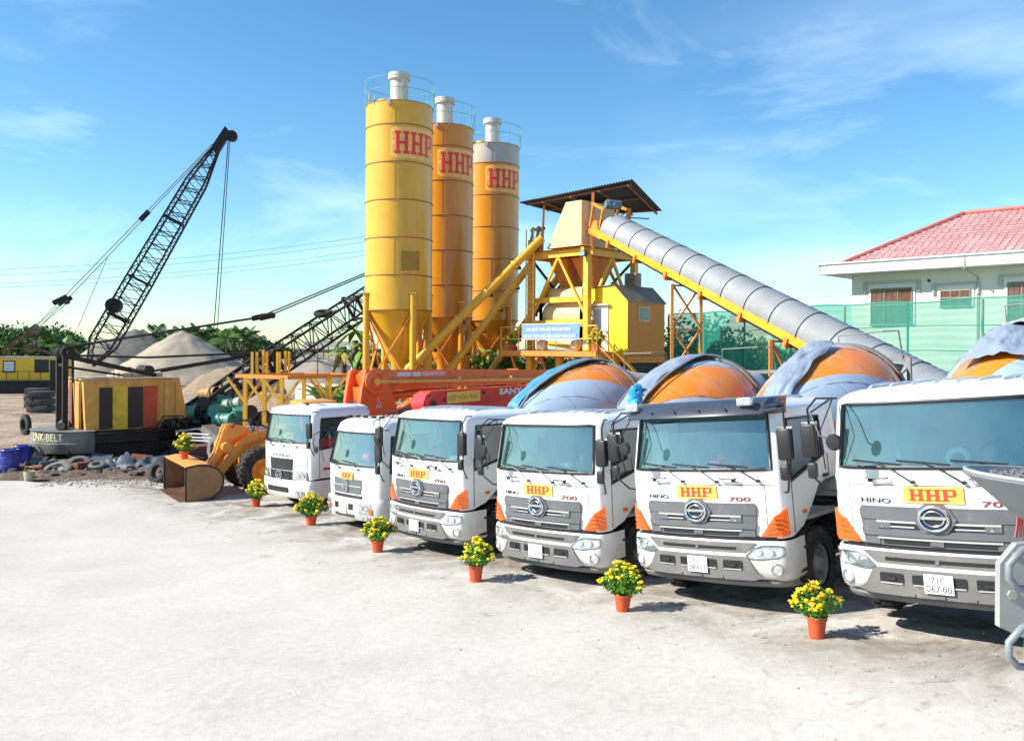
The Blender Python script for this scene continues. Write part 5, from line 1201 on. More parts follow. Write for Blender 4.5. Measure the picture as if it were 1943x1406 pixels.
def trestle(px,name_):
        # distance along by solving for pixel column
    best=min((abs((CA+dC*t).x/(CA+dC*t).y*F+971-px),t) for t in [LC*i/400 for i in range(401)])[1]
    p=CA+dC*best-uC*.40; gz_=g(p.x,p.y); sp=.62
    mb=MB()
    tp=[p-sC*sp,p+sC*sp]; 
    for q in tp: mb.bar(q,(q.x,q.y,gz_),.10,.10)
    h=p.z-gz_; n=max(1,int(h/1.5))
    for k in range(n):
        z0=gz_+h*k/n; z1=gz_+h*(k+1)/n; a,b=tp
        mb.bar((a.x,a.y,z0),(b.x,b.y,z1),.06,.06); mb.bar((b.x,b.y,z0),(a.x,a.y,z1),.06,.06); mb.bar((a.x,a.y,z1-.05),(b.x,b.y,z1-.05),.06,.06)
    build('trestle',mb,FRAMEO,cv,0)
trestle(1306,'a'); trestle(1500,'b'); trestle(1640,'c')
# ------------------------------------------------------------------ dust net fence and the house behind it
def netmat():
    m=bpy.data.materials.new('green_net'); m.use_nodes=True; nt=m.node_tree; N=nt.nodes; K=nt.links.new; N.clear()
    o=N.new('ShaderNodeOutputMaterial'); tr=N.new('ShaderNodeBsdfTransparent'); df=N.new('ShaderNodeBsdfDiffuse'); tl=N.new('ShaderNodeBsdfTranslucent')
    for q in(df,tl): q.inputs[0].default_value=(0.05,0.36,0.27,1)
    t=N.new('ShaderNodeTexCoord'); n=N.new('ShaderNodeTexNoise'); n.inputs['Scale'].default_value=.5; n.inputs['Detail'].default_value=8; K(t.outputs['Object'],n.inputs[0])
    w=N.new('ShaderNodeTexWave'); w.bands_direction='Z'; w.inputs['Scale'].default_value=1.1; w.inputs['Distortion'].default_value=1.5; K(t.outputs['Object'],w.inputs[0])
    a=N.new('ShaderNodeMixShader'); a.inputs[0].default_value=.45; K(df.outputs[0],a.inputs[1]); K(tl.outputs[0],a.inputs[2])
    r=N.new('ShaderNodeMapRange'); r.inputs[3].default_value=.50; r.inputs[4].default_value=.74; K(n.outputs['Fac'],r.inputs[0])
    r2=N.new('ShaderNodeMath'); r2.operation='MULTIPLY_ADD'; r2.inputs[1].default_value=.08; K(w.outputs[0],r2.inputs[0]); K(r.outputs[0],r2.inputs[2])
    mx=N.new('ShaderNodeMixShader'); K(r2.outputs[0],mx.inputs[0]); K(tr.outputs[0],mx.inputs[1]); K(a.outputs[0],mx.inputs[2]); K(mx.outputs[0],o.inputs[0]); return m
NA=Vector((8.3,45,0)); NB=Vector((16.9,27.0,0)); ndir=(NB-NA).normalized(); NL=(NB-NA).length; NB2=NB+ndir*4; NE=(NB2-NA).length
gzf=g(12,35)
fn_=thing('net_fence',(NA.x,NA.y,g(NA.x,NA.y)),'tall green dust net fence on steel posts between the plant and the house','fence')
mb=MB(); rows=[]; nseg=90
for j in range(13):
    f=j/12; line=[]
    for i in range(nseg+1):
        s=NE*i/nseg; top=CZ+1.80+.03*math.sin(s*1.9)+.03*math.sin(s*.7); z=gzf-.3+(top-gzf+.3)*f
        p=NA+ndir*s+ndir.cross(Zv)*(.05*noise.noise(Vector((s*.6,z*.8,0))))
        line.append(Vector((p.x,p.y,z)))
    rows.append(line)
mb.grid(rows); build('net',mb,netmat(),fn_,60)
GRS=mat('fence_green_steel',(0.03,0.30,0.24),.5); GREYST=mat('fence_grey_steel',(0.20,0.22,0.22),.6,.3)
mb=MB(); mb.tube([(r.x,r.y,r.z) for r in rows[-1][::2]],.028,5); build('top_rope',mb,GRS,fn_,0)
for k in range(8):
    s=.1+NE*k/8; p=NA+ndir*s-ndir.cross(Zv)*.0+Vector((.0,.12,0)); mb=MB(); mb.cyl((p.x,p.y,g(p.x,p.y)),(p.x,p.y,CZ+1.75),.045,n=8); build('post',mb,GRS if k%2 else GREYST,fn_,0)
for z in(CZ-.0,CZ-.75,CZ-1.5,CZ+.9):
    p=NA+Vector((0,.1,0)); q=NB2+Vector((0,.1,0)); mb=MB(); mb.tube([p+(q-p)*i/12+Zv*(z-.05*math.sin(math.pi*((i*1.0)%4)/4)) for i in range(13)],.016,4); build('rail_wire',mb,GREYST,fn_,0)
# --- house
HW=mat('house_wall',(0.74,0.72,0.62),.8,var=.07,scale=.6,dirt=(0.55,0.52,0.44),dirt_amt=.2,streak=True)
HT=mat('house_trim',(0.80,0.80,0.77),.7,var=.06,dirt=(0.5,0.5,0.46),dirt_amt=.2,streak=True)
def roofmat():
    m=bpy.data.materials.new('red_tile'); m.use_nodes=True; nt=m.node_tree; N=nt.nodes; K=nt.links.new; b=N['Principled BSDF']; b.inputs['Roughness'].default_value=.5
    t=N.new('ShaderNodeTexCoord'); n=N.new('ShaderNodeTexNoise'); n.inputs['Scale'].default_value=1.2; n.inputs['Detail'].default_value=8; K(t.outputs['Object'],n.inputs[0])
    r=N.new('ShaderNodeValToRGB'); e=r.color_ramp.elements; e[0].color=(0.46,0.28,0.27,1); e[1].color=(0.56,0.41,0.40,1); e[0].position=.3; e[1].position=.7; K(n.outputs['Fac'],r.inputs[0])
    dt=N.new('ShaderNodeVectorMath'); dt.operation='DOT_PRODUCT'; dt.inputs[1].default_value=(.7071,-.7071,0); K(t.outputs['Object'],dt.inputs[0]); sp=N.new('ShaderNodeSeparateXYZ'); K(t.outputs['Object'],sp.inputs[0])
    def line(src,per,wd):
        a=N.new('ShaderNodeMath'); a.operation='DIVIDE'; a.inputs[1].default_value=per; K(src,a.inputs[0]); f=N.new('ShaderNodeMath'); f.operation='FRACT'; K(a.outputs[0],f.inputs[0]); c=N.new('ShaderNodeMath'); c.operation='LESS_THAN'; c.inputs[1].default_value=wd; K(f.outputs[0],c.inputs[0]); return c.outputs[0]
    mxx=N.new('ShaderNodeMath'); mxx.operation='MAXIMUM'; K(line(dt.outputs['Value'],.34,.16),mxx.inputs[0]); K(line(sp.outputs[2],.155,.2),mxx.inputs[1])
    x=N.new('ShaderNodeMixRGB'); x.inputs[2].default_value=(0.38,0.15,0.15,1); K(mxx.outputs[0],x.inputs[0]); K(r.outputs[0],x.inputs[1]); K(x.outputs[0],b.inputs['Base Color']); return m
RT=roofmat(); RT2=mat('ridge_tile',(0.50,0.14,0.11),.5,var=.2)
HC=Vector((16.1,40.0,0)); HLn=15.0; HD=11.0; ez=CZ+3.55; gtz=CZ+4.02; hz0=g(16,40)
ho=thing('house',(HC.x,HC.y,hz0),'cream two storey house with red tiled hip roof behind the green net','house')
mb=MB(); mb.prism([HC+Zv*hz0,HC+U*HLn+Zv*hz0,HC+U*HLn+V*HD+Zv*hz0,HC+V*HD+Zv*hz0],Zv*(ez-hz0)); build('walls',mb,HW,ho,0)
o1=1.05
E0=HC-U*o1-V*o1;E1=HC+U*(HLn+o1)-V*o1;E2=HC+U*(HLn+o1)+V*(HD+o1);E3=HC-U*o1+V*(HD+o1)
mb=MB(); mb.prism([p+Zv*(ez+.002) for p in(E0,E1,E2,E3)],Zv*.1)
ring=[E0,E1,E2,E3]
for k in range(4):
    a,b=ring[k],ring[(k+1)%4]; mb.bar(a+Zv*(ez+.25)-(b-a).normalized()*.06,b+Zv*(ez+.25)+(b-a).normalized()*.06,.12,.50)
mb.bar(E0-V*.04-U*.1+Zv*(gtz+.01),E1-V*.04+Zv*(gtz+.01),.22,.06)
build('eaves',mb,HT,ho,0)
# tile courses: stepped ribbed surface
def slope(name,a,b,c,d,nu,nv):
    """a-b along the eave, d-c along the ridge"""
    mb=MB(); nrm=(b-a).cross(d-a).normalized()
    if nrm.z<0: nrm=-nrm
    for j in range(nv):
        rows=[]
        for t,h in((j/nv,.055),((j+1)/nv,.0)):
            line=[]
            for i in range(nu*4+1):
                s=i/(nu*4); p=(a*(1-s)+b*s)*(1-t)+(d*(1-s)+c*s)*t
                line.append(p+nrm*(h+.028*math.sin(2*math.pi*i/4)))
            rows.append(line)
        mb.grid(rows)
        mb.grid([rows[0],[p-nrm*.055 for p in rows[0]]])
    return build(name,mb,RT,ho,0)
rz=CZ+6.62; R0=HC+U*3.4+V*5.0+Zv*rz; R1=HC+U*(HLn-3.4)+V*5.0+Zv*rz; zz=gtz+.0
b0=E0+U*.9+V*.5;b1=E1-U*.9+V*.5;b2=E2-U*.9-V*.5;b3=E3+U*.9-V*.5
b0,b1,b2,b3=[p+Zv*zz for p in(b0,b1,b2,b3)]
slope('roof_slope',b0,b1,R1,R0,34,18); slope('roof_slope',b3,b0,R0,R0,22,18); slope('roof_slope',b1,b2,R1,R1,22,6); slope('roof_slope',b2,b3,R0,R1,20,6)
for a,b in((b0,R0),(R0,R1),(b3,R0),(b1,R1),(b2,R1)):
    mb=MB(); mb.tube([a+(b-a)*i/14+Zv*(.08+.012*(i%2)) for i in range(15)],.11,8); build('ridge_cap',mb,RT2,ho,40)
WBR=mat('window_brown_pane',(0.16,0.07,0.05),.12,var=.5,scale=3); WFR=mat('window_frame',(0.30,0.24,0.18),.5)
def hwin(s,wd,z0,z1,label=None):
    p=HC+U*s-V*.004
    mb=MB(); 
    mb.prism([p+U*a+Zv*z for a,z in((-.12,z0),(wd+.12,z0),(wd+.12,z1+.12),(-.12,z1+.12))],-V*.05); wf=build('window',mb,HT,ho,0)
    mb=MB(); mb.prism([p-V*.052+U*a+Zv*z for a,z in((0,z0+.02),(wd,z0+.02),(wd,z1),(0,z1))],-V*.012); build('pane',mb,WBR,wf,0)
    mb=MB(); n=3
    for i in range(n+1): mb.bar(p-V*.075+U*wd*i/n+Zv*z0,p-V*.075+U*wd*i/n+Zv*z1,.06,.04)
    for z in(z0+.02,z0+(z1-z0)*.55,z1): mb.bar(p-V*.072+Zv*z,p-V*.072+U*wd+Zv*z,.05,.06)
    for i in range(1,8): mb.bar(p-V*.09+U*wd*i/8+Zv*z0,p-V*.09+U*wd*i/8+Zv*z1,.012,.012)
    build('frame',mb,WFR,wf,0)
    mb=MB(); zt_=z1+.32; mb.bar(p-V*.06+U*-.32+Zv*zt_,p-V*.06+U*(wd+.32)+Zv*zt_,.12,.09); mb.bar(p-V*.06+U*-.30+Zv*(zt_-.02),p-V*.06-U*.30+Zv*(zt_-.5),.12,.09); mb.bar(p-V*.06+U*(wd+.30)+Zv*(zt_-.02),p-V*.06+U*(wd+.3)+Zv*(zt_-.5),.12,.09); build('hood_mould',mb,mat('mould_grey',(0.52,0.50,0.46),.8,var=.1),wf,0)
# columns along the facade solved once from the picture: 1653-1730, 1785-1840, 1908-1990
def sU(px): 
    k=(px-971)/F; return (k*HC.y-HC.x)/(.7071*(1+k))
for a,b,z0,z1 in((1653,1730,CZ+1.15,CZ+2.82),(1785,1841,CZ+1.9,CZ+2.62),(1912,1995,CZ+1.15,CZ+2.85)):
    s=sU(a); hwin(s,sU(b)-s,z0,z1)
mb=MB(); s=sU(1845); mb.tube([HC+U*s-V*1.1+Zv*(gtz+.1),HC+U*s-V*1.15+Zv*(ez-.1),HC+U*(s+.2)-V*.08+Zv*(ez-.4),HC+U*(s+.2)-V*.06+Zv*hz0],.03,6); build('rain_pipe',mb,mat('pipe_brown',(0.35,0.28,0.18),.6),ho,40)
mb=MB(); s=sU(1762); mb.cyl(HC+U*s+V*.02+Zv*(ez-.45),HC+U*s-V*.1+Zv*(ez-.45),.06,n=10); build('vent',mb,DARKM,ho,40)
# ------------------------------------------------------------------ lattice helpers and cranes
CRB=mat('crane_black',(0.018,0.017,0.017),.6,.3,var=.5,dirt=(0.10,0.05,0.03),dirt_amt=.35,dirt_scale=1.5)
CRY=mat('crane_yellow',(0.68,0.35,0.08),.6,var=.25,dirt=(0.22,0.10,0.04),dirt_amt=.5,dirt_scale=2.4,streak=True)
CRR=mat('crane_red_door',(0.52,0.07,0.02),.55,var=.3,dirt=(0.2,0.06,0.03),dirt_amt=.4)
CRC=mat('crane_counterweight',(0.20,0.195,0.17),.7,var=.3,dirt=(0.05,0.042,0.035),dirt_amt=.6,streak=True)
CABLE=mat('cable',(0.03,0.035,0.035),.5,.4)
def lattice(mb,a,b,w0,w1,h0,h1,nb,cw=.09,bw=.04,side=None,taper_in=0.0,taper_out=0.0):
    a=Vector(a);b=Vector(b); d=(b-a).normalized(); sd_=side or d.cross(Zv).normalized(); u_=sd_.cross(d)
    def sec(t):
        k=1.0
        if taper_in and t<taper_in: k=.25+.75*t/taper_in
        if taper_out and t>1-taper_out: k=.25+.75*(1-t)/taper_out
        w=(w0+(w1-w0)*t)/2*k; h=(h0+(h1-h0)*t)/2*k; p=a+(b-a)*t
        return [p-sd_*w-u_*h,p+sd_*w-u_*h,p+sd_*w+u_*h,p-sd_*w+u_*h]
    S=[sec(i/nb) for i in range(nb+1)]
    for i in range(nb):
        for k in range(4):
            mb.bar(S[i][k],S[i+1][k],cw,cw); k2=(k+1)%4
            if i%2: mb.bar(S[i][k],S[i+1][k2],bw,bw)
            else: mb.bar(S[i][k2],S[i+1][k],bw,bw)
            if i%2==0: mb.bar(S[i+1][k],S[i+1][k2],bw,bw) 
    return S
def crane(loc,phi,name,label,foot,tip,nb,wb,tip_h,gantry=(-2.0,2.9),house=True,near=True):
    """local: +x heading, +y left, z up"""
    t=thing('crawler_crane',loc,label,'crane','lattice boom crawler cranes',False)
    t.rotation_euler=(0,0,phi)
    return t
# --- near crane, heading away to the right
P1=Vector((-16.6,36.0,g(-16.6,36))); ph=R_(40)
k1=thing('crawler_crane',P1,'near crawler crane with patchy yellow and red house and grey counterweight, boom lowered','crane','lattice boom cranes',False)
k1.rotation_euler=(0,0,ph)
zd=1.30
mb=MB()
for s in(-1,1):
    pts=[(x*1,z) for x,z in((-2.3,.15),(-2.5,.45),(-2.3,.78),(2.3,.78),(2.5,.45),(2.3,.15),(2.0,0),(-2.0,0))]
    mb.prism([(x,s*1.35-.32,z) for x,z in pts],(0,.64,0))
    for i in range(22): mb.box((-2.2+.21*i,s*1.35,.80),(.12,.70,.05))
mb.box((0,0,.6),(1.8,2.3,.4)); mb.cyl((0,0,.7),(0,0,1.15),.95,n=28)
build('crawler_base',mb,CRB,k1,0)
mb=MB(); mb.box((.1,0,zd-.06),(5.6,3.0,.14)); mb.box((1.3,-1.75,zd-.02),(3.3,.7,.05)); mb.box((2.9,0,zd+.05),(1.0,1.5,.35)); build('deck',mb,CRB,k1,0)
# counterweight: curved slab at the rear
mb=MB(); rows=[]
for z,o_ in((zd-.82,.14),(zd-.45,.0),(zd-.42,.0),(zd-.40,.04),(zd+.02,.06),(zd+.06,.0)):
    rows.append([Vector((-1.5-(2.0-o_)*math.cos(R_(a)),(2.0-o_)*math.sin(R_(a)),z)) for a in range(-88,89,8)])
mb.grid(rows); mb.add(rows[-1]+[Vector((-1.2,0,zd+.06))],[(i,i+1,len(rows[-1])) for i in range(len(rows[-1])-1)]); cw=build('counterweight',mb,CRC,k1,40)
mb=MB()
def cwt(x,y,z): 
    a=R_(14)-x/1.72; return Vector((-1.5-1.735*math.cos(a),1.735*math.sin(a),zd-.17+y))
def cwt2(x,y,z): 
    a=x/1.72+R_(-14); return Vector((-1.5-1.72*math.cos(a),-1.72*math.sin(-a) if False else 1.72*math.sin(-a)*-1,zd-.17+y))
put_text(mb,'LINK-BELT',lambda x,y,z:Vector((-1.5-1.972*math.cos((1.1+x)/1.97),-1.972*math.sin((1.1+x)/1.97),zd-.17+y)),.30,1.55,0,bold=.02)
build('maker_lettering',mb,mat('faded_letter',(0.72,0.66,0.40),.6,var=.3),cw,0)
mb=MB(); mb.cyl((-2.6,-.9,zd+.22),(-2.0,1.2,zd+.22),.16,n=14); build('roller',mb,CRC,k1,40)
# machinery house made of panels
hy=1.28; zt1=zd+2.05
body=[(-1.75,zd),(2.35,zd),(1.95,zt1),(-1.85,zt1+.02)]
mb=MB(); mb.prism([(x,-hy,z) for x,z in body],(0,2*hy,0)); hs_=build('house',mb,CRY,k1,0)
mb=MB(); mb.box((0,0,zt1+.05),(3.9,2*hy+.1,.05)); mb.box((.7,.2,zt1+.15),(1.6,1.3,.18)); build('house_roof',mb,mat('crane_roof',(0.55,0.42,0.25),.6,var=.3,dirt=(0.2,0.12,0.06),dirt_amt=.4),k1,0)
def panel(x0,x1,z0,z1,m_,nm,off=.012,y=-hy):
    mb=MB(); s=-1 if y<0 else 1; mb.prism([(x0,y,zd+z0),(x1,y,zd+z0),(x1,y,zd+z1),(x0,y,zd+z1)],(0,s*off,0)); return build(nm,mb,m_,k1,0)
panel(-1.25,-.75,.05,1.75,BLACK,'doorway'); panel(-.15,.45,.05,1.75,BLACK,'doorway'); panel(.47,1.02,.02,1.78,CRR,'sliding_door',.03)
panel(-.74,-.17,.02,1.8,mat('door_yellow',(0.72,0.50,0.04),.5,var=.3,dirt=(0.4,0.12,0.02),dirt_amt=.45),'side_panel',.03)
mb=MB()
for x in(1.3,1.75): mb.box((x,-hy-.006,zd+1.0),(.012,.012,1.9))
build('panel_seam',mb,DARKM,k1,0)
mb=MB(); rq=random.Random(2)
for i in range(14): mb.rbox((1.15+.16*i*.6+rq.uniform(-.1,.1),-1.75+rq.uniform(-.2,.25),zd+.12+rq.uniform(0,.18)),(rq.uniform(.12,.35),rq.uniform(.1,.3),rq.uniform(.1,.3)),.03,rz=rq.uniform(0,3))
mb.tube([(.9,-1.6,zd+.05),(1.1,-1.75,zd+.5),(1.9,-1.8,zd+.5),(2.2,-1.7,zd+.05)],.03,6); build('deck_gear',mb,CRB,k1)
mb=MB(); mb.box((-.4,-1.72,zd-.25),(2.6,.35,.4)); mb.box((0,0,zd-.3),(3.6,2.6,.35)); build('lower_frame',mb,CRB,k1,0)
# rear wall panels
mb=MB(); mb.box((-1.86,.75,zd+1.0),(.03,.5,1.85)); build('rear_panel',mb,mat('crane_maroon',(0.20,0.06,0.04),.6,var=.3),k1,0)
mb=MB(); mb.box((-1.86,-.5,zd+1.0),(.03,.9,1.85)); build('rear_door',mb,CRY,k1,0)
# gantry: two uprights at the back with sheaves, sloping struts forward
mb=MB(); gx=-2.35; gzt=zd+3.15
for s in(-.55,.55):
    mb.bar((gx,s,zd-.1),(gx,s,gzt),.16,.20); mb.bar((gx,s,gzt-.1),(1.35,s*.7,zt1+.1),.12,.16); mb.bar((gx,s,gzt-.55),(.2,s*.7,zt1+.1),.08,.08)
mb.bar((gx,-.6,gzt-.5),(gx,.6,gzt-.5),.1,.1); mb.cyl((gx+.1,-.85,gzt),(gx+.1,.85,gzt),.10,n=12)
for s in(-.6,-.42,-.2,.2,.42,.6): mb.cyl((gx+.1,s-.04,gzt),(gx+.1,s+.04,gzt),.26,n=20)
gn=build('gantry',mb,CRB,k1,0)
mb=MB()
for s in(-.5,-.35,-.2): mb.tube([(gx+.32,s,gzt),(gx+.33,s,zt1-.2+.2*abs(s))],.018,4)
mb.cyl((.9,-.6,zt1+.35),(.9,.6,zt1+.35),.22,n=16); mb.tube([(-.6,-.9,zt1),(-.6,-.9,zt1+.5),(.1,-.9,zt1+.5),(.1,-.9,zt1)],.018,4); build('hoist_drum',mb,CRB,k1,0)
# boom
foot=Vector((2.75,0,zd+.15)); tip=Vector((2.75+13.6,0,zd+.15+8.5))
mb=MB(); dd=(tip-foot); 
S1=lattice(mb,foot,foot+dd*.30,1.3,1.35,.8,1.15,8,.17,.09,side=Vector((0,-1,0))); build('boom_foot_section',mb,CRB,k1,0)
mb=MB(); lattice(mb,foot+dd*.30,foot+dd*.62,1.35,1.3,1.15,1.1,9,.105,.045,side=Vector((0,-1,0))); b2_=build('boom_middle_section',mb,CRB,k1,0)
mb=MB(); lattice(mb,foot+dd*.62,tip,1.3,1.2,1.1,.9,10,.10,.045,side=Vector((0,-1,0)),taper_out=.4); build('boom_top_section',mb,CRB,k1,0)
un=Vector((-dd.z,0,dd.x)).normalized()
for f in(.30,.62):
    mb=MB(); p=foot+dd*f; 
    q=[p+Vector((0,s,0))*.66+un*h for s,h in((-1,-.58),(1,-.58),(1,.58),(-1,.58))]
    for i in range(4): mb.bar(q[i],q[(i+1)%4],.13,.13); mb.rbox(q[i],(.26,.22,.26),.05)
    mb.bar(q[0],q[2],.06,.06); mb.bar(q[1],q[3],.06,.06); build('boom_joint_frame',mb,CRB,k1,0)
# solid side plates at the foot
mb=MB(); 
for s in(-.55,.55): mb.prism([foot+Vector((0,s,0))-un*.22,foot+Vector((0,s*1.2,0))+dd.normalized()*3.4-un*.50,foot+Vector((0,s*1.2,0))+dd.normalized()*3.4-un*.10,foot+Vector((0,s*1.2,0))+un*.12],(0,.05*s,0))
build('foot_plate',mb,mat('foot_grey',(0.22,0.22,0.24),.5,.3,var=.5),k1,0)
# tyre lashed on the boom
mb=MB(); p=foot+dd*.515+un*.70; mb.torus(p,(un.x*.3,-.2,un.z),.36,.13,24,10); build('lashed_tyre',mb,RUBBER,b2_,60)
# pendants
mb=MB(); blk=foot+dd*.34+un*2.15
for s in(-.45,.45): mb.tube([(gx+.1,s,gzt+.22),blk+Vector((0,s,0)),tip+un*.5+Vector((0,s*.6,0))],.035,5)
for s in(-.3,.3): mb.tube([(gx+.3,s,gzt-.1),(1.0,s,zt1+.9),foot+dd*.295+un*.62+Vector((0,s,0))],.045,5)
for s in(-.5,.5): mb.bar((1.4,s,zt1+.3),foot+dd*.295+un*.60+Vector((0,s,0)),.09,.09)
for s in(-.45,.45): mb.rbox(blk+Vector((0,s,0)),(.75,.12,.26),.05,rot=Matrix.Rotation(-.25,3,'Y'))
mb.cyl(blk+Vector((.25,-.55,.05)),blk+Vector((.25,.55,.05)),.14,n=14)
build('pendant',mb,CRB,k1,0)
mb=MB(); mb.tube([foot+dd*.55,Vector(foot+dd*.55)+Vector((0,0,-2.6))],.012,4); build('hanging_line',mb,CABLE,k1,0)
# --- far crane with the raised boom
Yc=85.0; P2=at(66,730,Yc); P2.z=g(P2.x,Yc); ph2=R_(14)
k2=thing('crawler_crane',P2,'far yellow crane with long raised black lattice boom at the left edge','crane','lattice boom cranes',False); k2.rotation_euler=(0,0,ph2)
h0=CZ-1600/1600*0; zz0=CZ-66/1600*Yc-P2.z; zz1=CZ-24/1600*Yc-P2.z     # house floor and roof above the ground
mb=MB(); mb.prism([(-3.0,-1.5,zz0),(3.2,-1.5,zz0),(3.2,-1.5,zz1),(-2.9,-1.5,zz1)],(0,3,0)); build('house',mb,mat('far_crane_yellow',(0.80,0.50,0.03),.5,var=.12),k2,0)
mb=MB(); mb.box((.1,0,zz1+.06),(6.3,3.1,.1)); build('house_roof',mb,mat('pale_roof',(0.45,0.45,0.42),.6),k2,0)
for a,b in((-2.45,-1.35),):
    mb=MB(); mb.box(((a+b)/2,-1.51,(zz0+zz1)/2+.25),(b-a,.03,1.2)); f=build('window',mb,BLACK,k2,0); mb=MB(); mb.box(((a+b)/2,-1.535,(zz0+zz1)/2+.25),(b-a-.2,.02,1.0)); build('pane',mb,mat('far_pane',(0.55,0.60,0.60),.2),f,0)
mb=MB(); mb.box((1.0,-1.51,(zz0+zz1)/2+.3),(1.3,.03,1.3)); build('window',mb,BLACK,k2,0)
mb=MB(); mb.box((2.0,-1.51,(zz0+zz1)/2-.1),(.5,.03,2.0)); build('doorway',mb,BLACK,k2,0)
mb=MB(); mb.box((0,0,zz0-.15),(7.4,4,.25)); mb.box((0,-1.6,.5),(6.5,.9,1.0)); mb.box((0,1.6,.5),(6.5,.9,1.0)); mb.box((0,0,(zz0)/2),(2.4,2.4,zz0)); 
for x in range(-3,4): mb.bar((x,-1.95,zz0),(x,-1.95,zz0+.9),.05,.05)
mb.bar((-3.4,-1.95,zz0+.9),(3.4,-1.95,zz0+.9),.05,.05); build('crawler_base',mb,CRB,k2,0)
inv2=lambda px,py,Y=Yc: Matrix.Rotation(-ph2,3,'Z')@(at(px,py,Y)-P2)
def L2(px,py):   # a point of the crane's own mid plane seen at this pixel
    best=None
    lo=Yc-40; hi=Yc+60
    for i in range(60):
        m_=(lo+hi)/2
        if inv2(px,py,m_).y>0: hi=m_
        else: lo=m_
    q=inv2(px,py,m_); q.y=0; return q
ga=L2(62,628); gb=L2(35,660); gf=L2(88,690)
mb=MB()
for s in(-.7,.7):
    mb.bar((gb.x-1.2,s,zz1),(gb.x-1.0,s,gb.z),.2,.2); mb.bar((gb.x-1.0,s,gb.z),(ga.x,s,ga.z),.18,.18); mb.bar((gb.x+1.5,s,gb.z-.2),(ga.x,s,ga.z),.12,.12); mb.bar((gb.x+1.5,s,gb.z),(gf.x+1.5,s,zz1),.15,.15); mb.bar((gb.x-1,s,gb.z),(gb.x+1.5,s,gb.z-.1),.12,.12)
mb.cyl((ga.x,-1,ga.z),(ga.x,1,ga.z),.35,n=16); mb.cyl((gb.x+1,-.9,gb.z),(gb.x+1,.9,gb.z),.4,n=16)
build('gantry',mb,mat('gantry_brown',(0.14,0.08,0.04),.7,.2,var=.5),k2,0)
bf=L2(172,692); bt=L2(424,258); sdv=Vector((0,-1,0))
for a,b,n_,w0,w1,ti,to,nm in((0,.36,12,2.7,2.6,0.25,0,'boom_foot_section'),(.36,.62,9,2.6,2.3,0,0,'boom_middle_section'),(.62,.97,13,2.3,1.9,0,.5,'boom_top_section')):
    mb=MB(); lattice(mb,bf+(bt-bf)*a,bf+(bt-bf)*b,w0,w1,w0*.85,w1*.85,n_,.17,.075,side=sdv,taper_in=ti,taper_out=to); build(nm,mb,CRB,k2,0)
d2=(bt-bf).normalized(); u2=Vector((-d2.z,0,d2.x))
for f in(.36,.62,.20):
    mb=MB(); p=bf+(bt-bf)*f
    for h in(-.9,.9): mb.bar(p+Vector((0,-1,0))+u2*h,p+Vector((0,1,0))+u2*h,.25,.25)
    for s in(-1,1): mb.bar(p+Vector((0,s,0))-u2*.9,p+Vector((0,s,0))+u2*.9,.22,.22)
    build('boom_joint_frame',mb,CRB,k2,0)
mb=MB(); mb.prism([bt-d2*1.9+Vector((0,-.45,0))+u2*.45,bt-d2*1.9+Vector((0,-.45,0))-u2*.45,bt+d2*.6+Vector((0,-.45,0))-u2*.5,bt+d2*.9+Vector((0,-.45,0))+u2*.3],(0,.9,0)); mb.cyl(bt+d2*.4-u2*.75+Vector((0,-.4,0)),bt+d2*.4-u2*.75+Vector((0,.4,0)),.55,n=20); build('boom_head',mb,CRB,k2,0)
mb=MB(); br=L2(122,568); tp=bt-d2*1.4+u2*.5
for s in(-.55,.55):
    mb.tube([Vector((ga.x,s*1.2,ga.z)),br+Vector((0,s*1.6,0))],.035,4); mb.tube([Vector((ga.x,s*.9,ga.z)),br+Vector((.3,s*1.6,-.1))],.035,4)
    mb.tube([br+Vector((0,s*1.6,0)),tp+Vector((0,s*.6,0))],.045,4)
    mid=br+(tp-br)*.5+Vector((0,s*1.1,0)); mb.bar(mid,mid+(tp-br).normalized()*1.3,.22,.22)
    mb.rbox(br+Vector((-.2,s*1.6,-.1)),(1.5,.3,.5),.1,rot=Matrix.Rotation(-.5,3,'Y'))
mb.cyl(br+Vector((0,-1,-.2)),br+Vector((0,1,-.2)),.3,n=12)
hk=L2(404,640); mb.tube([L2(433,262),L2(404,640)],.05,4); mb.tube([L2(436,262),L2(411,640)],.04,4); mb.tube([L2(205,485),L2(148,620)],.03,4)
build('pendant',mb,CRB,k2,0)
q=L2(216,580); mb=MB(); mb.cyl(q+Vector((0,-.7,0)),q+Vector((0,.7,0)),.75,n=20); build('idler_sheave',mb,CRB,k2,40)
# ------------------------------------------------------------------ overhead wires
wg='overhead power wires'
for k,(yl,yr,lab) in enumerate(((497,436,'topmost overhead wire crossing the sky behind the raised boom'),(508,446,'second overhead wire from the top behind the raised boom'),(524,462,'third overhead wire from the top behind the raised boom'),(531,472,'lowest overhead wire crossing the sky behind the raised boom'))):
    a=at(-260,yl+24,110); b=at(850,yr-10,140); mb=MB(); mb.tube([a+(b-a)*i/24-Zv*(1.6*math.sin(math.pi*i/24)) for i in range(25)],.028,4)
    single('power_wire',mb,mat('wire_grey',(0.25,0.32,0.35),.6),lab,'wire',wg,0)
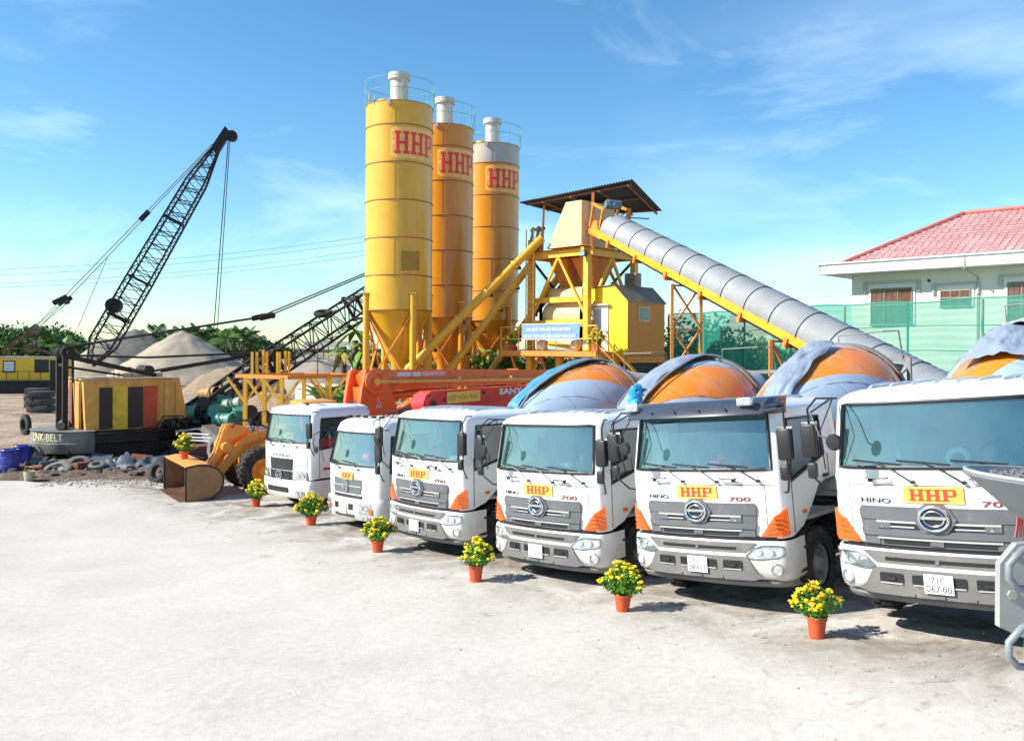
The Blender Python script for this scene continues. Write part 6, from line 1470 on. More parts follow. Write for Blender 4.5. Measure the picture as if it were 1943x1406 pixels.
# ------------------------------------------------------------------ wheel loader
LO=Vector((-10.55,26.5,0)); LO.z=g(LO.x,LO.y)
LORG=mat('loader_orange',(0.84,0.30,0.03),.4,var=.12,coat=.3,dirt=(0.45,0.22,0.08),dirt_amt=.25)
LBK=mat('bucket_tan',(0.30,0.16,0.075),.5,.25,var=.3,dirt=(0.16,0.09,0.05),dirt_amt=.55)
LTOP=mat('bucket_orange',(0.78,0.30,0.06),.5,var=.25,dirt=(0.5,0.35,0.2),dirt_amt=.3)
ld=thing('wheel_loader',LO,'orange wheel loader with wide tan bucket on the ground and black lettering on its arm','wheel loader',None,False)
ld.rotation_euler=(0,0,math.atan2(-.83,.56))
sec=[(0,1.07),(.30,1.12),(.62,1.10),(.90,.98),(1.06,.78),(1.08,.52),(.98,.28),(.75,.10),(.4,.03),(-.06,.02)]
mb=MB(); rows=[[Vector((x,y,z)) for y,z in sec] for x in(-1.45,1.45)]
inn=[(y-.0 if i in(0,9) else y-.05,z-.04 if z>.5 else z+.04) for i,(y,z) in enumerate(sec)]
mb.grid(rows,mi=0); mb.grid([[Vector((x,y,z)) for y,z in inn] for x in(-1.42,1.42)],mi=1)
for s in(-1,1): mb.prism([(s*1.45,y,z) for y,z in sec],(s*.035,0,0),mi=0)
mb.box((0,-.10,.03),(2.9,.18,.03),mi=1)
bk_=build('bucket',mb,[LBK,mat('bucket_inner',(0.16,0.08,0.045),.45,.3,var=.4,dirt=(0.45,0.26,0.13),dirt_amt=.35)],ld,40)  # darker inner material: shade inside the bucket mouth put into the colour
mb=MB(); mb.prism([(-1.46,-.02,1.075),(1.46,-.02,1.075),(1.46,.32,1.13),(-1.46,.32,1.13)],(0,0,.025)); mb.prism([(-1.46,.32,1.13),(1.46,.32,1.13),(1.46,.66,1.115),(-1.46,.66,1.115)],(0,0,.025)); build('bucket_top_plate',mb,LTOP,bk_,0)
for s in(-1,1):
    mb=MB(); pl=[(s*1.45+s*.04,y,z) for y,z in sec]; mb.tube([(s*1.49,y,z) for y,z in sec],.03,6); mb.bar((s*1.47,-.03,.02),(s*1.47,-.03,1.08),.05,.05); build('bucket_side_edge',mb,DARKM,bk_,0)
arm=[(.92,.42),(1.12,.36),(1.62,.98),(2.0,1.30),(2.75,1.58),(3.6,1.72),(3.6,1.95),(2.72,1.98),(2.2,1.90),(1.75,1.60),(1.35,1.12),(.95,.66)]
for x in(-.50,.42):
    mb=MB(); mb.prism([(x,y,z) for y,z in arm],(.08,0,0)); a_=build('lift_arm',mb,LORG,ld,0)
mb=MB(); el=[(.90,.90),(1.02,.80),(1.30,1.20),(1.75,1.75),(2.15,1.95),(2.2,2.08),(1.72,2.22),(1.45,2.2),(1.30,1.75),(1.15,1.30)]
mb.prism([(-.12,y,z) for y,z in el],(.12,0,0)); mb.prism([(.16,y,z) for y,z in el],(.12,0,0)); mb.cyl((-.2,1.55,2.08),(.34,1.55,2.08),.09,n=14); mb.cyl((-.5,1.45,1.5),(.56,1.45,1.5),.16,n=18); mb.cyl((.5,1.0,.5),(-.5,1.0,.5),.09,n=12)
mb.cyl((-.45,1.02,.9),(.45,1.02,.9),.07,n=12)
build('rocker_link',mb,LORG,ld,30)
mb=MB(); mb.cyl((.08,1.6,2.06),(.08,2.7,1.98),.06,n=12); mb.cyl((.08,2.2,2.02),(.08,3.3,1.9),.10,n=14); build('tilt_cylinder',mb,SILV,ld,40)
mb=MB()
for x in(-.1,.1,.28): mb.tube([(x,1.65,2.1),(x,1.9,2.32),(x,2.4,2.28),(x,2.8,2.05),(x,3.1,2.0)],.022,6)
build('hydraulic_hose',mb,BLACK,ld,60)
mb=MB(); put_text(mb,'CHANGLIN',lambda a,b,d:Vector((.5025,2.35+a,1.62+b+a*.32)),.13,.86,0,bold=.01); build('arm_lettering',mb,mat('loader_letter',(0.45,0.03,0.02),.5),ld,0)
mb=MB(); mb.prism([(.503,1.42,1.10),(.503,1.52,1.20),(.503,1.50,1.26),(.503,1.40,1.16)],(.002,0,0)); build('arm_badge',mb,mat('badge_cyan',(0.03,0.35,0.45),.4),ld,0)
mb=MB(); mb.box((0,2.9,.95),(1.1,1.6,.8)); mb.prism([(-.45,2.9,1.2),(-.45,4.1,1.2),(-.45,4.1,2.1),(-.45,3.4,2.1)],(.9,0,0)); mb.box((0,2.4,.72),(1.9,.3,.3)); build('front_frame',mb,LORG,ld,0)
mb=MB(); mb.rbox((0,6.0,1.5),(1.5,3.0,1.0),.12); mb.rbox((0,7.6,1.2),(2.1,.7,1.0),.15); mb.box((0,5.6,.75),(1.9,.3,.3)); mb.box((0,4.3,.9),(.5,1,.6)); build('rear_body',mb,LORG,ld)
mb=MB(); mb.rbox((0,4.5,2.15),(1.3,1.3,1.5),.12,mi=0); mb.box((0,3.86,2.3),(1.0,.04,.8),mi=1)
for s in(-1,1): mb.box((s*.66,4.5,2.35),(.03,.95,.75),mi=1)
build('operator_cab',mb,[LORG,mat('loader_glass',(0.05,0.08,0.09),.08)],ld)
for x,y in((-1.02,2.42),(1.02,2.42),(-1.02,5.6),(1.02,5.6)): wheel(ld,x,y,r=.76,w=.56,rim=LORG)
# ------------------------------------------------------------------ plants
LEAF=[mat('leaf_%d'%k,c,.55,var=.35,scale=6,spec=.3) for k,c in enumerate([(.10,.20,.03),(.055,.125,.022),(.20,.33,.045),(.03,.075,.018)])]
MLEAF=[mat('marigold_leaf_%d'%k,c,.55,var=.3,scale=10) for k,c in enumerate([(.10,.28,.02),(.05,.17,.015),(.18,.36,.03)])]
BLOOM=mat('bloom_yellow',(0.85,0.62,0.01),.6,var=.25,scale=30); BLOOM2=mat('bloom_orange',(0.85,0.42,0.01),.6,var=.25,scale=30)
POTM=mat('pot_terracotta',(0.62,0.09,0.03),.5,var=.15,dirt=(0.5,0.3,0.2),dirt_amt=.2); SOIL=mat('soil',(0.05,0.03,0.02),.95)
TRUNK=mat('trunk_brown',(0.14,0.10,0.07),.9,var=.4,bump=.5,bscale=12)
def leafcard(mb,p,s,r,mi,up_=.3,asp=.5):
    d=Vector((r.uniform(-1,1),r.uniform(-1,1),r.uniform(-.6,1)+up_)).normalized(); x,y,_=frame(d,Vector((r.uniform(-1,1),r.uniform(-1,1),r.uniform(-1,1))).normalized())
    mb.add([p,p+d*s*.5+x*s*asp*.5,p+d*s,p+d*s*.5-x*s*asp*.5+y*s*.08],[(0,1,2,3)],mi)
def make_pot(seed,ph,pr,sc_,orange=False):
    r=random.Random(seed); t=thing('flower_pot',(0,0,0),'','potted plant','potted yellow marigolds',False)
    mb=MB(); mb.lathe([(0,pr*.72),(0,pr*.74),(ph*.82,pr*.96),(ph*.83,pr*1.06),(ph,pr*1.08),(ph,pr*.98),(ph*.9,pr*.95)],(0,0,0),(0,0,1),28); mb.add([(pr*.73*math.cos(a*.2244),pr*.73*math.sin(a*.2244),.002) for a in range(28)],[list(range(28))]); build('pot',mb,POTM,t,40)
    mb=MB(); mb.lathe([(ph*.9,pr*.96),(ph*.93,0)],(0,0,0),(0,0,1),20); build('soil',mb,SOIL,t,0)
    mb=MB(); bl=MB(); H_=.40*sc_
    for i in range(34):
        a=r.uniform(0,6.28); q=r.random()**.6*.23*sc_; tz=ph+H_*(.98-.55*(q/(.21*sc_))**2)*r.uniform(.78,1.06); tx=Vector((math.cos(a)*q*1.25,math.sin(a)*q*1.25,tz)); b0=Vector((math.cos(a)*pr*.4,math.sin(a)*pr*.4,ph*.9)); md=(b0+tx)/2+Vector((math.cos(a),math.sin(a),0))*.03
        mb.tube([b0,md,tx],.004,4,mi=0)
        for k in range(38):
            f=r.uniform(.12,1.0); p=b0.lerp(md,f*2) if f<.5 else md.lerp(tx,f*2-1); leafcard(mb,p+Vector((r.uniform(-.03,.03),r.uniform(-.03,.03),r.uniform(-.02,.02))),r.uniform(.035,.07)*sc_,r,r.choice((0,0,1,2)),.1,.42)
        for m in range(3 if r.random()<.6 else 2):
            c_=tx+Vector((r.uniform(-.04,.04),r.uniform(-.04,.04),r.uniform(0,.03)))*(1 if m else .3); rr=r.uniform(.017,.028)*sc_
            bl.blob(c_,rr,i*3+m,2,.35,1 if (orange and r.random()<.5) else 0,(1,1,.72))
            if r.random()<.25: bl.blob(tx+Vector((r.uniform(-.06,.06),r.uniform(-.06,.06),-.05)),rr*.8,i,1,.3,0,(1,1,.7))
    build('foliage',mb,MLEAF,t,0); build('blooms',bl,[BLOOM,BLOOM2],t,60); return t
pots=[(1549,1211,.27,.118,1.06,'marigold pot nearest the camera, in front of the truck with plate 71C 067.00',1,True),
(1181,1160,.24,.12,1.12,'marigold pot standing left of the truck with the dark sun visor',2,False),
(902,1104,.28,.125,1.12,'marigold pot standing left of the truck with plate 71C 070.81',3,False),
(716,1048,.25,.13,1.18,'marigold pot standing in front of the gap between red pump truck and mixers',4,False),
(590,997,.24,.14,1.35,'marigold pot standing left of the smaller pump truck with oval emblem',5,False),
(485,962,.24,.135,1.25,'marigold pot farthest along the ground row, before the orange loader wheel',6,False)]
PT=[]
for px,py,h_,r_,s_,lab,sd2,og in pots:
    t=make_pot(sd2,h_,r_,s_,og); t.location=gat(px,py)+Vector((0,0,.012)); t['label']=lab; PT.append(t)
def pot_at(p,src,lab,s=1.0,rz=0):
    c=copy_tree(src); c.location=p; c['label']=lab; c.scale=(s,s,s); c.rotation_euler=(0,0,rz); return c
Rl=Matrix.Rotation(math.atan2(-.83,.56),4,'Z')
pot_at(LO+(Rl@Vector((-.10,.28,1.155))),PT[4],'marigold pot placed on top of the loader bucket',1.0,1.2)
pot_at(W0+U*.45+V*.3+Zv*(zp-.02),PT[3],'marigold pot at the left end of the walkway beside the banner',1.25,.6)
pot_at(W0+U*5.35+V*.3+Zv*(zp-.02),PT[5],'marigold pot on the walkway in front of the white cabin door',1.25,2.2)
def leaf_tree(px,py_top,py_base,Y,w,seed,label,group,n=900,lm=(1,3),ls=.5,name='tree',cat='tree',base=None):
    r=random.Random(seed); top=at(px,py_top,Y); x,y=top.x,Y; gz_=g(x,y) if base is None else base; H_=top.z-gz_
    t=thing(name,(x,y,gz_),label,cat,group)
    mb=MB(); mb.cyl((x,y,gz_),(x+.1,y,gz_+H_*.5),H_*.035,H_*.02,8)
    cl=[]
    for i in range(9):
        a=r.uniform(0,6.28); q=r.uniform(.1,.75)*w/2; c_=Vector((x+math.cos(a)*q,y+math.sin(a)*q,gz_+H_*r.uniform(.42,.86))); cl.append((c_,r.uniform(.22,.38)*w*.62)); mb.cyl((x+.05,y,gz_+H_*.4),c_,H_*.014,H_*.006,5,caps=False)
    cl.append((Vector((x,y,gz_+H_*.80)),H_*.2))
    build('trunk',mb,TRUNK,t,40); mb=MB()
    for i in range(n):
        c_,rr=r.choice(cl); d=Vector((r.gauss(0,1),r.gauss(0,1),r.gauss(0,1))).normalized(); p=c_+d*rr*(r.random()**.35); p.z=max(p.z,gz_+H_*.15)
        leafcard(mb,p,ls*r.uniform(.6,1.3),r,r.choice((0,0,1,2)),.2,.6)
    build('crown',mb,[LEAF[lm[0]],LEAF[lm[1]],LEAF[0]],t,0); return t
def palm(px,py_top,Y,seed,label,group,fr=13,fl=3.2,lean=.8,name='palm_tree'):
    r=random.Random(seed); top=at(px,py_top,Y); gz_=g(top.x,Y); t=thing(name,(top.x,Y,gz_),label,'palm tree',group); c=Vector((top.x,Y,top.z-fl*.30))
    b0=Vector((top.x-r.uniform(-lean,lean),Y,gz_)); mb=MB(); pts=[b0.lerp(c,i/6)+Vector((.3*math.sin(i/6*3.14)*r.uniform(-.2,.2),0,0)) for i in range(7)]; mb.tube(pts,.17 if fl>2.5 else .12,7); build('trunk',mb,TRUNK,t,40)
    mb=MB()
    for i in range(fr):
        a=6.283*i/fr+r.uniform(-.2,.2); el=r.uniform(.0,1.15); d=Vector((math.cos(a)*math.cos(el),math.sin(a)*math.cos(el),math.sin(el))); pts=[]
        for k in range(8):
            f=k/7; pts.append(c+d*fl*f+Vector((0,0,-fl*.55*f*f*(1.1-el*.4))))
        m=r.choice((0,1,2)); side_=Vector((-math.sin(a),math.cos(a),0))
        for k in range(7):
            p,q=pts[k],pts[k+1]
            for s in(-1,1):
                for u in(0,.5):
                    e=p.lerp(q,u); wdt=fl*.24*math.sin(math.pi*min(1,(k+u+.9)/8.2)); f_=(q-p).normalized(); mb.add([e,e+f_*fl*.045,e+side_*s*wdt+f_*fl*.09-Zv*wdt*.55,e+side_*s*wdt*.9+f_*fl*.05-Zv*wdt*.5],[(0,1,2,3)],m)
        mb.tube(pts,.02,4,mi=1)
    build('crown',mb,[LEAF[0],LEAF[1],LEAF[3]],t,0); return t
# far tree line on the left (separate trees), palms behind the heaps
TG='trees along the far river bank'
side_words=['behind the far yellow crane cabin','behind the crane gantry','right of the far crane gantry','left edge of the far bank','behind the near crane gantry']
tl=[(-20,628,9),(8,631,8),(30,624,10),(58,630,8),(84,627,9),(108,634,7),(128,637,7),(148,640,6),(262,640,7),(300,636,6),(335,642,6),(372,645,7)]
ord_=['leftmost','second from left','third from left','fourth from left','fifth from left','sixth from left','seventh from left','eighth from left','ninth from left','tenth from left','eleventh from left','rightmost']
for k,(px,pt,w) in enumerate(tl):
    leaf_tree(px,pt,690,150+8*(k%3),w*1.35,40+k,'dense dark green tree on the far bank, %s of the broadleaf trees there'%ord_[k],TG,n=2000,ls=.62,lm=(1,3))
PG='coconut palms on the far bank'
pl=[(22,632,150),(68,624,160),(95,640,140),(122,645,135),(282,628,150),(302,624,155),(318,631,140),(345,624,150),(362,628,160),(378,622,145),(395,634,150),(412,626,150),(428,630,142),(446,634,150),(462,629,146),(478,636,150),(494,640,155)]
pn=['1st','2nd','3rd','4th','5th','6th','7th','8th','9th','10th','11th','12th','13th','14th','15th','16th','17th']
for k,(px,pt,Y) in enumerate(pl): palm(px,pt,Y,80+k,'far coconut palm above the sand heaps, %s palm counted from the left'%pn[k],PG,fl=3.4+.4*(k%3))
for k,(px,pt,w) in enumerate(((440,652,9),(478,650,9),(512,654,8),(398,655,9),(545,660,7),(352,655,8))): leaf_tree(px,pt,690,165,w,140+k,'low bushy tree under the coconut palms, %s such tree on the far bank'%['4th','5th','6th','2nd','7th','1st'][k],'low bushy trees under the palms',n=1500,ls=.55,lm=(1,3))
# far shore strip beyond the river
mb=MB(); r=random.Random(3)
rows=[[Vector((x,560+30*math.sin(x*.01),g(-5,40)+.2+ (0 if j==0 else (2.6+1.6*noise.noise(Vector((x*.03,1,0))))*(1 if j==1 else .8)))) for x in range(-260,420,8)] for j in range(3)]
for p in rows[2]: p.y+=40
mb.grid(rows); o=struct('far_shore',mb,mat('far_green',(0.10,0.17,0.13),.9,var=.4,scale=.05),40)
# banana plants and shrubs round the silo feet
BAN=[mat('banana_leaf',(.17,.34,.04),.4,var=.25,scale=2),mat('banana_leaf_dark',(.07,.18,.03),.45,var=.3,scale=2),mat('banana_leaf_yellow',(.42,.38,.08),.5,var=.3,scale=2)]
def banana(p,h,seed,label,n=9,ll=1.6,mi=None,tw=.1):
    r=random.Random(seed); p=Vector(p); t=thing('banana_plant',p,label,'plant','banana plants beside the silos'); mb=MB(); mb.cyl(p,p+Zv*h*.5,tw*1.3,tw,9); build('stem',mb,mat('banana_stem',(.20,.17,.08),.7,var=.4),t,40); mb=MB(); c=p+Zv*h*.48
    for i in range(n):
        a=6.283*i/n+r.uniform(-.3,.3); el=r.uniform(.7,1.35); L_=ll*r.uniform(.8,1.2); prev=None; m=r.choice((0,0,1)) if mi is None else r.choice(mi); rows=[]
        for k in range(11):
            f=k/10; q=c+Vector((math.cos(a)*math.cos(el),math.sin(a)*math.cos(el),math.sin(el)))*L_*f+Vector((math.cos(a),math.sin(a),-1.1))*L_*.35*f*f; w=.26*ll/1.6*math.sin(math.pi*min(.97,(f*.9+.07)))*(1 if k%2 else .88); s_=Vector((-math.sin(a),math.cos(a),0))
            rows.append([q-s_*w+Zv*w*.35,q,q+s_*w+Zv*w*.35])
        mb.grid(rows,mi=m)
    build('leaves',mb,BAN,t,50)
def onground(px,Y): q=at(px,700,Y); return Vector((q.x,Y,g(q.x,Y)))
bl=[(622,44,3.9,1,'banana plant with broad leaves left of the papaya trunk'),(640,42,3.7,2,'banana plant close beside the papaya trunk'),(605,47,3.6,3,'banana plant farthest left, next to the sand heap'),
(660,41,3.4,8,'banana plant just left of the first silo legs'),(742,47,3.9,4,'banana plant seen between the legs of the first silo'),(806,49,4.4,5,'banana plant seen between first and second silo'),(872,52,4.6,6,'banana plant seen under the second silo'),(915,52,4.4,7,'banana plant seen between second and third silo')]
for px,Y,h,sd2,lab in bl: banana(onground(px,Y),h,sd2,lab)
# tall palm-like tree left of the first silo
p=onground(668,45); r=random.Random(5); t=thing('fan_tree',p,'bushy green tree with yellowing lower fronds just left of the first silo','tree')
topz=CZ+55/1600*45; mb=MB()
for k,(dx,zz) in enumerate(((-.5,topz-.9),(.15,topz),(.6,topz-1.6))): mb.tube([p+Vector((dx*.2,0,0)),p+Vector((dx*.9,.1*k,2.4)),Vector((p.x+dx,p.y,zz-1.2))],.17,8)
build('trunk',mb,TRUNK,t,40); mb=MB()
for i in range(44):
    k=i%3; c=Vector((p.x+(.15,-.5,.6)[k]*.9,p.y,(topz-.7,topz-1.9,topz-1.7)[k])); a=r.uniform(0,6.28); el=r.uniform(-.5,1.3); L_=r.uniform(.9,1.6); rows=[]; m=2 if (k==1 and r.random()<.55) else r.choice((0,0,1))
    for q_ in range(7):
        f=q_/6; q=c+Vector((math.cos(a)*math.cos(el),math.sin(a)*math.cos(el),math.sin(el)))*L_*f+Vector((0,0,-.6))*L_*f*f; w=.17*math.sin(math.pi*min(.97,f*.9+.07)); s_=Vector((-math.sin(a),math.cos(a),0)); rows.append([q-s_*w,q+Zv*.03,q+s_*w])
    mb.grid(rows,mi=m)
build('crown',mb,BAN,t,50)
SHG='green shrubs behind the plant'
sh=[(945,46,640,3.2,'under the left end of the walkway'),(990,44,668,3.4,'under the banner'),(1040,44,672,3.2,'right of the banner'),(1090,45,678,3.2,'under the walkway right end'),(1290,47,612,4.6,'behind the trestle of the conveyor'),(1345,45,600,5.0,'rising behind the net right of the trestle'),(1395,46,618,4.4,'behind the net under the conveyor'),(1440,44,640,4.2,'behind the net near the single conveyor post'),(700,48,690,2.6,'behind the first silo legs'),(780,50,672,3.2,'between the first and second silo'),(850,52,668,3.2,'behind the second silo legs'),(1490,44,655,3.6,'behind the net left of the house'),
(730,46,668,3.0,'low behind the first silo cone'),(820,47,660,3.4,'in the gap right of the first silo'),(890,50,655,3.6,'in the gap left of the third silo'),(930,44,662,3.0,'right behind the third silo legs'),(965,43,676,3.0,'below the walkway railing corner'),(1015,43,680,2.8,'below the middle of the banner'),(1065,43,682,2.8,'below the yellow jerrycan'),(1120,44,684,2.8,'beneath the cabin door'),(1200,47,650,4.0,'behind the control cabin')]
for k,(px,Y,pt,w,wd) in enumerate(sh): leaf_tree(px,pt,700,Y,w,200+k,'leafy green shrub '+wd,SHG,n=1000,ls=.30,lm=(2,1),name='shrub',cat='shrub')
# ------------------------------------------------------------------ sand and gravel heaps
def heap(px,Y,py_top,hw,label,m_,seed,flat=0,sq=.8):
    q=at(px,py_top,Y); gz_=g(q.x,Y)-.2; H_=q.z-gz_; mb=MB(); rows=[]
    for i in range(30):
        f=i/29; rr=hw*(1-f) if f<.93 else hw*(1-f)*.9; 
        h=H_*(f if not flat else min(f*1.5,1)*(1-.1*(1-f)))
        h=H_*(1-((1-f)**1.15)) if not flat else H_*(1-(1-f)**2.2)
        line=[]
        for j in range(56):
            a=6.283*j/56; k=1+.13*noise.noise(Vector((math.cos(a)*1.2,math.sin(a)*1.2,seed)))+.03*noise.noise(Vector((math.cos(a)*6,math.sin(a)*6,f*5+seed)))
            line.append(Vector((q.x+rr*k*math.cos(a),Y+rr*k*sq*math.sin(a),gz_+h+.18*noise.noise(Vector((rr*math.cos(a)*.8,rr*math.sin(a)*.8,seed+2))))))
        rows.append(line)
    mb.grid(rows,close=True); return single('aggregate_heap',mb,m_,label,'heap','heaps of sand and gravel',60,loc=(q.x,Y,gz_))
GRV=mat('grey_gravel',(0.125,0.118,0.105),.95,var=.25,scale=1.2,bump=.8,bscale=6,dirt=(0.16,0.15,0.13),dirt_amt=.3,dirt_scale=.3)
SND=mat('tan_sand',(0.36,0.30,0.225),.95,var=.15,scale=.8,bump=.5,bscale=5,dirt=(0.24,0.20,0.15),dirt_amt=.4,dirt_scale=.5)
heap(255,118,624,10.5,'dark grey gravel heap behind the raised boom foot',GRV,1); heap(345,104,627,10.0,'pointed tan gravel heap behind the lowered boom',SND,2)
heap(585,92,677,8.5,'low rounded sand heap left of the silos',SND,3,1); heap(190,112,648,6.0,'small pale heap left of the dark gravel heap',SND,4)
heap(455,88,695,6.5,'low brown heap below the lowered boom',mat('brown_soil',(0.27,0.20,0.13),.95,var=.35,bump=.8,bscale=6),5,1)
heap(505,44,744,3.6,'rough brown earth heap behind the yellow frame',mat('brown_soil2',(0.42,0.31,0.20),.95,var=.35,scale=3,bump=1,bscale=8),6,1); heap(640,45,752,3.0,'brown earth heap at the foot of the concrete wall',mat('brown_soil2',(0,0,0)),9,1)
# low concrete wall
WL=mat('concrete_wall',(0.58,0.53,0.46),.9,var=.12,dirt=(0.40,0.33,0.25),dirt_amt=.3)
a=at(560,727,60);b=at(690,731,48); mb=MB(); ww=Vector((.1,.25,0)); mb.prism([Vector((a.x,a.y,g(a.x,a.y)-.1)),Vector((b.x,b.y,g(b.x,b.y)-.1)),Vector((b.x,b.y,b.z)),Vector((a.x,a.y,a.z))],ww)
single('concrete_wall',mb,WL,'low pale concrete wall behind the yellow steel frame','wall',smooth=0)
# river shed on stilts
q=at(640,665,150); mb=MB()
for i in range(5):
    for j in(0,4): mb.bar((q.x-5+2.5*i,150+j,g(0,60)-.5),(q.x-5+2.5*i,150+j,q.z+.6),.16,.16)
mb.bar((q.x-5,150,q.z-.9),(q.x+5,150,q.z-.9),.12,.12); mb.prism([(q.x-6,149,q.z+.6),(q.x+6,149,q.z+.6),(q.x+6,151.5,q.z+1.5),(q.x-6,151.5,q.z+1.5)],(0,0,.1)); mb.prism([(q.x-6,154,q.z+.6),(q.x+6,154,q.z+.6),(q.x+6,151.5,q.z+1.5),(q.x-6,151.5,q.z+1.5)],(0,0,.1))
single('riverside_shed',mb,mat('shed_grey',(0.25,0.25,0.24),.8,var=.3),'open grey shed on stilts by the river, left of the silos','shed',smooth=0)
# ------------------------------------------------------------------ yellow steel hopper frame
Y0=34.5; fa=thing('steel_stand',onground(560,Y0),'yellow steel frame table with tall uprights behind the left pump truck','frame')
f0=at(440,714,Y0+.3); f1=at(655,722,Y0+.3); zt_=f0.z; dep=2.6; gzz=g(f0.x,Y0)
mb=MB()
TL=Vector((f0.x,Y0+.8,zt_)); TR=Vector((f1.x+.1,Y0+2.2,zt_)); TM=Vector((f0.x+2.6,Y0-.7,zt_)); TK=Vector((f0.x+2.2,Y0+dep+.8,zt_))
for a,b in((TL,TM),(TM,TR),(TL,TK),(TK,TR)): mb.bar(a,b,.12,.15)
mb.bar(TL.lerp(TM,.5),TK.lerp(TR,.5),.1,.14); build('top_beam',mb,FRAMEO,fa,0)
for k,p in enumerate((TL+Vector((.45,-.2,0)),TM+Vector((-.3,.1,0)),TL.lerp(TM,.55)+Vector((0,.0,0)),TR+Vector((-.3,-.1,0)),TM.lerp(TR,.55),TK,TK.lerp(TR,.5))):
    mb=MB(); mb.bar((p.x,p.y,gzz),(p.x,p.y,zt_),.15,.15); build('post',mb,FRAMEY,fa,0)
    if k in(3,5): continue
    mb=MB(); mb.bar((p.x-.75,p.y,zt_-.05),(p.x,p.y,zt_-1.1),.08,.10); mb.bar((p.x+.75,p.y,zt_-.05),(p.x,p.y,zt_-1.1),.08,.10); build('knee_brace',mb,FRAMEY,fa,0)
for k,(px,pt) in enumerate(((478,668),(487,668),(499,664),(506,668),(526,668),(530,668),(541,666),(548,667))):
    p=at(px,714,Y0+.4+.12*(k%4)); t_=at(px,pt,Y0+.4+.12*(k%4)); mb=MB(); mb.bar((p.x,p.y,zt_+.1),(t_.x,t_.y,t_.z),.09,.09); build('upright',mb,FRAMEY,fa,0)
mb=MB(); p=at(602,714,Y0+1); t_=at(602,640,Y0+1); mb.tube([(p.x,p.y,zt_),(p.x,p.y,t_.z)],.02,4); build('thin_rod',mb,DARKM,fa,0)
# ------------------------------------------------------------------ barrels, tyres, junk
GRN=mat('barrel_green',(0.05,0.26,0.20),.45,var=.3,dirt=(0.20,0.16,0.10),dirt_amt=.35); GRN2=mat('barrel_pale_green',(0.28,0.38,0.28),.5,var=.3,dirt=(0.25,0.18,0.10),dirt_amt=.4); BRO=mat('barrel_rust_orange',(0.50,0.27,0.08),.6,var=.3,dirt=(0.15,0.07,0.03),dirt_amt=.4); BDK=mat('barrel_dark',(0.04,0.07,0.07),.5,var=.4); BLU=mat('barrel_blue',(0.02,0.035,0.30),.35,var=.2,coat=.3)
def barrel(p,axis,m_,label,group,open_=True,L_=.9,r=.30):
    axis=Vector(axis).normalized(); p=Vector(p); a=p-axis*L_/2
    t=thing('oil_drum',p,label,'barrel',group)
    prof=[(0,r),(.02,r+.012),(.04,r),(L_*.33,r),(L_*.345,r+.015),(L_*.36,r),(L_*.65,r),(L_*.665,r+.015),(L_*.68,r),(L_-.04,r),(L_-.02,r+.012),(L_,r)]
    mb=MB(); mb.lathe(prof,a,axis,24); build('barrel_body',mb,m_,t,40)
    mb=MB(); mb.lathe([(L_-.03,r*.99),(L_-.03,0)],a,axis,24); mb.lathe([(.03,r*.99),(.03,0)],a,axis,24); build('barrel_end',mb,BLACK if open_ else m_,t,0)
bs=[(398,747,38.5,(1,-.5,.1),BRO,'rusty orange barrel lying on top of the green barrels',True),
(357,783,36.8,(1,-.2,.05),GRN,'green barrel lying leftmost in the pile, beside the crane house',True),
(384,768,37.5,(.5,-1,.2),BDK,'dark barrel with black end in the middle of the pile',True),
(420,762,38.2,(1,.1,-.1),GRN,'green barrel lying flat below the rusty orange one',False),
(443,768,37.6,(1,-.3,.2),GRN2,'pale green barrel tilted beside the yellow frame post',False),
(415,781,37.0,(-.3,-1,.2),GRN,'green barrel seen end on in the centre of the pile',False),
(452,792,36.4,(.25,-.3,1),GRN,'green barrel standing tilted beside the yellow frame post',False),
(425,797,36.2,(1,-.4,0),GRN,'green barrel lying low in front of the pile',False),
(398,792,37.2,(.8,-.9,0),BDK,'dark barrel lying low in the pile left of the centre',True),
(473,782,36.5,(.4,-1,.1),BRO,'rusty barrel lying behind the loader arm',True),
(492,795,37.0,(.8,-.6,.3),BDK,'dark barrel lying behind the white pump truck cab',True)]
for px,py,Y,ax,m_,lab,op in bs: barrel(at(px,py,Y),ax,m_,lab,'barrels piled behind the loader',op)
# supporting junk mass under the barrels
JUNK=mat('scrap_dark',(0.035,0.033,0.032),.7,.2,var=.6,scale=4,dirt=(0.16,0.11,0.07),dirt_amt=.4,bump=.6,bscale=8)
RUB=mat('rubble_brown',(0.12,0.085,0.06),.95,var=.6,scale=3,dirt=(0.34,0.26,0.18),dirt_amt=.4,bump=1,bscale=9)
def mound(name,x0,x1,y0,y1,h,m_,seed,kind='stuff',base=0.0,lumps=True):
    mb=MB(); nx,ny=64,26; rows=[]
    for j in range(ny+1):
        line=[]
        for i in range(nx+1):
            u=i/nx;v=j/ny; x=x0+(x1-x0)*u; y=y0+(y1-y0)*v; e=min(1,6*u*(1-u)*1.2,6*v*(1-v)*1.2); z=g(x,y)-.05+e*h*(.45+.55*abs(noise.noise(Vector((x*.7,y*.7,seed))))*1.6)+e*.16*noise.noise(Vector((x*3,y*3,seed)))
            line.append(Vector((x,y,z)))
        rows.append(line)
    mb.grid(rows)
    if lumps:
        r=random.Random(seed)
        for i in range(170):
            x=r.uniform(x0+.3,x1-.3); y=r.uniform(y0+.1,y1-.3); u=(x-x0)/(x1-x0); v=(y-y0)/(y1-y0); e=min(1,7.2*u*(1-u),7.2*v*(1-v)); z=g(x,y)+e*h*(.45+.55*abs(noise.noise(Vector((x*.7,y*.7,seed))))*1.6)
            mb.blob((x,y,z),r.uniform(.05,.17),i,1,.5,0,(1,1,.6))
    return struct(name,mb,m_,50,kind)
mound('rubble',-23.5,-8.2,29.6,34.2,.36,RUB,3)
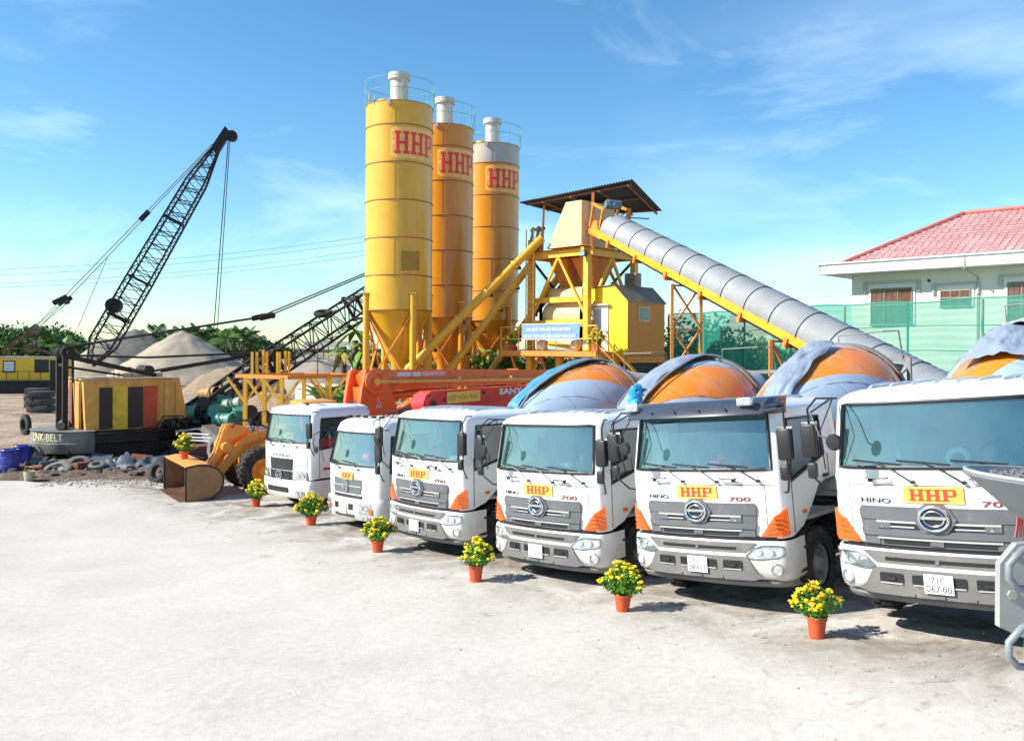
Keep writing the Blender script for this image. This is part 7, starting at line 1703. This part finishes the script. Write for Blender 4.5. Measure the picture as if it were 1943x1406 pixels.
mound('scrap_pile',-15.2,-10.2,34.6,39.0,1.05,JUNK,7)
mound('scrap_pile',-13.8,-10.0,31.6,34.8,.62,JUNK,12)
mound('scrap_pile',-20.5,-16.5,33.0,36.0,.45,JUNK,15)
# loose planks, plates, tarps: individual scrap things
def plank(px,py,Y,L_,w,ang,tilt,m_,label,name='plank',cat='plank',gp='loose boards in the scrap',hgt=.05):
    p=at(px,py,Y); d=Vector((math.cos(ang)*math.cos(tilt),math.sin(ang)*math.cos(tilt),math.sin(tilt))); mb=MB(); mb.bar(p-d*L_/2,p+d*L_/2,w,hgt); single(name,mb,m_,label,cat,gp,0)
PALE=mat('pale_board',(0.45,0.45,0.46),.6,var=.3); 
for k,(px,py,Y,L_,an,ti,lab) in enumerate(((372,823,34.5,1.6,-.5,.02,'pale board lying uppermost in front of the barrels'),(377,830,34.3,1.5,-.45,.02,'second pale board from the top in front of the barrels'),(382,836,34.1,1.4,-.5,.03,'third pale board from the top in front of the barrels'),(364,815,35,1.3,.3,.1,'short tilted board beside the crane deck'))): plank(px,py,Y,L_,.12,an,ti,PALE,lab)
mb=MB(); q=at(378,862,33.6); mb.rbox(q,(1.3,.9,.75),.05,rz=.3); single('rusty_crate',mb,mat('rusty_brown',(0.14,0.06,0.035),.8,var=.5,scale=5,dirt=(0.3,0.2,0.12),dirt_amt=.3),'rusty brown steel crate between the crane and loader','crate')
mb=MB(); q=at(405,830,35.0); mb.prism([q+Vector((-.5,0,.5)),q+Vector((1.5,-.5,-.7)),q+Vector((1.2,-.5,-.95)),q+Vector((-.5,0,-.2))],(.3,.6,.0)); single('steel_chute',mb,mat('dull_chute',(0.33,0.29,0.25),.6,.3,var=.3),'dull grey sloping chute plate behind the loader arm','plate',smooth=0)
def tyre(px,py,Y,r,axis,label,rimmed=False,w=.2,m_=None):
    p=at(px,py,Y); p.z=max(p.z,g(p.x,Y)+(w*.5 if abs(Vector(axis).normalized().z)>.7 else r*.9)); t=thing('tyre',p,label,'tyre','old tyres lying in the rubble'); mb=MB(); R=r-w*.5
    x,y,d=frame(Vector(axis)); prof=[(-.5*w,r*.60),(-.5*w,r*.82),(-.42*w,r*.95),(-.3*w,r),(.3*w,r),(.42*w,r*.95),(.5*w,r*.82),(.5*w,r*.60),(.2*w,r*.56),(-.2*w,r*.56),(-.5*w,r*.60)]
    mb.lathe(prof,p,Vector(axis),32)
    for i in range(28):
        a=6.283*i/28; c=p+x*(r*math.cos(a))+y*(r*math.sin(a)); mb.bar(c-d*w*.36,c+d*w*.36,.05,.03)
    build('tyre_casing',mb,m_ or mat('old_tyre',(0.16,0.155,0.15),.85,var=.5,scale=6,dirt=(0.35,0.28,0.20),dirt_amt=.4),t,40)
    if rimmed:
        mb=MB(); mb.lathe([(-.05,r*.56),(.0,r*.5),(.02,r*.2),(-.02,r*.15)],p,Vector(axis),24); build('rim',mb,SILVRIM,t,40)
tyre(64,868,32.6,.42,(-.45,-1,.25),'worn tyre leaning upright below the crane counterweight'); tyre(106,893,31.2,.55,(-.1,-.5,1),'large rimmed tyre lying in front of the crane',True)
tyre(150,882,31.8,.45,(.3,-.6,1),'half buried tyre right of the large rimmed one'); tyre(184,884,31.5,.30,(0,-.3,1),'small flat tyre in the rubble before the crane'); tyre(300,905,29.4,.40,(-.5,-1,.3),'dark tyre leaning against the loader bucket',m_=RUBBER)
tyre(412,852,31.0,.48,(-.6,-1,.1),'tyre standing behind the loader arm'); tyre(48,806,35.5,.42,(-.8,-1,0),'dark tyre by the left end of the crane counterweight',m_=RUBBER)
for px,py,Y,lab in((18,878,31.2,'blue drum standing at the left edge, nearer of the two'),(42,872,32.4,'blue drum standing behind the nearer blue drum')):
    p=at(px,910,Y); p=Vector((p.x,Y,g(p.x,Y)+.45)); barrel(p,(0,0,1),BLU,lab,'blue drums at the left edge',False,.92,.31)
q=gat(55,912); mb=MB(); mb.lathe([(0,.0),(0,.15),(.32,.19),(.34,.19),(.31,.16)],q,(0,0,1),20); mb.tube([q+Vector((-.19,0,.32)),q+Vector((-.12,-.02,.5)),q+Vector((.12,-.02,.5)),q+Vector((.19,0,.32))],.012,5); single('paint_bucket',mb,mat('dirty_cream',(0.45,0.42,0.25),.6,var=.5,scale=7),'dirty cream bucket with handle before the blue drums','bucket')
def sheet(px,py,Y,w,d,seed,m_,label,hh=.35):
    p=at(px,py,Y); mb=MB(); rows=[]
    for j in range(13):
        line=[]
        for i in range(22):
            u=i/21-.5;v=j/12-.5; x=p.x+w*u; y=p.y+d*v; e=max(0,1-4*u*u)*max(0,1-4*v*v); line.append(Vector((x+.1*noise.noise(Vector((u*9,v*5,seed+9))),y,g(x,y)+.10+hh*(.2+abs(noise.noise(Vector((u*5,v*5,seed))))*1.8)*(.3+e))))
        rows.append(line)
    mb.grid(rows); o=single('crumpled_tarp',mb,m_,label,'tarpaulin','crumpled tarps in the rubble',60); 
sheet(262,866,32.2,2.6,1.6,1,mat('slate_tarp',(0.07,0.10,0.135),.6,var=.6,scale=4),'crumpled slate blue tarp in the rubble before the crane tracks',.45)
sheet(20,832,35.5,3.6,2.4,4,mat('pale_tarp',(0.25,0.30,0.33),.6,var=.5,scale=3),'pale grey tarp spread at the far left beside the crane',.25)
jm=[mat('junk_dark',(0.03,0.03,0.03),.7,.3,var=.5),mat('junk_grey',(0.20,0.20,0.20),.7,.2,var=.4),mat('junk_rust',(0.20,0.07,0.03),.8,.2,var=.5),mat('junk_slate',(0.06,0.09,0.13),.6,var=.4)]
jl=['leftmost, beside the blue drums','just right of the blue drums','between bucket and large rimmed tyre','right of the rimmed tyre','under the lettered counterweight','under the crane tracks at left','under the crane tracks at centre','left of the slate blue tarp','behind the slate blue tarp','right of the slate blue tarp','next to the leaning dark tyre','beside the loader bucket','behind the half buried tyre','in front of the rusty crate']
rj=random.Random(21)
for k,lab in enumerate(jl):
    px=12+25*k+rj.uniform(-6,6); Y=rj.uniform(30.6,33.6); p=at(px,880,Y); p.z=g(p.x,Y)+.22; mb=MB(); sh_=k%3
    if sh_==0: mb.rbox(p,(rj.uniform(.4,.9),rj.uniform(.3,.5),rj.uniform(.15,.35)),.03,rz=rj.uniform(0,3)); kind='box'
    elif sh_==1: mb.prism([p+Vector((-.5,0,-.15)),p+Vector((.4,.1,-.15)),p+Vector((.5,.3,.2)),p+Vector((-.3,.25,.28))],(0,.03,.02)); kind='plate'
    else: mb.cyl(p+Vector((-.6,0,-.05)),p+Vector((.6,rj.uniform(-.4,.4),.10)),.08,n=10); kind='pipe'
    single('scrap_'+kind,mb,jm[k%4],('dark','grey','rusty','slate')[k%4]+' scrap '+kind+' in the rubble, '+lab,'scrap '+kind,'scrap metal in the rubble',30)
# concrete blocks and planks behind the crane on the left
for px,py,Y,s,lab in((78,748,60,1.5,'dark block stack left of the near crane, nearer one'),(70,742,64,1.4,'dark block stack left of the near crane, farther one')):
    p=at(px,py,Y); p.z=g(p.x,Y); mb=MB()
    for k in range(3): mb.rbox(p+Zv*(.25+.5*k),(s+.1*(k%2),s*.8,.46),.04,rz=.1*k)
    single('block_stack',mb,mat('dark_block',(0.05,0.05,0.05),.8,var=.5),lab,'block stack','dark block stacks',30)
# ------------------------------------------------------------------ mixer rear in the right foreground
GS=mat('grey_hopper_paint',(0.22,0.24,0.27),.5,.1,var=.2,dirt=(0.45,0.30,0.15),dirt_amt=.3,dirt_scale=3); GS2=mat('pale_grey_steel',(0.33,0.335,0.32),.55,.1,var=.2,dirt=(0.35,0.32,0.28),dirt_amt=.4,dirt_scale=4); GRVL=mat('wet_concrete',(0.20,0.20,0.21),.95,var=.35,scale=14,bump=1.4,bscale=26)
RR=at(1812,884,5.6); q0=RR.copy()
mr=thing('mixer_truck',(q0.x+1.2,q0.y-.2,g(q0.x+1.2,q0.y)),'grey mixer truck rear at the right edge with gravel filled feed hopper','truck',None)
cx=q0.x+.78; cy=q0.y-.15; rz_=q0.z; mb=MB()
rim=lambda k,rr,sx=1.0: [Vector((cx+.78*rr*math.cos(6.283*i/40)*sx+(1-rr)*.45,cy-.1+.5*rr*math.sin(6.283*i/40),k-.08*math.cos(6.283*i/40)*-1*0-(.06*(math.cos(6.283*i/40)+1)))) for i in range(40)]
mb.grid([rim(rz_,1.0),rim(rz_-.02,1.04),rim(rz_-.05,1.0),rim(rz_-.28,.78),rim(rz_-.56,.46),rim(rz_-.86,.24)],close=True); mb.grid([rim(rz_-.0,1.0),rim(rz_-.25,.80)],close=True)
build('feed_hopper',mb,GS,mr,40)
mb=MB(); rows=[]
for k in range(10):
    rr=.97*(1-k/9*.99); rows.append([p+Zv*(.0+.11*(k/9)+.03*noise.noise(p*9)) for p in rim(rz_-.045,rr)])
mb.grid(rows,close=True)
rg=random.Random(4)
for i in range(420):
    a=rg.uniform(0,6.28); q=math.sqrt(rg.random())*.9; p=Vector((cx+.78*q*math.cos(a)+(1-q)*.45,cy-.1+.5*q*math.sin(a),rz_-.045-.06*(q*math.cos(a)+1)+.11*(1-q)+.012)); mb.blob(p,rg.uniform(.008,.020),i,1,.4)
build('gravel_load',mb,GRVL,mr,60)
mb=MB(); mb.tube(rim(rz_+.0,1.02),.014,8,closed=True); build('rim_edge',mb,GS2,mr,60)
mb=MB(); pr=at(1925,935,5.45)
mb.tube([pr+Vector((-.02,0,.12)),pr+Vector((.0,-.02,.0)),pr+Vector((.02,-.02,-.12))],.012,5); 
for d in(-.03,0,.03): mb.tube([pr+Vector((.01,-.02,-.08)),pr+Vector((.02+d*.6,-.03,-.18)),pr+Vector((.02+d,-.03,-.28))],.008,4)
build('red_ribbon',mb,mat('ribbon_red',(0.50,0.10,0.08),.8,var=.3),mr,0)
# bracket plate and grey tube loops
Bk=at(1897,1070,5.0); bz1=at(1897,1190,5.0).z
mb=MB(); mb.prism([(Bk.x,5.0,Bk.z),(Bk.x,5.0,bz1),(Bk.x+.14,5.0,bz1-.06),(Bk.x+1.2,5.0,bz1-.06),(Bk.x+1.2,5.0,Bk.z+.22),(Bk.x+.1,5.0,Bk.z+.12)],(0,.05,0)); mb.cyl((Bk.x+.07,4.985,Bk.z-.18),(Bk.x+.07,5.0,Bk.z-.18),.03,n=6); mb.cyl((Bk.x+.09,4.985,Bk.z+.05),(Bk.x+.09,5.0,Bk.z+.05),.022,n=10); build('bracket_plate',mb,GS2,mr,30)
for py,dz in((1075,0),(1222,0)):
    p=at(1908,py,4.9); mb=MB(); mb.tube([p+Vector((.9,0,.13)),p+Vector((.22,0,.13)),p+Vector((.08,-.02,.10)),p+Vector((.0,-.03,.02)),p+Vector((.0,-.03,-.06)),p+Vector((.06,-.02,-.12)),p+Vector((.22,0,-.14)),p+Vector((.9,0,-.12))],.022,10); build('guard_loop',mb,GS,mr,60)
mb=MB(); gz_=g(4.2,5.2)
for x in(4.1,5.0): mb.bar((x,5.1,gz_+.05),(x+.15,5.1,Bk.z+.5),.16,.12)
mb.box((5.0,5.4,gz_+.95),(1.8,.5,.2)); mb.cyl((3.08,5.0,gz_+.05),(3.08,5.0,bz1+.1),.03,n=8); build('rear_frame',mb,GS2,mr,0)
mb=MB(); mb.lathe([(0,.55),(.9,.85),(2.2,1.15),(3.2,1.18),(4.2,.95),(4.8,.4)],(4.4,5.3,rz_-.35),(1,-.15,-.22),40,cap=True); build('drum',mb,DRG,mr,40)
mb=MB(); mb.box((6.6,4.9,gz_+.95),(5.5,.9,.25)); build('chassis',mb,DARKM,mr,0)
for x in(5.3,6.6):
    mb=MB()
    for s in(-1,1): mb.lathe([(-.15,.3),(-.15,.45),(-.1,.52),(.1,.52),(.15,.45),(.15,.3),(.15,0)],(x,4.9+s*.95,g(x,4.9)+.52),(0,1,0),28)
    build('wheel_pair',mb,RUBBER,mr,40)
# ------------------------------------------------------------------ small stones and debris scattered by the trucks
STN=mat('stone_grey',(0.33,0.30,0.26),.95,var=.4,scale=9); mb=MB(); rs=random.Random(11)
for i in range(900):
    t=rs.random(); px=420+1500*t; x=-7.5+14*t+rs.gauss(0,1.2); y=26.0-19.0*t+rs.gauss(0,1.3)-.6; mb.blob((x,y,g(x,y)+.012),rs.uniform(.005,.018),i,1,.4,0,(1,1,.6))
for i in range(500):
    x=rs.uniform(-16,-9); y=29.2+rs.gauss(0,.5); mb.blob((x,y,g(x,y)+.02),rs.uniform(.015,.06),i,1,.4,0,(1,1,.6))
struct('loose_stones',mb,STN,0,'stuff')
